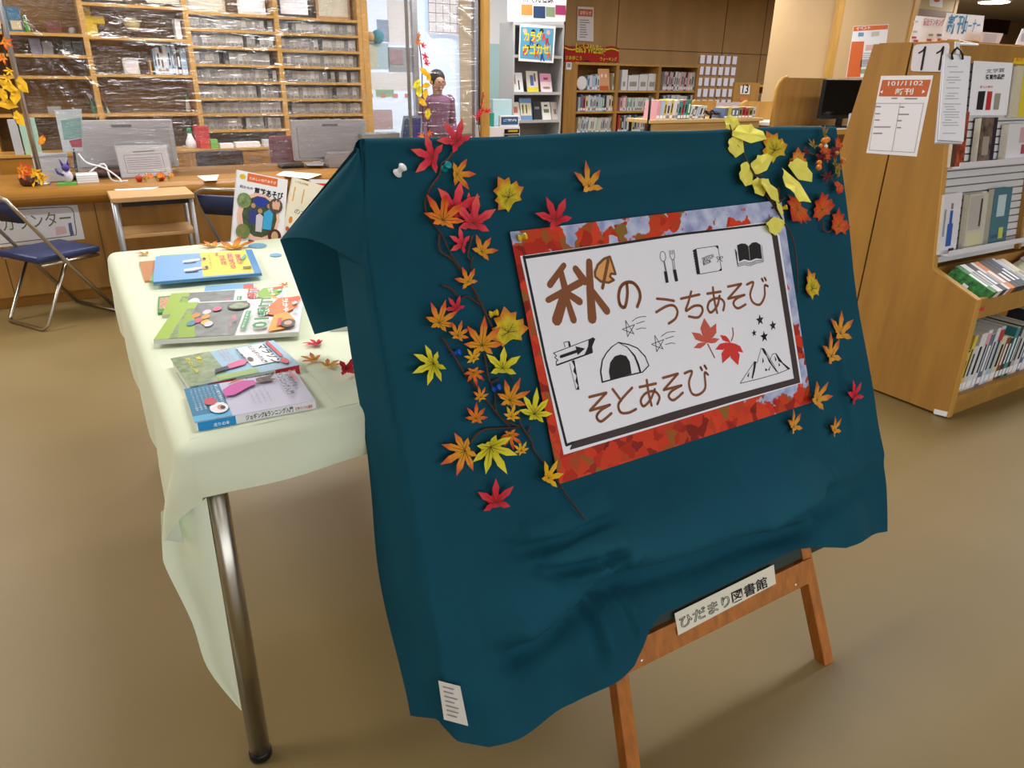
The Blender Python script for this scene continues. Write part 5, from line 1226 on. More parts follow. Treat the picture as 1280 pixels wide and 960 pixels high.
# base cabinets
cab = thing('base_cabinet', 'low oak drawer cabinet run under the staff bookcase', 'cabinet', ((bxs[0] + bxs[-1]) / 2, 7.8, 0))
slab('body', WOOD, (bxs[0], 7.62, 0), (bxs[-1] + .09, 7.995, ZB0 - .02), cab)
slab('top', WOODL, (bxs[0], 7.60, ZB0 - .02), (bxs[-1] + .09, 7.995, ZB0), cab)
nd = 9
for i in range(nd):
    xa = bxs[0] + (bxs[-1] - bxs[0]) * i / nd; xb = bxs[0] + (bxs[-1] - bxs[0]) * (i + 1) / nd
    for z0, z1 in ((ZB0 - .17, ZB0 - .035), (ZB0 - .38, ZB0 - .20)):
        d_ = slab('drawer', WOODD, (xa + .012, 7.605, z0), (xb - .012, 7.62, z1), cab, bevel=.002)
        slab('label_holder', ALU, (xa + .14, 7.60, (z0 + z1) / 2 - .01), (xa + .27, 7.605, (z0 + z1) / 2 + .012), d_)
# grey media cases in the narrow rows: 17 to a shelf
MC = [mat('case_%d' % i, c, .4) for i, c in enumerate(('#a09c98', '#8f8c8a', '#b2aea6', '#7c7a78', '#9a958a', '#2c2a2a', '#6f7072', '#b8b6b4'))]
MCN = ('pale grey', 'mid grey', 'cream grey', 'dark grey', 'beige grey', 'black', 'slate grey', 'light grey')
for bay in (2, 3):
    zz = RZ[bay]
    for r_, z in enumerate(zz[1:], 1):
        hgt_ = zz[r_ - 1] - z - .024
        x = bxs[bay] + .03; k = 0
        xe = bxs[bay + 1] - .03
        gaps = {(2, 1): .12, (3, 1): .0}.get((bay, r_), 0)
        while x < xe - .03 and k < 18:
            w_ = (xe - bxs[bay] - .03) / 17.5 * random.uniform(.85, 1.1); ci = random.choices(range(8), (5, 4, 4, 2, 3, .5, 2, 4))[0]
            if x + w_ > xe: w_ = xe - x
            if random.random() < .035: x += w_; k += 1; continue
            b = MB(); h_ = hgt_ * random.uniform(.80, .88)
            b.box((x, YB + .05, z), (x + w_ * .95, YB + .19, z + h_ * .96))
            b.box((x + w_ * .12, YB + .047, z + h_ * .04), (x + w_ * .83, YB + .05, z + h_ * .30)); b.mi[-6:] = [1] * 6
            o = b.part('media_case', [MC[ci], MC[3]])
            tag(o, '%s media case, %s along the %s narrow shelf, %s narrow bay' % (MCN[ci], ORD[k], ORD[r_ - 1], 'first' if bay == 2 else 'second'), 'media case', 'media cases on the narrow shelves'); x += w_; k += 1
# picture frames and certificates along the top shelf
FRD = mat('frame_dark', '#2e2a20', .5); PIC = mat('picture_cream', '#cfc8b4', .6, .1, 9)
def frame(px0, px1, pyb, h, label, mfr, bay_z, Y=8.1, pic=None):
    xa, xb = on_y(px0, pyb, Y).x, on_y(px1, pyb, Y).x
    t = thing('framed_certificate', label, 'picture frame', ((xa + xb) / 2, Y, bay_z), 'frames on the top shelf')
    slab('backing', mfr, (xa, Y, bay_z), (xb, Y + .02, bay_z + h), t)
    slab('picture', pic or PIC, (xa + .025, Y - .004, bay_z + .03), (xb - .025, Y, bay_z + h - .02), t)
z2, z3 = RZ[2][0], RZ[3][0]
frame(104, 158, 5, .28, 'dark wide frame on the top shelf, above the yellow ornament', FRD, L1_[0]); frame(180, 228, 5, .28, 'dark wide frame on the top shelf beside the bookcase upright', FRD, L1_[0])
frame(235, 282, 14, .3, 'pale frame on the top shelf, first over the media cases', mat('frame_pale', '#b9ab8e', .5), z2); frame(298, 332, 14, .3, 'small white certificate on the top shelf over the media cases', mat('frame_white', '#d8d4c8', .5), z2, pic=WHITE)
frame(348, 388, 16, .3, 'dark-framed certificate on the top shelf right of the upright', FRD, z3, pic=WHITE); frame(396, 438, 20, .3, 'light frame with a small seal on the top shelf end', mat('frame_oak', '#b88a52', .5), z3)
# things on the wide shelves
def on_shelf(px0, px1, py0, zb, Y, dep, m_, name, label, cat, group=None, shape='box'):
    xa, xb = on_y(px0, 60, Y).x, on_y(px1, 60, Y).x; zt = on_y((px0 + px1) / 2, py0, Y).z
    t = thing(name, label, cat, ((xa + xb) / 2, Y + dep / 2, zb), group); cx_, cy_ = (xa + xb) / 2, Y + dep / 2; r = (xb - xa) / 2; h_ = zt - zb
    if shape == 'box': slab('body', m_, (xa, Y, zb), (xb, Y + dep, zt), t, bevel=.003)
    elif shape == 'ball':
        MB().ball((cx_, cy_, zb + h_ * .6), r, 14).part('ball', m_, t, smooth=True); MB().lathe((cx_, cy_, zb), [(r * .6, 0), (r * .5, h_ * .06), (r * .2, h_ * .2)], 12).part('stand', FRD, t)
    elif shape == 'bottle':
        MB().lathe((cx_, cy_, zb), [(r * .8, 0), (r, h_ * .05), (r, h_ * .3), (r * .45, h_ * .6), (r * .4, h_ * .75)], 12).part('body', m_, t, smooth=True)
        MB().lathe((cx_, cy_, zb + h_ * .75), [(r * .5, 0), (r * .4, h_ * .22), (r * .2, h_ * .25)], 10).part('cap', mat('cap_green', '#2f8a5a', .4), t, smooth=True)
    return t, (xa, xb, zb, zt)
YS = 8.12
t, q = on_shelf(4, 18, 8, L0[0], YS, .12, mat('toy_blue', '#3f7896', .5), 'picture_box', 'blue picture box on the upper left shelf, left of two', 'box'); slab('printed_band', mat('band_cream', '#c9b890', .5), (q[0] + .01, YS - .003, q[2] + .02), (q[1] - .01, YS, q[2] + .09), t)
t, q = on_shelf(19, 35, 9, L0[0], YS, .12, mat('toy_blue2', '#35688a', .5), 'picture_box', 'blue picture box on the upper left shelf, right of two', 'box'); slab('printed_band', _M['band_cream'], (q[0] + .01, YS - .003, q[2] + .02), (q[1] - .01, YS, q[2] + .09), t)
t, q = on_shelf(36, 43, 18, L0[0], YS, .1, mat('toy_green', '#58a83c', .5), 'green_bottle', 'bright green bottle on the upper left shelf', 'bottle', shape='bottle')
on_shelf(64, 82, 26, L0[0], YS, .1, mat('toy_red_brown', '#6a3a2c', .5), 'wooden_ornament', 'dark red-brown box on the upper left shelf right of the green bottle', 'ornament')
on_shelf(90, 100, 36, L0[0], YS, .08, mat('toy_grey', '#a9a7a8', .5), 'toy_ball', 'small pale grey ball on the upper left shelf end', 'ornament', shape='ball')
for i, (a, b_, y_, c, n_) in enumerate(((38, 52, 48, '#7d7f9a', 'lilac grey'), (53, 66, 52, '#8a8890', 'ash grey'), (80, 90, 50, '#4a4640', 'dark olive'), (91, 104, 52, '#3a3430', 'near-black'))): on_shelf(a, b_, y_, L0[1], YS, .15, mat('file_%d' % i, c, .5), 'file_box', n_ + ' file box on the second left shelf', 'file box', 'file boxes on the second shelf')
t, q = on_shelf(108, 122, 8, L1_[1], YS, .1, mat('toy_yellow', '#d0b01c', .5), 'yellow_figure', 'yellow long-necked animal ornament on the upper shelf', 'ornament'); 
slab('head', _M['toy_yellow'], (q[1] - .02, YS + .01, q[3] - .14), (q[1] + .1, YS + .09, q[3] - .07), t, bevel=.01); slab('leg', _M['toy_yellow'], (q[1], YS + .02, q[2]), (q[1] + .03, YS + .08, q[3] - .10), t)
on_shelf(161, 181, 17, L1_[1], YS, .1, mat('globe_beige', '#b3a470', .5), 'small_globe', 'small beige globe on a dark stand on the upper shelf', 'globe', shape='ball')
on_shelf(223, 230, 24, L1_[1], YS, .15, WHITE2, 'white_book', 'thin white book against the upright on the upper shelf', 'book')
t, q = on_shelf(150, 170, 74, L1_[2], YS, .05, mat('clock_frame', '#b9bcae', .4), 'desk_clock', 'square pale desk clock on the middle shelf', 'clock')
MB().lathe(((q[0] + q[1]) / 2, YS, (q[2] + q[3]) / 2), [(.06, 0), (.06, .004)], 20, NF).part('dial', mat('dial_pink', '#d6cdd0', .4), t)
x = on_y(191, 92, YS).x; slab('bookend', WOODL, (x - .015, YS, L1_[2]), (x, YS + .16, L1_[2] + .13)) and None
tag(bpy.data.objects['bookend'], 'oak block bookend before the grey books on the middle shelf', 'bookend')
PAL = {'white': '#d9dade', 'pale grey': '#b4b6bc', 'slate blue': '#5f7390', 'navy': '#2b3654', 'charcoal': '#35363c', 'cream': '#d8ccb0', 'pale blue': '#a9c4dc', 'red': '#b8383c', 'green': '#3f8a52', 'yellow': '#d8be4a', 'pink': '#dba0a8', 'teal': '#3f8c92', 'brown': '#7a5238', 'orange': '#cf7a3c', 'lilac': '#a49ac4', 'olive': '#8a8c4a', 'mint': '#a6cdb8', 'light grey': '#cbccd0'}
PM = {k: mat('spine_' + k.replace(' ', '_'), v, .45) for k, v in PAL.items()}
def book_row(x0, x1, y0, z, hmax, n, cols, where, group, lean=0.0, dep=.13, hmin=.82, dirx=Vector((1, 0, 0)), seed=0, labelband=True, wts=None):
    """n upright books side by side, each a thing of cover, pages and spine label; starts at (x0, y0, z)"""
    rr = random.Random(seed); names = list(cols); ws_ = [rr.uniform(.7, 1.3) for _ in range(n)]; tot = sum(ws_); L_ = (x1 - x0); x = 0.0
    dv = Vector((-dirx.y, dirx.x, 0))
    for i in range(n):
        w_ = ws_[i] / tot * L_; cn_ = rr.choices(names, wts)[0]; h_ = hmax * rr.uniform(hmin, 1.0); dd_ = dep * rr.uniform(.85, 1)
        p = Vector((x0, y0, z)) + dirx * x; tilt = Vector((math.sin(lean), 0, math.cos(lean))) if lean else UPZ
        wv = dirx * w_ * .96
        t = thing('book', '%s book, %s along, %s' % (cn_, ORD[i], where), 'book', p, group)
        MB().obox(p, wv, dv * dd_, tilt * h_).part('cover', PM[cn_], t)
        e = .004
        MB().obox(p + wv * .12 + tilt * (h_ - e * .2), wv * .76, dv * dd_ * .96, tilt * e * .5).part('pages', PAGES, t)
        if labelband:
            MB().obox(p + wv * .1 - dv * .0008 + tilt * h_ * .06, wv * .8, dv * .0008, tilt * h_ * .16).part('spine_label', WHITE if cn_ not in ('white', 'light grey') else MC[1], t)
            if rr.random() < .7: MB().obox(p + wv * .3 - dv * .0008 + tilt * h_ * .34, wv * .4, dv * .0008, tilt * h_ * rr.uniform(.3, .5)).part('spine_title', INK if cn_ not in ('navy', 'charcoal', 'brown', 'slate blue', 'green') else WHITE, t)
        x += w_
GRY = ['white', 'pale grey', 'slate blue', 'charcoal', 'light grey', 'pale blue']
book_row(on_y(195, 92, YS).x, on_y(236, 92, YS).x, YS, L1_[2], on_y(215, 56, YS).z - L1_[2], 10, GRY, 'middle shelf of the staff bookcase', 'books on the staff bookcase', seed=3, hmin=.7)
for i, (a, b_, y_) in enumerate(((124, 131, 115), (134, 142, 118))):
    xa, xb = on_y(a, 142, YS).x, on_y(b_, 142, YS).x; z = L1_[3]; o = MB().obox((xa, YS, z), (.03, 0, 0), (0, .12, 0), (-.07, 0, .17)).part('picture_card', (PM['pale grey'], PM['mint'])[i]); tag(o, ('pale grey', 'mint green')[i] + ' card leaning on the lower shelf of the staff bookcase', 'card', 'leaning cards')
for i, (a, b_, y_) in enumerate(((221, 228, 117), (233, 243, 110))): on_shelf(a, b_, y_, L1_[3], YS, .08, mat('glass_grey', '#a8a294', .15), 'glass_vase', ('slim', 'wider')[i] + ' pale glass vase at the lower shelf end', 'vase', shape='bottle')
on_shelf(100, 108, 122, L0[3], YS, .1, mat('tub_green', '#3a8a5c', .5), 'green_tub', 'green tub on the lowest left shelf', 'tub'); on_shelf(109, 119, 112, L0[3], YS, .1, PM['brown'], 'brown_box', 'dark brown box on the lowest left shelf beside the green tub', 'box'); on_shelf(42, 60, 133, L0[3], YS, .12, MC[1], 'basket', 'grey basket on the lowest left shelf', 'basket')
# on the cabinet top
t, q = on_shelf(214, 228, 160, ZB0, 7.7, .08, WHITE2, 'glue_bottle', 'white bottle with a green cap on the drawer cabinet', 'bottle', shape='bottle')
for a, b_, y_, m_, n_, lb in ((227, 246, 158, PM['red'], 'red_folder', 'red folder standing on the drawer cabinet behind the boxes'), (233, 245, 176, mat('box_red', '#c9423a', .4), 'small_box', 'small red box on the drawer cabinet'), (246, 256, 175, mat('box_green', '#7cb85a', .4), 'small_box', 'small green box on the drawer cabinet'), (258, 276, 180, WHITE, 'paper_pile', 'low white paper pile on the drawer cabinet right of the green box'), (279, 311, 178, WHITE, 'paper_pile', 'wide white paper pile on the drawer cabinet'), (316, 340, 175, PM['light grey'], 'paper_pile', 'light grey paper pile on the drawer cabinet beside the red chair'), (0, 22, 148, PM['mint'], 'file_box', 'pale green file box at the drawer cabinet far end'), (-14, -2, 150, PM['pale grey'], 'file_box', 'grey file box at the frame edge on the drawer cabinet')):
    on_shelf(a, b_, y_, ZB0, 7.75 if n_ == 'red_folder' else 7.66, .1, m_, n_, lb, n_.replace('_', ' ').replace('small ', ''))
# staff chairs
def office_chair(px0, px1, py0, Y, m_, label):
    xa, xb = on_y(px0, py0, Y).x, on_y(px1, py0, Y).x; zt = on_y((px0 + px1) / 2, py0, Y).z; cx_ = (xa + xb) / 2
    t = thing('office_chair', label, 'chair', (cx_, Y + .25, 0), 'staff chairs')
    slab('backrest', m_, (xa, Y, zt - .38), (xb, Y + .06, zt), t, bevel=.028); slab('seat', m_, (xa, Y + .08, .38), (xb, Y + .5, .45), t, bevel=.02)
    MB().tube([(cx_, Y + .03, zt - .3), (cx_, Y + .09, .36), (cx_, Y + .25, .35)], .02, 8).part('back_bracket', BLACK, t); MB().tube([(cx_, Y + .28, .04), (cx_, Y + .28, .38)], .025, 10).part('gas_column', BLACK, t)
    for k in range(5):
        a = k * 1.2566; e = Vector((cx_ + .25 * math.cos(a), Y + .28 + .25 * math.sin(a), .05)); MB().tube([(cx_, Y + .28, .07), e], .016, 8).part('leg', BLACK, t)
        MB().ball((e.x, e.y, .024), .024, 8).part('caster', BLACK, t)
office_chair(244, 304, 188, 6.3, mat('chair_brown', '#3a2a26', .5), 'dark brown office chair behind the counter')
office_chair(336, 376, 170, 6.5, mat('chair_maroon', '#6f1f33', .6), 'maroon office chair behind the counter beside the right monitor')
# clear box with a pink card, leaflets by the second monitor
t, bx = boxthing('acrylic_box', 'clear acrylic box with a pink card near the hanging cloth corner', 'box', (412, 190, 450, 214), 5.35, .1, mat('acrylic_grey', '#a8a6aa', .1), ZCT)
MB().obox((bx[2] - .09, 5.345, bx[1] + .03), (.07, 0, .01), (0, .003, 0), (0, 0, .07)).part('card', mat('card_pink', '#c85a8a', .5), t)
flat_paper([(380, 203), (405, 203), (404, 207), (384, 207)], ZCT + .02, 'white papers beside the right monitor foot'); flat_paper([(355, 214), (402, 218), (385, 224), (345, 219)], ZCT + .0005, 'white form lying on the counter behind the standing books')
t, bx = boxthing('receipt_printer', 'low black receipt printer on the counter beside the maroon chair', 'printer', (352, 204, 380, 213), 5.45, .1, BLACK, ZCT)
# ================================================================== GLAZED SCREEN BEHIND THE COUNTER
YG = 8.5
def glow(name, col, e): return mat(name, col, .5, emit=e)
gx = [on_y(px, 90, YG).x for px in (458, 521, 598, 634, 706)]
win = struct(MB().box((gx[0] - .12, YG + .06, 0.3), (gx[2], YG + .075, ZC)).part('window_1', glow('daylit_glass', '#d3e2f6', 0.45)))
for x in (gx[0] - .1, gx[1], gx[2]): MB().box((x - .03, YG, 0), (x + .03, YG + .06, ZC)).part('window_frame', ALU, win)
MB().box((gx[0] - .12, YG, 0), (gx[2], YG + .06, .3)).part('window_sill', ALU, win)
wp = struct(MB().box((gx[2], YG, 0), (gx[4] - .05, YG + .1, ZC)).part('wall_partition', mat('pale_cyan_panel', '#a9ccd0', .5)))
MB().box((gx[2] + .03, YG - .004, on_y(620, 55, YG).z), (gx[4] - .05, YG, ZC)).part('upper_panel', mat('white_panel', '#e4e8ee', .5), wp)
def pasted(px0, py0, px1, py1, Y, col, label, name='paper_sheet', cat='paper', group='papers on the glass screen'):
    xa, za, xb, zb = yb(px0, py0, px1, py1, Y); return tag(slab(name, mat('pasted_' + col[1:], col, .6), (xa, Y - .004, za), (xb, Y - .001, zb)), label, cat, group)
YP = YG + .06
pasted(464, 137, 490, 162, YP, '#c9b4bc', 'dusty pink sheet low on the bright glass screen'); pasted(462, 91, 515, 113, YP, '#eef2f6', 'wide white sheet across the bright glass screen')
pasted(486, 60, 519, 90, YP, '#a3aab2', 'grey picture sheet on the glass screen'); pasted(488, 62, 503, 80, YP - .006, '#a8939c', 'mauve card over the grey picture sheet'); pasted(455, 54, 485, 86, YP, '#b4d2e2', 'light blue poster on the glass screen beside the bookcase')
pasted(456, 56, 470, 86, YP - .006, '#cbd2bc', 'pale olive strip on the light blue poster'); pasted(486, 2, 516, 56, YP, '#f2f5fa', 'tall white sheet high on the glass screen'); pasted(472, 25, 485, 52, YP, '#9cb4d2', 'steel blue sheet high on the glass screen')
pasted(470, 112, 492, 121, YP - .005, '#9fc4a8', 'green motif strip on the wide white sheet')
for i, px in enumerate((463, 479, 494, 509)): pasted(px - 3, 117, px + 3, 122, YP - .008, '#d9a090', ORD[i] + ' salmon dot sticker in the row on the glass screen', 'sticker', 'sticker', 'dot stickers on the glass')
for i, (px, c) in enumerate(((463, '#d9b27a'), (472, '#4a9ab4'))):
    p = on_y(px, 46, YP - .03); o = MB().ball(p, .055 + .02 * i, 12).part('paper_lantern', mat('lantern_%d' % i, c, .6), None, smooth=True, org=p); tag(o, ('sand coloured', 'blue')[i] + ' round paper decoration stuck high on the glass screen', 'decoration', 'round paper decorations')
# calendar grid sheet and beige blind added for brownish vinyl reflections
cal = thing('wall_calendar', 'large white calendar sheet with a ruled grid hanging behind the vinyl', 'calendar', on_y(553, 40, YG))
xa, za, xb, zb = yb(535, -30, 578, 42, YG); slab('sheet', WHITE, (xa, YG - .03, za), (xb, YG - .026, zb), cal)
b = MB()
for i in range(6): put_line(b, [Vector((xa + (xb - xa) * i / 5, YG - .032, za + .02)), Vector((xa + (xb - xa) * i / 5, YG - .032, zb - .1))], .006, NF)
for i in range(7): put_line(b, [Vector((xa, YG - .0325, za + .02 + i * .1)), Vector((xb, YG - .0325, za + .02 + i * .1))], .006, NF)
b.part('grid_print', GREYINK, cal)
xa, za, xb, zb = yb(573, 12, 589, 170, YG)
bl = thing('reflection_streak', 'narrow beige blind added for brownish reflections in the vinyl', 'streak', ((xa + xb) / 2, YG - .05, za))
slab('fabric', mat('streak_beige', '#b8a890', .8), (xa, YG - .06, za), (xb, YG - .055, ZC), bl); slab('bottom_bar', ALU, (xa - .01, YG - .07, za), (xb + .01, YG - .045, za + .03), bl)
# ------------------------------------------------------------------ person beyond the counter
def person(px, py_head, Y):
    hx = on_y(px, py_head, Y); H_ = hx.z + .02; k = H_ / 1.62
    t = thing('person', 'person with dark hair in a mauve top and blue trousers standing behind the vinyl sheet', 'person', (hx.x, Y, 0))
    J = {}
    def jn(n_, x, y, z): J[n_] = Vector((hx.x + x * k, Y + y * k, z * k))
    jn('pel', 0, 0, .90); jn('wai', 0, 0, 1.02); jn('che', 0, 0, 1.20); jn('nec', 0, 0, 1.36); jn('hd0', 0, -.01, 1.43); jn('hd1', 0, -.02, 1.54)
    for s, q in ((-1, 'l'), (1, 'r')):
        jn('sh' + q, .165 * s, 0, 1.30); jn('el' + q, .215 * s, .02, 1.03); jn('wr' + q, .20 * s, -.08, .82); jn('pa' + q, .195 * s, -.10, .76)
        jn('hi' + q, .09 * s, 0, .84); jn('kn' + q, .095 * s, -.01, .46); jn('an' + q, .095 * s, .02, .08); jn('to' + q, .10 * s, -.13, .035)
    ed = [('pel', 'wai'), ('wai', 'che'), ('che', 'nec'), ('nec', 'hd0'), ('hd0', 'hd1')]
    for q in 'lr':
        ed += [('che', 'sh' + q), ('sh' + q, 'el' + q), ('el' + q, 'wr' + q), ('wr' + q, 'pa' + q), ('pel', 'hi' + q), ('hi' + q, 'kn' + q), ('kn' + q, 'an' + q), ('an' + q, 'to' + q)]
    R_ = {'pel': .135, 'wai': .115, 'che': .13, 'nec': .05, 'hd0': .07, 'hd1': .085, 'sh': .062, 'el': .042, 'wr': .03, 'pa': .032, 'hi': .085, 'kn': .055, 'an': .04, 'to': .035}
    names = list(J); me = bpy.data.meshes.new('body'); me.from_pydata([J[n_] - Vector((hx.x, Y, 0)) for n_ in names], [(names.index(a), names.index(b_)) for a, b_ in ed], [])
    o = bpy.data.objects.new('body', me); COL.objects.link(o); o.parent = t
    o.modifiers.new('skin', 'SKIN'); sv = me.skin_vertices[0].data if me.skin_vertices else me.attributes.new('skin', 'FLOAT', 'POINT')
    for i, n_ in enumerate(names):
        r = (R_.get(n_) or R_[n_[:2]]) * k; sv[i].radius = (r, r * .8 if n_ in ('pel', 'wai', 'che') else r); sv[i].use_root = n_ == 'pel'
    sd = o.modifiers.new('sub', 'SUBSURF'); sd.levels = sd.render_levels = 2
    skin = mat('skin_tone', '#b98a70', .5)
    me.materials.append(skin)
    def shell(nm, m_, a, b_, r0, r1, sy=.85):
        MB().tube([J[a].lerp(J[b_], i / 5) for i in range(6)], [(r0 + (r1 - r0) * i / 5) * k for i in range(6)], 14).part(nm, m_, t, smooth=True)
    mv = mat('mauve_cloth', '#7a5470', .8); bl_ = mat('blue_trousers', '#3c4c8c', .8); hair = mat('dark_hair', '#1f1b1e', .5)
    c = J['pel']; pr = [(.15, -.04), (.152, .06), (.14, .16), (.155, .30), (.165, .38), (.13, .445), (.062, .475)]
    MB().lathe(c, [(r * k, h_ * k) for r, h_ in pr], 18).part('top', mv, t, smooth=True)
    for q in 'lr': MB().ball(J['sh' + q], .076 * k, 12).part('shoulder', mv, t, smooth=True)
    for q in 'lr': shell('sleeve', mv, 'sh' + q, 'el' + q, .072, .056); shell('sleeve', mv, 'el' + q, 'wr' + q, .056, .042); shell('trouser_leg', bl_, 'hi' + q, 'kn' + q, .098, .075); shell('trouser_leg', bl_, 'kn' + q, 'an' + q, .075, .06)
    MB().ball(J['hd1'] + Vector((0, .024, .022)) * k, .104 * k, 14, (1, .98, 1.02)).part('hair', hair, t, smooth=True)
    for q, s in (('l', -1), ('r', 1)):
        MB().ball(J['to' + q] + Vector((0, .05, 0)) * k, .05 * k, 10, (.9, 2.2, .68)).part('shoe', BLACK, t, smooth=True)
        for f in range(4):
            a = J['pa' + q] + Vector(((f - 1.5) * .017, 0, -.01)) * k; MB().tube([a, a + Vector((0, -.01, -.04 - .006 * (f in (1, 2)))) * k, a + Vector((0, -.004, -.07 - .008 * (f in (1, 2)))) * k], [.009 * k, .008 * k, .006 * k], 6).part('finger', skin, o, smooth=True)
        a = J['pa' + q] + Vector((-.02 * s, -.015, .02)) * k; MB().tube([a, a + Vector((-.022 * s, -.015, -.03)) * k, a + Vector((-.022 * s, -.014, -.055)) * k], [.01 * k, .009 * k, .007 * k], 6).part('thumb', skin, o, smooth=True)
    fc = J['hd1'] + Vector((0, -.075, -.03)) * k
    MB().ball(fc + Vector((0, .028, -.01)) * k, .075 * k, 12, (.92, .8, 1.15)).part('face', skin, t, smooth=True)
    MB().ball(fc + Vector((0, -.034, -.01)) * k, .014 * k, 8, (1, 1, 1.5)).part('nose', skin, t, smooth=True)
    for s in (-1, 1): MB().ball(fc + Vector((.028 * s, -.025, .012)) * k, .010 * k, 8).part('eye', BLACK, t, smooth=True); MB().ball(J['hd1'] + Vector((.09 * s, -.02, -.035)) * k, .022 * k, 8, (.5, 1, 1.4)).part('ear', skin, t, smooth=True)
    MB().ball(fc + Vector((0, -.024, -.045)) * k, .02 * k, 8, (1.2, .5, .35)).part('mouth', mat('lip', '#8c4a48', .5), t, smooth=True)
person(546, 94, 7.4)
# ------------------------------------------------------------------ grey steel display rack
YR = 7.4
rk = thing('steel_rack', 'grey steel display rack of face-out booklets behind the cloth top', 'rack', (on_y(672, 150, YR).x, YR + .15, 0))
rx0, rx1 = on_y(641, 100, YR).x, on_y(703, 100, YR).x; rzt = on_y(672, 29, YR).z
RG = mat('rack_grey', '#aeb0b2', .5); RGD = mat('rack_back', '#8f8c88', .6)
for x in (rx0, rx1 - .02): slab('side_panel', RG, (x, YR, 0), (x + .02, YR + .3, rzt), rk)
slab('back_panel', RGD, (rx0 + .02, YR + .28, 0.05), (rx1 - .02, YR + .3, rzt - .01), rk)
rzs = [on_y(672, y, YR).z for y in (29, 69, 115, 150, 184)]
for z in rzs: slab('shelf', RG, (rx0 + .02, YR, z - .03), (rx1 - .02, YR + .28, z), rk)
RP = lambda Y: Plane((0, Y, 0), (0, -1, 0))
def faceout(px0, px1, pyt, z, Y, colr, label, group, deco=()):
    xa, xb = on_y(px0, 100, Y).x, on_y(px1, 100, Y).x; h_ = on_y((px0 + px1) / 2, pyt, Y).z - z
    t = thing('booklet', label, 'booklet', ((xa + xb) / 2, Y, z), group); v = Vector((0, .05, h_)); 
    MB().obox((xa, Y, z + .001), (xb - xa, 0, 0), (0, .012, 0), v).part('cover', CV(colr), t)
    for (u0, v0, u1, v1, c) in deco:
        a = Vector((xa + (xb - xa) * u0, Y, z + .001)) + v * v0 - Vector((0, .001, 0)); MB().add([a, a + Vector(((xb - xa) * (u1 - u0), 0, 0)), a + Vector(((xb - xa) * (u1 - u0), 0, 0)) + v * (v1 - v0), a + v * (v1 - v0)], [(0, 1, 2, 3)]).part('cover_print', CV(c), t)
    return t
GR_ = 'booklets on the grey steel rack'; Yb = YR + .03
faceout(640, 655, 91, rzs[2], Yb, 'dfdfe2', 'white booklet with black legs motif on the rack upper row', GR_, [(.6, .1, .7, .6, '1c1a20'), (.3, .4, .4, .9, 'b06a6a'), (0, 0, .08, 1, 'c9a0a0')])
faceout(660, 674, 89, rzs[2], Yb, 'd9d2c4', 'booklet with blue figure and yellow foot on the rack upper row', GR_, [(0, 0, 1, .22, 'd8c832'), (.3, .3, .6, .8, '4a6aa8'), (.65, .5, .8, .9, '7a5a4a')])
faceout(677, 691, 92, rzs[2], Yb, 'e0a0c0', 'pink booklet with pale lower half on the rack upper row', GR_, [(0, 0, 1, .55, 'ecd8dc'), (.2, .15, .8, .3, 'd8c83a'), (.3, .66, .7, .78, 'a83a6a')])
faceout(640, 652, 128, rzs[3], Yb, 'dedccc', 'cream booklet with a rose motif on the rack lower row', GR_, [(.3, .4, .75, .75, 'c9706a'), (.1, .05, .9, .15, '8aa868')])
faceout(652, 667, 123, rzs[3], Yb, '6a90c4', 'tall blue-banded booklet on the rack lower row', GR_, [(.05, .2, .95, .78, 'e0dab8'), (.2, .3, .3, .7, '5a5a4a'), (.5, .3, .6, .7, '5a5a4a')])
faceout(669, 679, 128, rzs[3], Yb, '22262c', 'black booklet on the rack lower row', GR_, [(.2, .6, .8, .75, '8a8a90')]); faceout(680, 691, 128, rzs[3], Yb, 'e2e2dc', 'white booklet with green lettering on the rack lower row', GR_, [(.2, .4, .8, .6, '5a7a4a'), (.3, .75, .7, .85, '3a3a3a')])
faceout(692, 702, 128, rzs[3], Yb, 'c4bcb8', 'greyish booklet at the end of the rack lower row', GR_, [(.3, .3, .6, .6, '8a6a6a')])
# blue exercise poster on the rack
PL = RP(YR - .02)
t, s = paper_panel('framed_poster', 'blue framed poster with yellow katakana on the grey steel rack', 'poster', [(650, 30), (694, 33), (691, 79), (648, 76)], PL, th=.012)
z6 = crop(600, 0, .20833)
b = MB(); put_poly(b, [PL(*z6(*p), .0125) for p in ((245, 160), (443, 172), (432, 365), (240, 350))]); b.part('blue_print', mat('poster_blue', '#58a3c6', .5), s)
YL = mat('poster_yellow', '#e8d22c', .5)
b = MB(); put_text(b, 'カラダ', PL(*z6(262, 248), .0145), PL(*z6(372, 252), .0145), NF, .11, .04); put_text(b, 'ウゴカセ!', PL(*z6(258, 330), .0145), PL(*z6(425, 325), .0145), NF, .11, .04); b.part('lettering', YL, s)
for i, (x, y, c) in enumerate(((270, 185, 'd9b8a8'), (320, 190, '2f2a30'), (370, 185, '2f2a30'), (410, 195, 'd9b0a8'), (290, 285, '2f2a30'), (350, 275, '3a2a28'))):
    b = MB(); put_poly(b, [PL(*z6(x + 13 * math.cos(a * .785), y + 15 * math.sin(a * .785)), .0132) for a in range(8)]); b.part('figure_print', CV(c), s)
for i, (x, y, c) in enumerate(((325, 235, 'd87a5a'), (385, 225, 'c9505a'), (405, 250, 'b03a4a'), (340, 325, 'd0503a'), (375, 345, '2c4a9a'), (415, 330, 'd06a3a'), (310, 250, '3a5aa8'), (270, 310, 'c94a4a'))):
    b = MB(); put_poly(b, [PL(*z6(x + dx, y + dy), .0133) for dx, dy in ((-8, -22), (4, -22), (6, 0), (14, 22), (6, 22), (-1, 4), (-8, 22), (-14, 20))]); b.part('figure_print', CV(c), s)
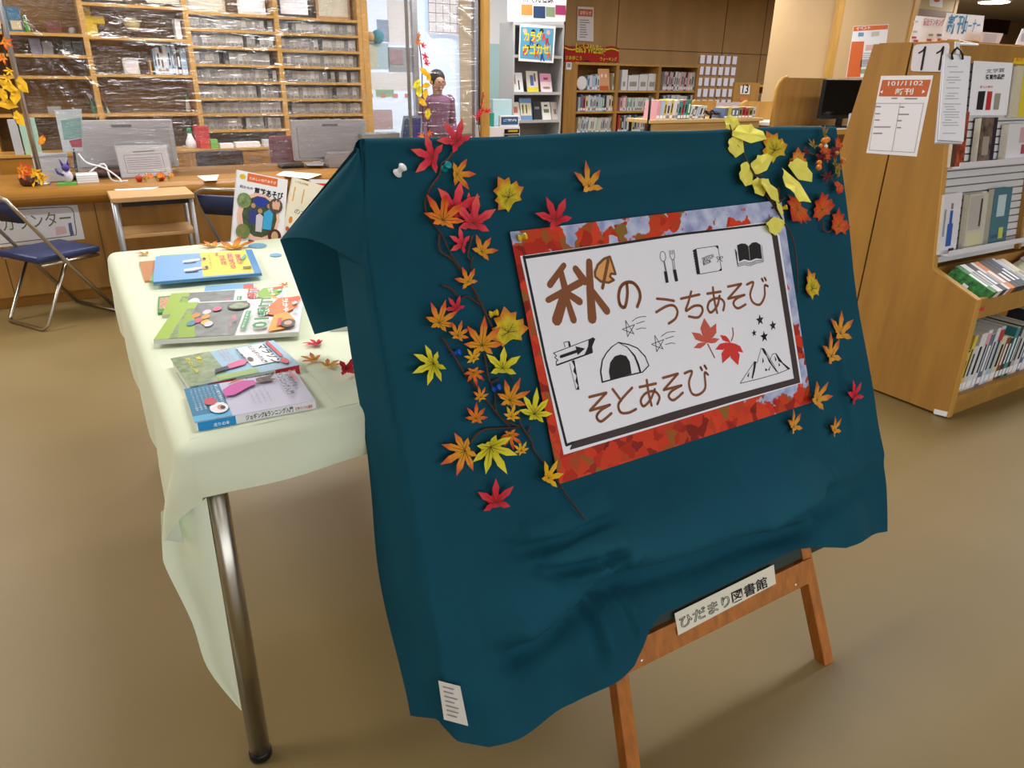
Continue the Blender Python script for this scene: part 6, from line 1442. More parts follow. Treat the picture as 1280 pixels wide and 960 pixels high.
# header sign over the rack
PL = RP(YR + .02)
t, s = paper_panel('header_sign', 'white header sign with photo strip above the grey steel rack', 'sign', [(634, -12), (708, -6), (706, 27), (634, 27)], PL, th=.01)
b = MB(); put_text(b, '情報発信課', PL(*z6(255, 12), .012), PL(*z6(440, 22), .012), NF, .14, .01); b.part('lettering', INK, s)
for x0, x1, y0, y1, c in ((180, 245, 20, 90, 'dcb8c0'), (248, 315, 25, 90, 'c88a4a'), (320, 392, 35, 108, '2c4468'), (395, 450, 40, 100, '8a9a7a'), (453, 515, 30, 88, 'a83a6a'), (165, 275, 92, 128, 'e6c0c8')):
    b = MB(); put_poly(b, [PL(*z6(*p), .0115) for p in ((x0, y0), (x1, y0 + 3), (x1, y1 + 3), (x0, y1))]); b.part('photo_print', CV(c), s)
boxthing('white_bowl', 'white card stack on the rack bottom shelf', 'cards', (678, 170, 692, 176), YR + .05, .1, WHITE, rzs[4])
# ================================================================== BACK WALL BOOKCASES
YW = 9.62
wx = [on_y(px, 110, YW).x for px in (719, 771, 823, 871)]; wzt = on_y(770, 82, YW).z
wc = thing('wall_bookcase', 'oak bookcase of three bays against the brown wall under the red banner', 'bookcase', ((wx[0] + wx[3]) / 2, YW + .15, 0))
for i, x in enumerate(wx): slab('upright', WOOD, (x - .03, YW, 0), (x + .03, 9.97, wzt), wc)
slab('top_board', WOODL, (wx[0] - .03, YW - .01, wzt), (wx[3] + .03, 9.97, wzt + .035), wc); slab('back_panel', _M['bookcase_back'], (wx[0], 9.95, 0), (wx[3], 9.97, wzt), wc)
wz = [on_y(770, y, YW).z for y in (113, 139, 167, 200)]
for i in range(3):
    for z in wz: slab('shelf', WOODL, (wx[i] + .03, YW + .005, z - .03), (wx[i + 1] - .03, 9.95, z), wc)
ALLC = list(PAL); LIGHT = ['white', 'pale grey', 'light grey', 'cream', 'pale blue', 'green', 'red', 'slate blue', 'charcoal', 'mint', 'pink']; WTS = [7, 5, 6, 4, 3, 1.5, 1.5, 2, 2, 2, 1]
GW = 'books in the wall bookcase'; hr = [wzt - wz[0] - .03, wz[0] - wz[1] - .05, wz[1] - wz[2] - .05]
def pxx(px, Y=YW + .04): return on_y(px, 130, Y).x
book_row(pxx(733), pxx(748), YW + .04, wz[0], hr[0] * .75, 5, ['white', 'pale grey', 'pale blue', 'slate blue'], 'top shelf of the wall bookcase first bay', GW, seed=11)
book_row(pxx(764), pxx(771) - .04, YW + .04, wz[0], hr[0] * .92, 3, ['cream', 'light grey', 'brown'], 'top shelf of the first bay beside the orange cover', GW, seed=12)
faceout(749, 763, 86, wz[0], YW + .05, 'd9a070', 'orange face-out book with two eyes on the wall bookcase top shelf', 'face-out books in the wall bookcase', [(.25, .6, .4, .75, 'f0e8d8'), (.6, .6, .75, .75, 'f0e8d8'), (.1, 0, .9, .2, 'c95a2c')])
p = on_y(727, 110, YW + .06); t = thing('white_plate', 'round white plate ornament at the start of the top shelf', 'ornament', (p.x, p.y, wz[0])); MB().lathe((p.x, p.y, wz[0] + .1), [(.1, 0), (.085, .01), (.03, .016)], 18, NF).part('disc', WHITE, t); slab('foot', FRD, (p.x - .05, p.y, wz[0]), (p.x + .05, p.y + .05, wz[0] + .015), t)
book_row(pxx(721.5) + .02, pxx(769), YW + .04, wz[1], hr[1] * .95, 17, LIGHT, 'middle shelf of the wall bookcase first bay', GW, seed=13, wts=WTS)
book_row(pxx(721) + .02, pxx(767), YW + .04, wz[2], hr[2] * .9, 20, LIGHT, 'lower shelf of the wall bookcase first bay', GW, lean=.12, seed=14, wts=WTS, hmin=.9)
for a, b_, y_, lb in ((775.5, 783, 87, 'tall white file box at the start of the second bay top shelf'), (784, 797, 94, 'white file box, second in the second bay top shelf'), (797.5, 808, 93, 'white file box, third in the second bay top shelf'), (808.5, 819, 92, 'white file box, last in the second bay top shelf')):
    xa, xb = pxx(a), pxx(b_); t = thing('file_box', lb, 'file box', ((xa + xb) / 2, YW + .1, wz[0]), 'file boxes in the wall bookcase'); z1 = on_y(a, y_, YW + .05).z
    slab('body', WHITE2, (xa, YW + .05, wz[0]), (xb - .01, YW + .25, z1), t); slab('label', MC[0], (xa + .03, YW + .046, wz[0] + .06), (xb - .05, YW + .05, wz[0] + .13), t)
book_row(pxx(774) + .02, pxx(783), YW + .04, wz[1], hr[1] * .9, 4, ['white', 'light grey', 'pink'], 'middle shelf start of the second bay', GW, seed=15)
book_row(pxx(784), pxx(817), YW + .04, wz[1], hr[1] * .78, 17, ['light grey', 'white', 'mint'], 'uniform set on the middle shelf of the second bay', GW, seed=16, hmin=.97)
book_row(pxx(773) + .02, pxx(808), YW + .04, wz[2], hr[2] * .95, 16, ALLC, 'lower shelf of the wall bookcase second bay', GW, seed=17)
book_row(pxx(825) + .02, pxx(867), YW + .04, wz[0], hr[0] * .9, 18, ['white', 'charcoal', 'light grey', 'cream', 'pale grey', 'pink'], 'top shelf of the wall bookcase third bay', GW, lean=.1, seed=18, hmin=.95)
book_row(pxx(823.5) + .04, pxx(866), YW + .04, wz[1], hr[1] * .95, 18, ['white', 'charcoal', 'light grey', 'slate blue', 'pale grey'], 'middle shelf of the wall bookcase third bay', GW, seed=19, hmin=.9)
# number plate on the bookcase end, red banner, notice
sx = wx[0] - .032
PX = Plane((sx, 0, 0), (-1, 0, 0)); 
t = thing('number_plate', 'white shelf number plate 00 on the wall bookcase end panel', 'sign', (wx[0], YW - .01, on_y(720, 82, YW).z))
xa, za, xb, zb = yb(708, 78, 715, 87, YW - .02)
slab('end_cover', WOOD, (on_y(706, 90, YW).x, YW - .005, 0), (wx[0] - .031, YW + .02, wzt + .03), wc)
s = slab('plate', WHITE, (xa, YW - .012, za), (xb, YW - .006, zb), t); b = MB(); put_text(b, '00', Vector((xa + .02, YW - .014, za + .03)), Vector((xb - .02, YW - .014, za + .03)), NF, (zb - za) * .6, .02); b.part('lettering', INK, s)
YBn = 9.9; PB = RP(YBn)
t = thing('red_banner', 'red cloth banner with yellow walking slogan above the wall bookcase', 'banner', PB(740, 75))
b = MB(); rows2 = []
for j in range(4):
    rows2.append([PB(706 + 67.5 * i / 14, (56 + 2.2 * math.sin(i * .9) + i * .3) + (77 + .4 * i / 3 - 56 - i * .3) * j / 3, .004 * math.sin(i * 1.3 + j)) for i in range(15)])
fb = b.grid(rows2).part('cloth', mat('banner_red', '#b5241c', .7), t, solid=.004)
b = MB(); put_text(b, "Let's Walking", PB(*z6(572, 330), .02), PB(*z6(752, 342), .02), NF, .17, .03); put_text(b, 'さあ歩こう', PB(*z6(512, 358), .02), PB(*z6(610, 362), .02), NF, .06, .02); put_text(b, 'ウォーキング', PB(*z6(720, 366), .02), PB(*z6(820, 368), .02), NF, .06, .02); b.part('lettering', YL, fb)
b = MB(); put_line(b, [PB(706 + 67.5 * i / 14, 59.5 + 2.2 * math.sin(i * .9) + i * .3, .02) for i in range(15)], .02, NF); b.part('border_print', YL, fb)
PW = RP(9.985)
t, s = paper_panel('wall_notice', 'white notice with an orange heading on the brown wall above the banner', 'notice', [(722, 8), (742, 9), (741.5, 52), (721, 50.5)], PW, th=.004)
b = MB(); put_poly(b, [PW(*p, .005) for p in ((723, 11), (741, 12), (740.5, 21), (722.5, 20))]); b.part('heading_print', ORANGE, s)
b = MB()
for i in range(8): put_line(b, [PW(725, 25 + i * 3, .005), PW(725 + random.uniform(6, 13), 25.3 + i * 3, .005)], .012, NF)
b.part('text_lines', GREYINK, s); b = MB(); put_text(b, 'お知らせ', PW(725, 18.5, .0062), PW(739, 19.2, .0062), NF, .06, .02); b.part('lettering', WHITE, s)
# ------------------------------------------------------------------ lattice door in the wall
DO = mat('door_brown', '#8a6a48', .6, .08, 4, stretch=(6, 6, 1)); PANE = glow('daylit_pane', '#d9d7e6', .28)
dx0, _, dx1, dzt = yb(868, 170, 931, 54, 9.99)
door = struct(MB().box((dx0, 9.90, 0), (dx0 + .12, 9.995, dzt)).part('door_1', mat('door_frame', '#644528', .6)))
MB().box((dx1 - .14, 9.90, 0), (dx1, 9.995, dzt)).part('door_frame', _M['door_frame'], door); MB().box((dx0, 9.90, dzt - .09), (dx1, 9.995, dzt)).part('door_frame', _M['door_frame'], door)
z5 = crop(800, 0, .20833); lx0, lx1 = on_y(*z5(350, 400), 9.95).x, on_y(*z5(582, 400), 9.95).x; lz1 = on_y(*z5(470, 325), 9.95).z; lz0 = .5
MB().box((dx0 + .12, 9.955, 0), (dx1 - .14, 9.985, dzt - .09)).part('door_leaf', DO, door)
nc_, nr_ = 6, 7
for i in range(nc_):
    for j in range(nr_):
        xa = lx0 + (lx1 - lx0) * i / nc_; xb = lx0 + (lx1 - lx0) * (i + 1) / nc_; za = lz0 + (lz1 - lz0) * j / nr_; zb = lz0 + (lz1 - lz0) * (j + 1) / nr_
        MB().box((xa + .03, 9.945, za + .025), (xb - .03, 9.955, zb - .025)).part('window_pane', PANE, door)
# notices right of the door
t, s = paper_panel('notice_board', 'pale blue notice board with photographs right of the lattice door', 'notice board', [(972, 77), (998, 78), (996, 109), (968, 107)], PW, th=.02, m_=mat('board_pale_blue', '#a8bcc8', .6))
for x, y in ((835, 405), (868, 405), (832, 455), (860, 455), (825, 500), (845, 500)): 
    b = MB(); put_poly(b, [PW(*z5(x + a, y + c), .022) for a, c in ((-10, -14), (10, -14), (10, 12), (-10, 12))]); b.part('photo_print', CV('8a7464'), s)
b = MB(); put_poly(b, [PW(*z5(*p), .022) for p in ((895, 380), (945, 380), (940, 455), (890, 455))]); b.part('blue_print', CV('b8d0e0'), s)
def wallpaper_sheet(pts, label, m_=None, head=None):
    t, s = paper_panel('wall_notice', label, 'notice', [z5(*p) for p in pts], PW, th=.004, m_=m_)
    if head: b = MB(); put_poly(b, [PW(*z5(*p), .006) for p in head]); b.part('heading_print', REDP, s)
    b = MB(); a, c = z5(*pts[0]), z5(*pts[2]); put_line(b, [PW((a[0] + c[0]) / 2 - 2, (a[1] + c[1]) / 2, .006), PW((a[0] + c[0]) / 2 + 2, (a[1] + c[1]) / 2, .006)], .03, NF); b.part('text_lines', GREYINK, s)
wallpaper_sheet([(770, 360), (812, 362), (805, 415), (765, 412)], 'small white notice left of the pale blue notice board, upper one'); wallpaper_sheet([(752, 455), (802, 450), (795, 510), (745, 512)], 'white notice with dark emblem below the upper small notice'); wallpaper_sheet([(990, 370), (1050, 372), (1045, 465), (985, 462)], 'white notice with a red heading beside the column', None, [(993, 374), (1048, 376), (1046, 405), (990, 402)])
wallpaper_sheet([(1062, 345), (1118, 347), (1114, 385), (1060, 382)], 'small grey switch panel notice next to the column edge', PM['pale grey'])
# ------------------------------------------------------------------ low bookcase numbered 13
Y13 = 8.2; xa, za, xb, zb = yb(*z5(552, 497), *z5(722, 620), Y13)
lb_ = thing('low_bookcase', 'low oak bookcase with the white number 13 on its end panel', 'bookcase', ((xa + xb) / 2, Y13 + .2, 0)); xr = on_y(*z5(1000, 540), Y13).x
slab('end_panel', WOOD, (xa, Y13, 0), (xb, Y13 + .03, zb), lb_); slab('top_board', WOODL, (xb, Y13 + .1, zb - .06), (xr, Y13 + .45, zb - .03), lb_); zs_ = on_y(*z5(790, 608), Y13 + .1).z; slab('shelf', WOODL, (xb, Y13 + .1, zs_ - .03), (xr, Y13 + .45, zs_), lb_); slab('back_panel', WOOD, (xb, Y13 + .42, 0), (xr, Y13 + .45, zb - .06), lb_)
t = thing('number_plate', 'white plate numbered 13 on the low bookcase end panel', 'sign', on_y(*z5(630, 560), Y13)); P13 = RP(Y13)
s = MB().prism([P13(*z5(*p), .001) for p in ((602, 515), (658, 513), (655, 565), (600, 565))], NF * .006).part('plate', WHITE, t); b = MB(); put_text(b, '13', P13(*z5(612, 560), .009), P13(*z5(648, 560), .009), NF, None, .02); b.part('lettering', INK, s)
b = MB(); b.prism([P13(*z5(*p), .001) for p in ((598, 585), (645, 583), (640, 606), (596, 606))], NF * .004); tag(b.part('orange_label', mat('label_salmon', '#d07a54', .6)), 'salmon label under the white number 13 plate', 'label')
book_row(on_y(*z5(725, 600), Y13 + .12).x, on_y(*z5(850, 600), Y13 + .12).x, Y13 + .12, zs_, on_y(*z5(790, 560), Y13 + .12).z - zs_, 15, ['pink', 'white', 'cream', 'light grey', 'red', 'lilac'], 'low bookcase numbered 13', 'books in the low bookcase', seed=21, hmin=.9)
# ------------------------------------------------------------------ book cart
YK = 5.0; kx0, kz, kx1, _ = yb(812, 158, 952, 150, YK); 
cart = thing('book_cart', 'light wood book cart with black bent tube ends behind the cloth top', 'cart', ((kx0 + kx1) / 2, YK + .2, 0)); CWD = mat('cart_maple', '#c9ab74', .5, .08, 4, stretch=(1, 6, 6))
slab('top_shelf', CWD, (kx0, YK - .01, kz - .03), (kx1, YK + .32, kz), cart, bevel=.003); slab('lower_shelf', CWD, (kx0, YK, .3), (kx1, YK + .32, .33), cart)
slab('apron', CWD, (kx0 + .03, YK + .01, kz - .12), (kx1 - .03, YK + .03, kz - .03), cart)
for x in (kx0 + .03, kx1 - .03):
    for y in (YK + .03, YK + .29): MB().tube([(x, y, .07), (x, y, kz - .03)], .014, 8).part('leg', BLACK, cart); MB().lathe((x - .014, y, .035), [(.035, 0), (.035, .028)], 12, (1, 0, 0)).part('caster', BLACK, cart)
xh0, xh1 = on_y(*z5(390, 760), YK).x, on_y(*z5(440, 760), YK).x; zh = on_y(*z5(440, 680), YK).z
for k_, (dy, xo) in enumerate(((0, 0), (.0, .085))):
    MB().tube(smooth_path([(xh0 + xo, YK + .03, kz), (xh0 + xo + .005, YK + .03, kz + .07), (xh0 + xo + .05, YK + .03, zh - .005), (xh0 + xo + .11, YK + .03, zh), (xh0 + xo + .2, YK + .2, zh)], 4), .011, 10).part('tube_end', BLACK, cart, smooth=True)
MB().tube(smooth_path([(kx0 + .005, YK + .02, kz - .1), (kx0 + .005, YK + .02, kz + .1), (kx0 + .03, YK + .05, kz + .19)], 4), .011, 8).part('tube_end', BLACK, cart, smooth=True)
hk = on_y(*z5(140, 600), YK).z - kz
book_row(on_y(*z5(100, 750), YK).x, on_y(*z5(300, 750), YK).x, YK + .02, kz, hk * 1.02, 11, ['white', 'pale blue', 'green', 'yellow', 'red', 'cream', 'pink', 'light grey', 'teal'], 'first group on the book cart top', 'books on the book cart', lean=.10, dep=.17, seed=24, hmin=.92)
book_row(on_y(*z5(300, 750), YK).x, on_y(*z5(385, 750), YK).x, YK + .02, kz, hk * .82, 5, ['white', 'light grey', 'brown', 'pale blue'], 'leaning group before the black tube end of the cart', 'books on the book cart', lean=.32, dep=.17, seed=31, hmin=.85)
book_row(on_y(*z5(505, 765), YK).x, on_y(*z5(690, 765), YK).x, YK + .02, kz, hk * .66, 9, ['white', 'olive', 'yellow', 'slate blue', 'light grey', 'red', 'green'], 'second group on the book cart top', 'books on the book cart', lean=.06, dep=.17, seed=29, hmin=.8)
# ------------------------------------------------------------------ search desks with rounded partitions
def carrel(px, Y, label, desk_pts, rd=.12):
    """px: picture corners (left, right, top, base)"""
    xa, zb = on_y(px[0], px[2], Y).x, on_y(px[0] + 6, px[2], Y).z; za, xb = on_y(px[0], px[3], Y).z, on_y(px[1], px[2], Y).x; t = thing('search_desk', label, 'desk', ((xa + xb) / 2, Y, 0), 'search terminal desks')
    pts = [Vector((xa, Y, za - .1)), Vector((xa, Y, zb - rd))] + [Vector((xa + rd - rd * math.cos(a), Y, zb - rd + rd * math.sin(a))) for a in [i * math.pi / 16 for i in range(1, 9)]] + [Vector((xb, Y, zb)), Vector((xb, Y, za - .1))]
    MB().prism(pts, (0, .03, 0)).part('back_partition', WOOD, t)
    edge = [Vector((p.x, Y + .015, p.z)) for p in pts[:-2]]; MB().tube(edge, .016, 8).part('edge_band', WOODL, t, smooth=True)
    slab('desktop', mat('desk_white', '#dedcd4', .4), (xa - .02, Y - .42, za - .03), (xb, Y, za), t); slab('front_edge', WOODL, (xa - .02, Y - .44, za - .035), (xb, Y - .42, za + .002), t)
    slab('side_panel', WOOD, (xa, Y - .4, 0), (xa + .03, Y + .03, za - .03), t); slab('side_panel', WOOD, (xb - .03, Y - .4, 0), (xb, Y + .03, za - .03), t); slab('modesty_panel', WOOD, (xa + .03, Y - .05, .2), (xb - .03, Y - .02, za - .03), t)
    return t, xa, za, xb, zb
ca, cxa, cza, cxb, czb = carrel((975, 1115, 97, 158), 4.05, 'search desk with a tall rounded oak partition behind the black monitor', None, .1)
cb, *_ = carrel((926, 985, 127, 150), 5.4, 'lower search desk with a rounded partition left of the taller one', None, .1)
cz2 = carrel((866, 896, 126, 150), 6.6, 'farther search desk whose partition top shows above the book cart', None, .05)
PLc = RP(6.2); b = MB(); b.prism([PLc(*z5(*p)) for p in ((462, 615), (600, 612), (610, 660), (455, 668))], NF * .01); o = b.part('pink_chart', mat('chart_pale', '#c4b6bc', .6), None, org=PLc(*z5(520, 640))); tag(o, 'pale pink chart sheet standing behind the book cart', 'chart')
# black monitor
Ym = 3.82; PM_ = RP(Ym)
mo = thing('black_monitor', 'black desktop monitor on the white search desk', 'monitor', (on_y(1055, 158, Ym).x, Ym, cza))
z7 = crop(1020, 0, .20833)
q = [PM_(*z7(*p)) for p in ((62, 478), (345, 478), (300, 722), (18, 712))]
xa, xb = q[3].x + .01, q[1].x - .04; za, zb = on_y(1035, 149, Ym).z, on_y(1045, 99, Ym).z
slab('casing', BLACK, (xa, Ym, za), (xb, Ym + .035, zb), mo, bevel=.006); slab('screen', mat('screen_black', '#08090b', .12), (xa + .014, Ym - .002, za + .03), (xb - .014, Ym, zb - .012), mo)
slab('stand', BLACK, ((xa + xb) / 2 - .03, Ym + .01, cza + .01), ((xa + xb) / 2 + .03, Ym + .03, za + .03), mo); slab('base', BLACK, ((xa + xb) / 2 - .1, Ym - .05, cza), ((xa + xb) / 2 + .1, Ym + .1, cza + .012), mo, bevel=.004)
p = on_y(1066, 148, 3.7); t = thing('barcode_reader', 'white handheld reader with a looped cable beside the black monitor', 'reader', (p.x, 3.7, cza))
slab('body', WHITE2, (p.x - .01, 3.68, cza), (p.x + .05, 3.74, cza + .11), t, bevel=.012); MB().tube(smooth_path([(p.x, 3.69, cza + .09), (p.x - .05, 3.68, cza + .09), (p.x - .06, 3.68, cza + .02), (p.x + .02, 3.67, cza + .012)], 5), .005, 8).part('cable', WHITE2, t, smooth=True)
# ------------------------------------------------------------------ column
Yc = 5.6; ccx0, ccx1 = on_y(1042, 60, Yc).x, on_y(1140, 30, Yc).x
clm = struct(MB().box((ccx0, Yc, 0), (ccx1, Yc + .9, ZC)).part('wall_column', mat('column_beige', '#c9a97c', .7, .04, 2)))
for x in (ccx0, ccx1): MB().box((x - .05, Yc - .015, 0), (x + .05, Yc + .03, ZC)).part('corner_trim', WOODL, clm)
PCo = RP(Yc)
t, s = paper_panel('column_poster', 'white and orange poster on the beige column', 'poster', [z7(*p) for p in ((225, 158), (435, 145), (395, 462), (180, 466))], PCo, th=.004)
for pts, m_ in ((((215, 250), (290, 248), (265, 462), (184, 464)), ORANGE), (((228, 160), (434, 148), (431, 175), (224, 188)), ORANGE), (((255, 195), (288, 195), (285, 218), (252, 220)), CV('6a9ac0')), (((335, 190), (382, 188), (378, 215), (330, 220)), CV('c9c6b8')), (((300, 270), (350, 268), (345, 300), (295, 305)), CV('d8b8b8')), (((270, 360), (330, 358), (322, 400), (265, 404)), CV('b8b8c0')), (((268, 415), (318, 412), (312, 440), (266, 442)), CV('9aaa7a'))):
    b = MB(); put_poly(b, [PCo(*z7(*p), .005) for p in pts]); b.part('print', m_, s)
b = MB(); put_text(b, 'イベント', PCo(*z7(240, 182), .0065), PCo(*z7(325, 176), .0065), NF, .035, .02); put_text(b, '11月', PCo(*z7(292, 215), .0065), PCo(*z7(328, 208), .0065), NF, .04, .02); b.part('lettering', WHITE, s)
b = MB()
for i in range(6): put_line(b, [PCo(*z7(285 - i * 3, 320 + i * 12), .006), PCo(*z7(345 - i * 3, 318 + i * 12), .006)], .006, NF)
b.part('text_lines', GREYINK, s)
# further beam wall right of the column
Yd = 7.6; ex0, ex1 = on_y(1146, 10, Yd).x, on_y(1196, 10, Yd).x
st2 = struct(MB().box((ex0, Yd, 0), (ex1, Yd + .4, ZC)).part('wall_pier', CREAM)); MB().box((ex0, Yd - .01, on_y(1160, 20, Yd).z), (ex1 - .05, Yd, on_y(1160, 12, Yd).z)).part('dark_rail', mat('rail_dark_oak', '#7a4a1c', .5), st2); MB().box((ex1 - .08, Yd - .012, 0), (ex1, Yd, ZC)).part('corner_trim', WOODL, st2)
PD = RP(Yd); t, s = paper_panel('pier_notice', 'small white notice with a red mark high on the pier behind the shelf', 'notice', [z7(*p) for p in ((680, -40), (765, -40), (755, 46), (680, 36))], PD, th=.004); b = MB(); put_poly(b, [PD(*z7(*p), .006) for p in ((705, -20), (750, -20), (742, 8), (722, 14), (708, 6))]); b.part('mark_print', REDP, s)
# ceiling lamp
lp = on_z(1243, 1, ZC - .03); lamp = thing('ceiling_lamp', 'round glowing ceiling lamp near the upper frame edge', 'ceiling lamp', (lp.x, lp.y, ZC))
MB().lathe((lp.x, lp.y, ZC - .05), [(.24, 0), (.27, .01), (.28, .049)], 28).part('housing', WHITE2, lamp, smooth=True); MB().lathe((lp.x, lp.y, ZC - .07), [(.2, 0), (.235, .008), (.24, .02)], 28).part('diffuser', glow('lamp_diffuser', '#fff6e6', 6.0), lamp, smooth=True)
PF = RP(9.99); zf = crop(1150, 0, .125)
t = thing('dark_opening_box', 'dark brown box put at a dark opening behind the display shelf', 'cabinet', PF(1240, 30)); a, c = PF(*zf(610, 330)), PF(*zf(860, 150)); slab('body', mat('opening_dark', '#3a2414', .6), (a.x, 9.85, a.z), (c.x, 9.99, c.z), t); slab('door', mat('opening_dark2', '#432a18', .6), (a.x + .04, 9.83, a.z + .04), ((a.x + c.x) / 2, 9.85, c.z - .04), t); slab('door', _M['opening_dark2'], ((a.x + c.x) / 2 + .02, 9.83, a.z + .04), (c.x - .04, 9.85, c.z - .04), t)  # dark box with door-like fronts stands in for a dark opening
# ================================================================== DISPLAY SHELF NUMBER 11
XS = 3.09
prof = [(1.40, 0.012), (1.414, .536), (1.623, .623), (1.755, 1.50)]
yc_ = 1.931
sf = thing('display_shelf', 'double sided oak display shelf numbered 11 with white slatted book racks', 'bookshelf', (XS + .6, yc_, 0))
SW = mat('shelf_oak', '#a87b3a', .45, .14, 3, stretch=(5, 5, .7))
XE = 5.4
def half(sgn, x):
    pts = [(yc_ - sgn * (yc_ - y), z) for y, z in prof] + [(yc_ - sgn * .004, 1.50), (yc_ - sgn * .004, .012)]
    return MB().prism([Vector((x, y, z)) for y, z in pts], (.028, 0, 0)).part('end_panel', SW, sf)
half(1, XS); half(-1, XS); half(1, XE); half(-1, XE)
slab('seam_strip', mat('seam_dark', '#3a2414', .7), (XS + .008, yc_ - .004, .02), (XS + .026, yc_ + .004, 1.49), sf)
for pts in (((1.40, .012), (1.414, .536)), ((1.623, .623), (1.755, 1.5)), ((1.414, .536), (1.623, .623))):
    (y0, z0), (y1, z1) = pts; a, b_ = Vector((XS - .001, y0, z0)), Vector((XS - .001, y1, z1)); d = (b_ - a); nn = Vector((0, -d.z, d.y)).normalized()
    MB().obox(a + nn * .003, (.03, 0, 0), d, -nn * .006).part('edge_band', WOODL, sf)
slab('top_board', SW, (XS + .028, 1.76, 1.475), (XE, 2.10, 1.505), sf); slab('plinth', SW, (XS + .028, 1.42, 0.0), (XE, 2.42, .075), sf); slab('base_shelf', SW, (XS + .028, 1.405, .075), (XE, 2.42, .10), sf)
slab('header_board', SW, (XS + .028, 1.742, 1.425), (XE, 1.760, 1.50), sf, bevel=.002); slab('lip_board', SW, (XS + .028, 1.412, .452), (XE, 1.432, .54), sf, bevel=.002)
bin_n = Vector((0, -.087, .209)).normalized(); bo = Vector((XS + .028, 1.432, .455)); be = Vector((XS + .028, 1.64, .541))
MB().obox(bo, (XE - XS - .028, 0, 0), be - bo, -bin_n * .015).part('bin_floor', SW, sf); slab('bin_back', SW, (XS + .028, 1.63, .50), (XE, 1.645, .62), sf); slab('centre_panel', SW, (XS + .028, yc_ - .01, .1), (XE, yc_ + .01, 1.475), sf)
# white slats on the leaning face
sa, sb = Vector((0, 1.645, .632)), Vector((0, 1.755, 1.425)); sdir = (sb - sa).normalized(); sn = Vector((0, -sdir.z, sdir.y)); slen = (sb - sa).length
SLW = mat('slat_white', '#d3d2d4', .4)
xdv = on_y(1270, 270, 1.68).x
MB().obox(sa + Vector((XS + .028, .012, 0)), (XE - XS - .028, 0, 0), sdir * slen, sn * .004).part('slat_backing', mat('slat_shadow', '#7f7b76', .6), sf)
npl_ = 25
for i in range(npl_):
    for xa, xb in ((XS + .03, xdv - .012), (xdv + .012, XE)):
        MB().obox(sa + sdir * (slen * i / npl_ + .003) + Vector((xa, .006, 0)), (xb - xa, 0, 0), sdir * (slen / npl_ - .006), sn * .008).part('slat', SLW, sf)
MB().obox(sa + Vector((xdv - .011, .008, 0)), (.022, 0, 0), sdir * slen, sn * .03).part('divider', SW, sf)
SP = Plane(sa + sn * .004, sn)
def spt(px, py, lift=0.0): return SP(px, py, lift)
# transparent-white ledges under each row of books
LED = mat('ledge_white', '#dcdbe0', .25)
led = []
for py in (205, 306, 148):
    p = spt(1230, py); v = (p - sa).dot(sdir); led.append(v)
    if py == 148: continue
    for xa, xb in ((XS + .03, xdv - .012), (xdv + .012, XE)):
        MB().obox(sa + sdir * (v - .006) + Vector((xa, 0, 0)) + sn * .004, (xb - xa, 0, 0), sn * .06, sdir * .006).part('ledge', LED, sf); MB().obox(sa + sdir * (v - .006) + Vector((xa, 0, 0)) + sn * .064, (xb - xa, 0, 0), sn * .003, sdir * .022).part('ledge_lip', LED, sf)
GS = 'books on the slatted display rows'
def disp_book(pxl, pxr, pyt, v, th, colr, label, deco, depth=.008, wrap=None):
    P_ = Plane(sa + sn * (depth + th), sn); a = P_(pxl, pyt); c = P_(pxr, pyt); h_ = (a - sa).dot(sdir) - v; w_ = c.x - a.x
    o = sa + sdir * v + Vector((a.x, 0, 0)) + sn * depth; t = thing('paperback_book', label, 'book', o, GS); X = Vector((w_, 0, 0)); Y = sdir * h_
    cov = MB().obox(o + sn * (th - .0015), X, Y, sn * .0015).part('front_cover', CV(colr), t); MB().obox(o + sn * .0015 + X * .005, X * .99, Y * .99, sn * (th - .003)).part('pages', PAGES, t); MB().obox(o, X, Y, sn * .0015).part('back_cover', CV(colr), t)
    for k_, (u0, v0, u1, v1, c_) in enumerate(deco):
        q = o + sn * (th + .0004 + k_ * .0002); MB().add([q + X * u0 + Y * v0, q + X * u1 + Y * v0, q + X * u1 + Y * v1, q + X * u0 + Y * v1], [(0, 1, 2, 3)]).part('cover_print', CV(c_) if isinstance(c_, str) else c_, cov)
    if wrap:
        b = MB(); put_text(b, wrap[0], o + sn * (th + .002) + X * wrap[1] + Y * wrap[2], o + sn * (th + .002) + X * wrap[3] + Y * wrap[4], sn, wrap[5], .02); b.part('lettering', CV(wrap[6]), cov)
fire = mat('print_fire', '#d0582a', .4, 0, 40, col2='#3a1a10'); sepia = mat('print_sepia', '#8a7464', .4, 0, 30, col2='#2a1a14'); forest = mat('print_forest_green', '#2f9a3a', .4, 0, 45, col2='#0e2a14')
disp_book(1196, 1212, 140, led[0], .026, '5a3a2c', 'book with a fiery brown cover in the upper slat row by the end panel', [(.3, 0, 1, 1, fire)])
disp_book(1228, 1248, 147, led[0], .03, '2a2030', 'thick book with a sepia figure cover in the upper slat row', [(0, 0, .75, 1, sepia), (.2, .2, .6, .6, 'a09484')])
disp_book(1262, 1298, 155, led[0], .03, 'd9d6da', 'white book at the upper slat row end beside the divider', [(.4, .5, .6, .9, 'c9a0a8'), (.5, .2, .9, .45, 'a8485a')])
disp_book(1181, 1203, 243, led[1], .024, 'dfdde2', 'white book with a person in a blue dress on the lower slat row', [(.35, .12, .66, .5, '2f5fae'), (.42, .5, .58, .72, '2f5fae'), (.44, .74, .56, .84, '9a7a6a'), (.1, .3, .2, .75, '9a9aa2'), (.55, .03, .85, .08, '3a3a3a')])
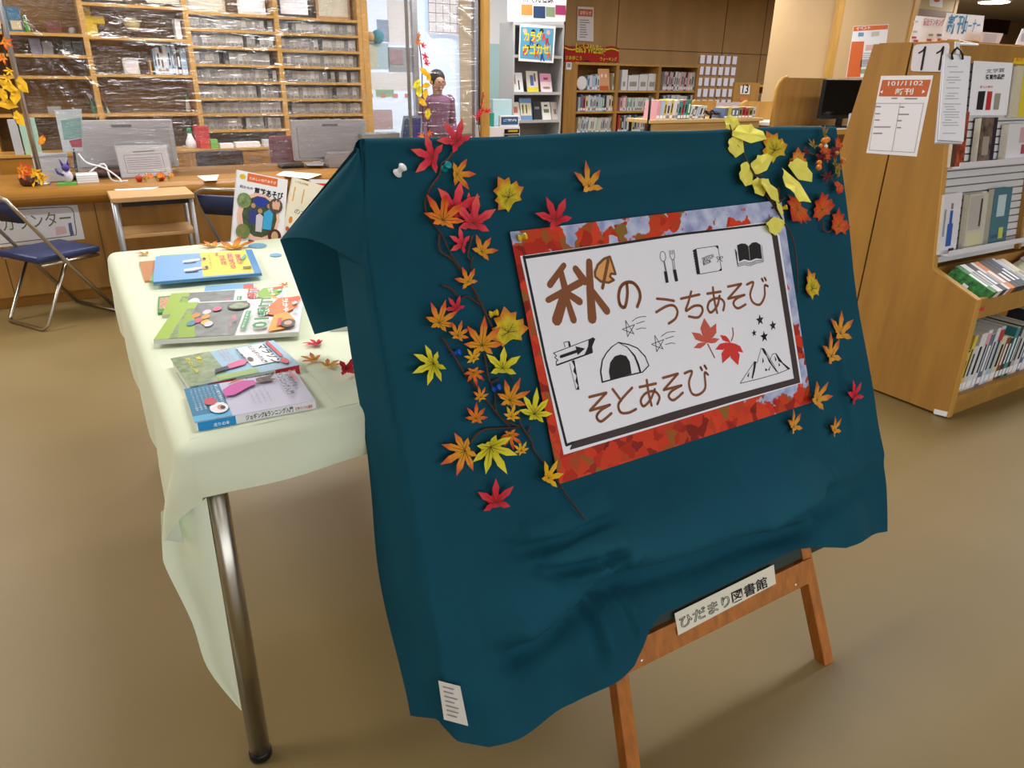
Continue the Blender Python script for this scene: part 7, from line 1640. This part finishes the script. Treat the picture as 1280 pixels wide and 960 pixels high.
disp_book(1213, 1236, 243, led[1], .026, 'c9c4b4', 'cream book with grey lettering on the lower slat row', [(.05, .35, .75, .96, 'b4b0aa'), (.1, .05, .8, .3, 'd0cba4'), (.62, .4, .72, .9, '4a443c')])
disp_book(1244, 1266, 236, led[1], .026, '4a7484', 'teal book with a pale round emblem on the lower slat row', [(.25, .5, .7, .88, 'bcd0d6'), (.1, .12, .9, .18, '3a5a68'), (.5, .1, .75, .3, 'c4cc58')])
# printed sheet and yellow sign high on the slats
PS = Plane(sa + sn * .014, sn); zs7 = crop(1020, 0, .20833)
t, s = paper_panel('slat_notice', 'white printed notice with three book pictures high on the slatted face', 'notice', [zs7(*p) for p in ((945, 365), (1180, 378), (1140, 692), (912, 692))], PS, th=.002)
for pts, c in (((((975, 548), (1018, 546), (1000, 660), (962, 658)), '1c1c22')), (((1030, 548), (1060, 548), (1045, 660), (1016, 660)), 'b8302c'), (((1075, 560), (1110, 560), (1095, 658), (1064, 658)), '9a9484')):
    b = MB(); put_poly(b, [PS(*zs7(*p), .003) for p in pts]); b.part('picture_print', CV(c), s)
b = MB(); put_text(b, '文学賞', PS(*zs7(1020, 440), .0035), PS(*zs7(1130, 432), .0035), sn, .016, .0); put_text(b, '受賞作品展', PS(*zs7(1015, 482), .0035), PS(*zs7(1130, 478), .0035), sn, .022, .03); b.part('lettering', INK, s)
b = MB(); put_text(b, '新しい本の', PS(*zs7(985, 530), .0035), PS(*zs7(1060, 528), .0035), sn, .010, .02); b.part('lettering', REDP, s)
t, s = paper_panel('yellow_card', 'yellow card with orange lettering at the upper frame edge of the shelf', 'card', [zs7(*p) for p in ((1190, 318), (1300, 322), (1290, 388), (1180, 382))], PS, th=.003, m_=mat('card_yellow', '#d9b81c', .5)); b = MB(); put_text(b, 'おすすめ', PS(*zs7(1200, 368), .005), PS(*zs7(1285, 366), .005), sn, .018, .02); b.part('lettering', ORANGE, s)
disp_book(1272, 1300, 82, led[2], .02, 'c9c2a8', 'cream and yellow book at the upper frame edge of the slats', [(.3, 0, 1, 1, 'd8c23a')])
# books packed in the slanted bin: covers face the end panel
rr = random.Random(5); x = XS + .05; BL = (be - bo).normalized(); k_ = 0
binc = ['forest', 'white', 'charcoal', 'white', 'orange', 'charcoal', 'charcoal', 'navy', 'pale grey', 'white', 'light grey', 'cream']
for i, cn_ in enumerate(binc):
    w_ = rr.uniform(.022, .044); h_ = .115 if i < 9 else .10; lean = Vector((.30, 0, 0)); up = (bin_n + lean).normalized(); o = Vector((x, bo.y, bo.z)) + BL * .012 + bin_n * .002
    t = thing('book', ('book with a green waterfall cover, first in the slanted bin' if i == 0 else '%s book, %s in the slanted bin row' % (cn_, ORD[i])), 'book', o, 'books in the slanted bin')
    m_ = forest if i == 0 else PM[cn_]; MB().obox(o, (w_ * .92, 0, 0), BL * .19, up * h_).part('cover', m_, t); MB().obox(o + up * .004 + BL * .19 + Vector((w_ * .1, 0, 0)), (w_ * .72, 0, 0), BL * .0006, up * (h_ - .008)).part('pages', PAGES, t); MB().obox(o + up * h_ + Vector((w_ * .15, 0, 0)) + BL * .04, (w_ * .5, 0, 0), BL * rr.uniform(.05, .1), up * .0006).part('spine_title', WHITE if cn_ in ('charcoal', 'navy', 'forest', 'orange') else MC[1], t)
    if i == 0: MB().obox(o + up * h_ * .1 + BL * .09 - Vector((.0006, 0, 0)), (.0004, 0, 0), BL * .025, up * h_ * .6).part('waterfall_print', WHITE, t)
    x += w_
o = Vector((x + .05, bo.y + .02, bo.z + .02)); t = thing('picture_book', 'cream rounded book leaning in the slanted bin after the packed row', 'book', o, 'books in the slanted bin'); MB().obox(o, (.22, 0, .05), BL * .16, Vector((-.02, 0, .012))).part('cover', CV('b9b89a'), t, bevel=.004); MB().obox(o + Vector((.01, .004, -.002)), (.2, 0, .045), BL * .15, Vector((-.01, 0, -.006))).part('pages', PAGES, t)
o = Vector((x + .24, bo.y + .02, bo.z + .05)); t = thing('picture_book', 'printed white book lying at the bin end by the frame edge', 'book', o, 'books in the slanted bin'); MB().obox(o, (.2, 0, .06), BL * .16, Vector((-.015, 0, .03))).part('cover', CV('c4bcc4'), t); MB().obox(o + Vector((.03, -.002, .03)), (.1, 0, .03), BL * .12, Vector((0, 0, .003))).part('cover_print', CV('9a6a84'), t)
# bottom shelf row
zb0 = .10
bx0 = XS + .04; cb = [('navy', 'yellow'), ('yellow', None), ('light grey', None), ('white', None), ('white', 'pink'), ('slate blue', None), ('white', None), ('pale blue', 'red'), ('cream', None), ('brown', None), ('charcoal', None), ('teal', None), ('charcoal', None), ('pale grey', None), ('white', None), ('slate blue', None), ('white', None), ('light grey', None), ('charcoal', None), ('red', None), ('white', None)]
x = bx0
for i, (cn_, c2) in enumerate(cb):
    w_ = rr.uniform(.026, .05); h_ = rr.uniform(.19, .27); up = Vector((.10, 0, 1)).normalized(); o = Vector((x, 1.43, zb0)); t = thing('book', '%s book%s, %s along the bottom shelf of the numbered display' % (cn_, ' with a %s band' % c2 if c2 else '', ORD[i]), 'book', o, 'books on the bottom display shelf')
    MB().obox(o, (w_ * .95, 0, 0), (0, .17, 0), up * h_).part('cover', PM[cn_], t); MB().obox(o + up * h_ + Vector((w_ * .1, 0, 0)), (w_ * .75, 0, 0), (0, .165, 0), up * .002).part('pages', PAGES, t)
    MB().obox(o + Vector((w_ * .1, -.0008, 0)) + up * .012, (w_ * .75, 0, 0), (0, .0008, 0), up * .03).part('spine_label', WHITE, t)
    b = MB(); b.obox(o + Vector((w_ * .3, -.0008, 0)) + up * .07, (w_ * .35, 0, 0), (0, .0008, 0), up * h_ * .5); b.part('spine_title', INK if cn_ in ('white', 'yellow', 'light grey', 'cream', 'pale blue', 'pale grey') else WHITE, t)
    if c2: MB().obox(o + Vector((w_ * .05, -.0005, 0)) + up * h_ * .75, (w_ * .9, 0, 0), (0, .0005, 0), up * h_ * .2).part('colour_band', PM[c2], t)
    x += w_
# signs on the end panel
PE = Plane((XS, 0, 0), (-1, 0, 0)); NE = Vector((-1, 0, 0))
def rnd(pts, k=.18):
    out = []; n = len(pts)
    for i in range(n):
        a, p, c = Vector(pts[i - 1]), Vector(pts[i]), Vector(pts[(i + 1) % n]); r = min((a - p).length, (c - p).length) * k; u, v = p + (a - p).normalized() * r, p + (c - p).normalized() * r
        out += [u, (u + 2 * p + v) / 4, v]
    return out
t = thing('number_plate', 'white plate numbered 11 at the top of the oak end panel', 'sign', PE(1165, 90))
s = MB().prism(rnd([PE(*z7(*p), .001) for p in ((590, 268), (808, 256), (785, 432), (568, 428))], .15), NE * .004).part('plate', mat('plate_lilac_white', '#dedbe4', .3), t)
b = MB()
for x_ in (0, 108): put_line(b, [PE(*z7(*p), .0062) for p in ((618 + x_, 318), (640 + x_, 305), (655 + x_, 284))], .007, NE); put_line(b, [PE(*z7(655 + x_, 284), .0064), PE(*z7(632 + x_, 416), .0064)], .0095, NE)
b.part('lettering', INK, s)
t, s = paper_panel('new_books_poster', 'white laminated poster with an orange heading on the oak end panel', 'poster', [z7(*p) for p in ((392, 455), (705, 452), (605, 940), (303, 918))], PE, th=.002)
def pe(pts, m_, nm='print', l=.003): b = MB(); put_poly(b, [PE(*z7(*p), l) for p in pts]); return b.part(nm, m_, s)
pe(((398, 480), (690, 478), (662, 580), (376, 578)), mat('poster_orange', '#c9663a', .5)); 
b = MB(); put_text(b, '101/1102', PE(*z7(430, 515), .004), PE(*z7(640, 512), .004), NE, .018, .01); put_text(b, '新刊', PE(*z7(470, 570), .004), PE(*z7(580, 568), .004), NE, .026, .02); b.part('lettering', WHITE, s)
pe(((385, 552), (402, 540), (398, 562)), WHITE, 'arrow_print', .004); pe(((655, 550), (640, 538), (634, 562)), WHITE, 'arrow_print', .004)
b = MB(); put_line(b, [PE(*z7(*p), .003) for p in ((360, 620), (645, 620), (590, 915), (318, 900))], .0018, NE, closed=True); put_line(b, [PE(*z7(505, 620), .003), PE(*z7(455, 908), .003)], .0018, NE)
for x_, y_, l_ in ((455, 590, 30), (535, 592, 70), (362, 640, 25), (505, 642, 22), (358, 682, 25), (495, 686, 60), (355, 720, 24), (490, 724, 22), (350, 762, 95), (488, 766, 20), (345, 800, 50)): put_line(b, [PE(*z7(x_, y_), .003), PE(*z7(x_ + l_, y_), .003)], .005, NE)
b.part('table_print', GREYINK, s)
q = [PE(*p, .001) for p in ((1168, 511), (1185, 515), (1183, 521), (1167, 517))]; tag(MB().prism(q, NE * .001).part('floor_label', WHITE, None, org=q[0]), 'small white label at the foot of the oak end panel', 'label')
q = [Plane((0, 1.412, 0), (0, -1, 0))(*p, .001) for p in ((1222, 386), (1230, 384), (1230, 388), (1222, 390))]; tag(MB().prism(q, NF * .001).part('red_sticker', REDP, None, org=q[0]), 'tiny red sticker on the shelf lip board', 'sticker')
# hanging file of papers clipped at the panel's top corner
t = thing('hanging_file', 'thick white file of lists hanging from a black clip at the shelf corner', 'file', on_y(1195, 60, 1.70))
PH = Plane((0, 1.60, 0), (-.25, -1, .12))
for i in range(4):
    b = MB(); dx = -i * 3.4; b.prism([PH(*z7(*p), -.006 * i) for p in ((775 + dx, 322 + i * 3), (930 + dx * .3, 338), (885 + dx, 850 + i * 5), (738 + dx * 2.2, 838 + i * 8))], PH.n * -.004); b.part('sheet', WHITE if i % 2 == 0 else mat('sheet_lilac', '#b4b0c4', .6), t)
b = MB()
for i in range(26):
    y_ = 400 + i * 16; x_ = 790 - i * 1.6
    if rr.random() < .8: put_line(b, [PH(*z7(x_ + rr.uniform(0, 20), y_), .001), PH(*z7(x_ + rr.uniform(50, 100), y_), .001)], .0022, PH.n)
b.part('text_lines', mat('pale_ink', '#b9b2b4', .6), t)
for x_ in (820, 880): MB().tube(smooth_path([PH(*z7(x_, 355), .004), PH(*z7(x_ - 4, 320), .01), PH(*z7(848, 285), .02)], 4), .003, 6).part('ring', BLACK, t)
MB().prism([PH(*z7(*p), .012) for p in ((830, 250), (850, 250), (850, 330), (828, 320))], PH.n * .006).part('hook', WHITE2, t)
MB().tube([PH(*z7(840, 262), .015), (XS + .06, 1.70, 1.49), (XS + .06, 1.775, 1.507)], .004, 6).part('bracket', WHITE2, t)
# signs standing on the shelf top
PT = Plane((0, 1.93, 0), (0, -1, 0))
t, s = paper_panel('corner_sign', 'white sign with blue new-books lettering standing on the shelf top', 'sign', [z7(*p) for p in ((785, 78), (1005, 95), (985, 260), (752, 240))], PT, th=.004)
b = MB(); put_text(b, '新刊', PT(*z7(778, 205), .006), PT(*z7(885, 205), .006), NF, .075, .02); put_text(b, 'コーナー', PT(*z7(880, 198), .006), PT(*z7(978, 190), .006), NF, .05, .01); b.part('lettering', mat('sign_blue', '#4f93be', .6), s)
slab('sign_foot', WOODL, (PT(1182, 55).x, 1.92, 1.505), (PT(1226, 55).x, 1.96, PT(1200, 50).z), t)
t, s = paper_panel('chart_card', 'white chart card with red heading standing on the shelf top', 'card', [z7(*p) for p in ((600, 95), (775, 110), (750, 260), (560, 255))], Plane((0, 2.02, 0), (0, -1, 0)), th=.004)
PT2 = Plane((0, 2.02, 0), (0, -1, 0))
b = MB(); put_text(b, '貸出ランキング', PT2(*z7(640, 155), .006), PT2(*z7(765, 158), .006), NF, .03, .02); b.part('lettering', mat('print_rose', '#c4848c', .6), s)
for x_, y_, c in ((600, 130, 'd0c6cc'), (595, 190, 'c4b8c0'), (590, 225, 'b84a5a'), (600, 245, 'b84a5a'), (690, 210, '8a92a0'), (740, 210, '5a6a8a'), (680, 240, 'b84a5a'), (745, 238, 'c0483a')):
    b = MB(); put_poly(b, [PT2(*z7(x_ + dx, y_ + dy), .0055) for dx, dy in ((-14, -7), (14, -6), (12, 7), (-15, 6))]); b.part('print', CV(c), s)
t, s = paper_panel('pink_slip', 'pale pink slip of small print standing on the shelf top', 'card', [zf(*p) for p in ((610, 318), (828, 335), (770, 472), (585, 465))], Plane((0, 1.86, 0), (0, -1, 0)), th=.003, m_=mat('slip_pink', '#dccfd2', .6))
b = MB(); PT3 = Plane((0, 1.86, 0), (0, -1, 0))
for i in range(6): put_line(b, [PT3(*zf(650 - i * 4, 345 + i * 18), .005), PT3(*zf(770 - i * 4, 352 + i * 18), .005)], .004, NF)
b.part('text_lines', mat('pale_ink', '#b9b2b4', .6), s)
t, s = paper_panel('tilted_card', 'white card tilted on the shelf top at the frame edge', 'card', [zf(*p) for p in ((1020, 285), (1120, 300), (1090, 460), (950, 445))], PT3, th=.003); b = MB(); put_poly(b, [PT3(*zf(*p), .005) for p in ((1030, 330), (1110, 340), (1100, 420), (1005, 415))]); b.part('print', CV('b8c0d8'), s)
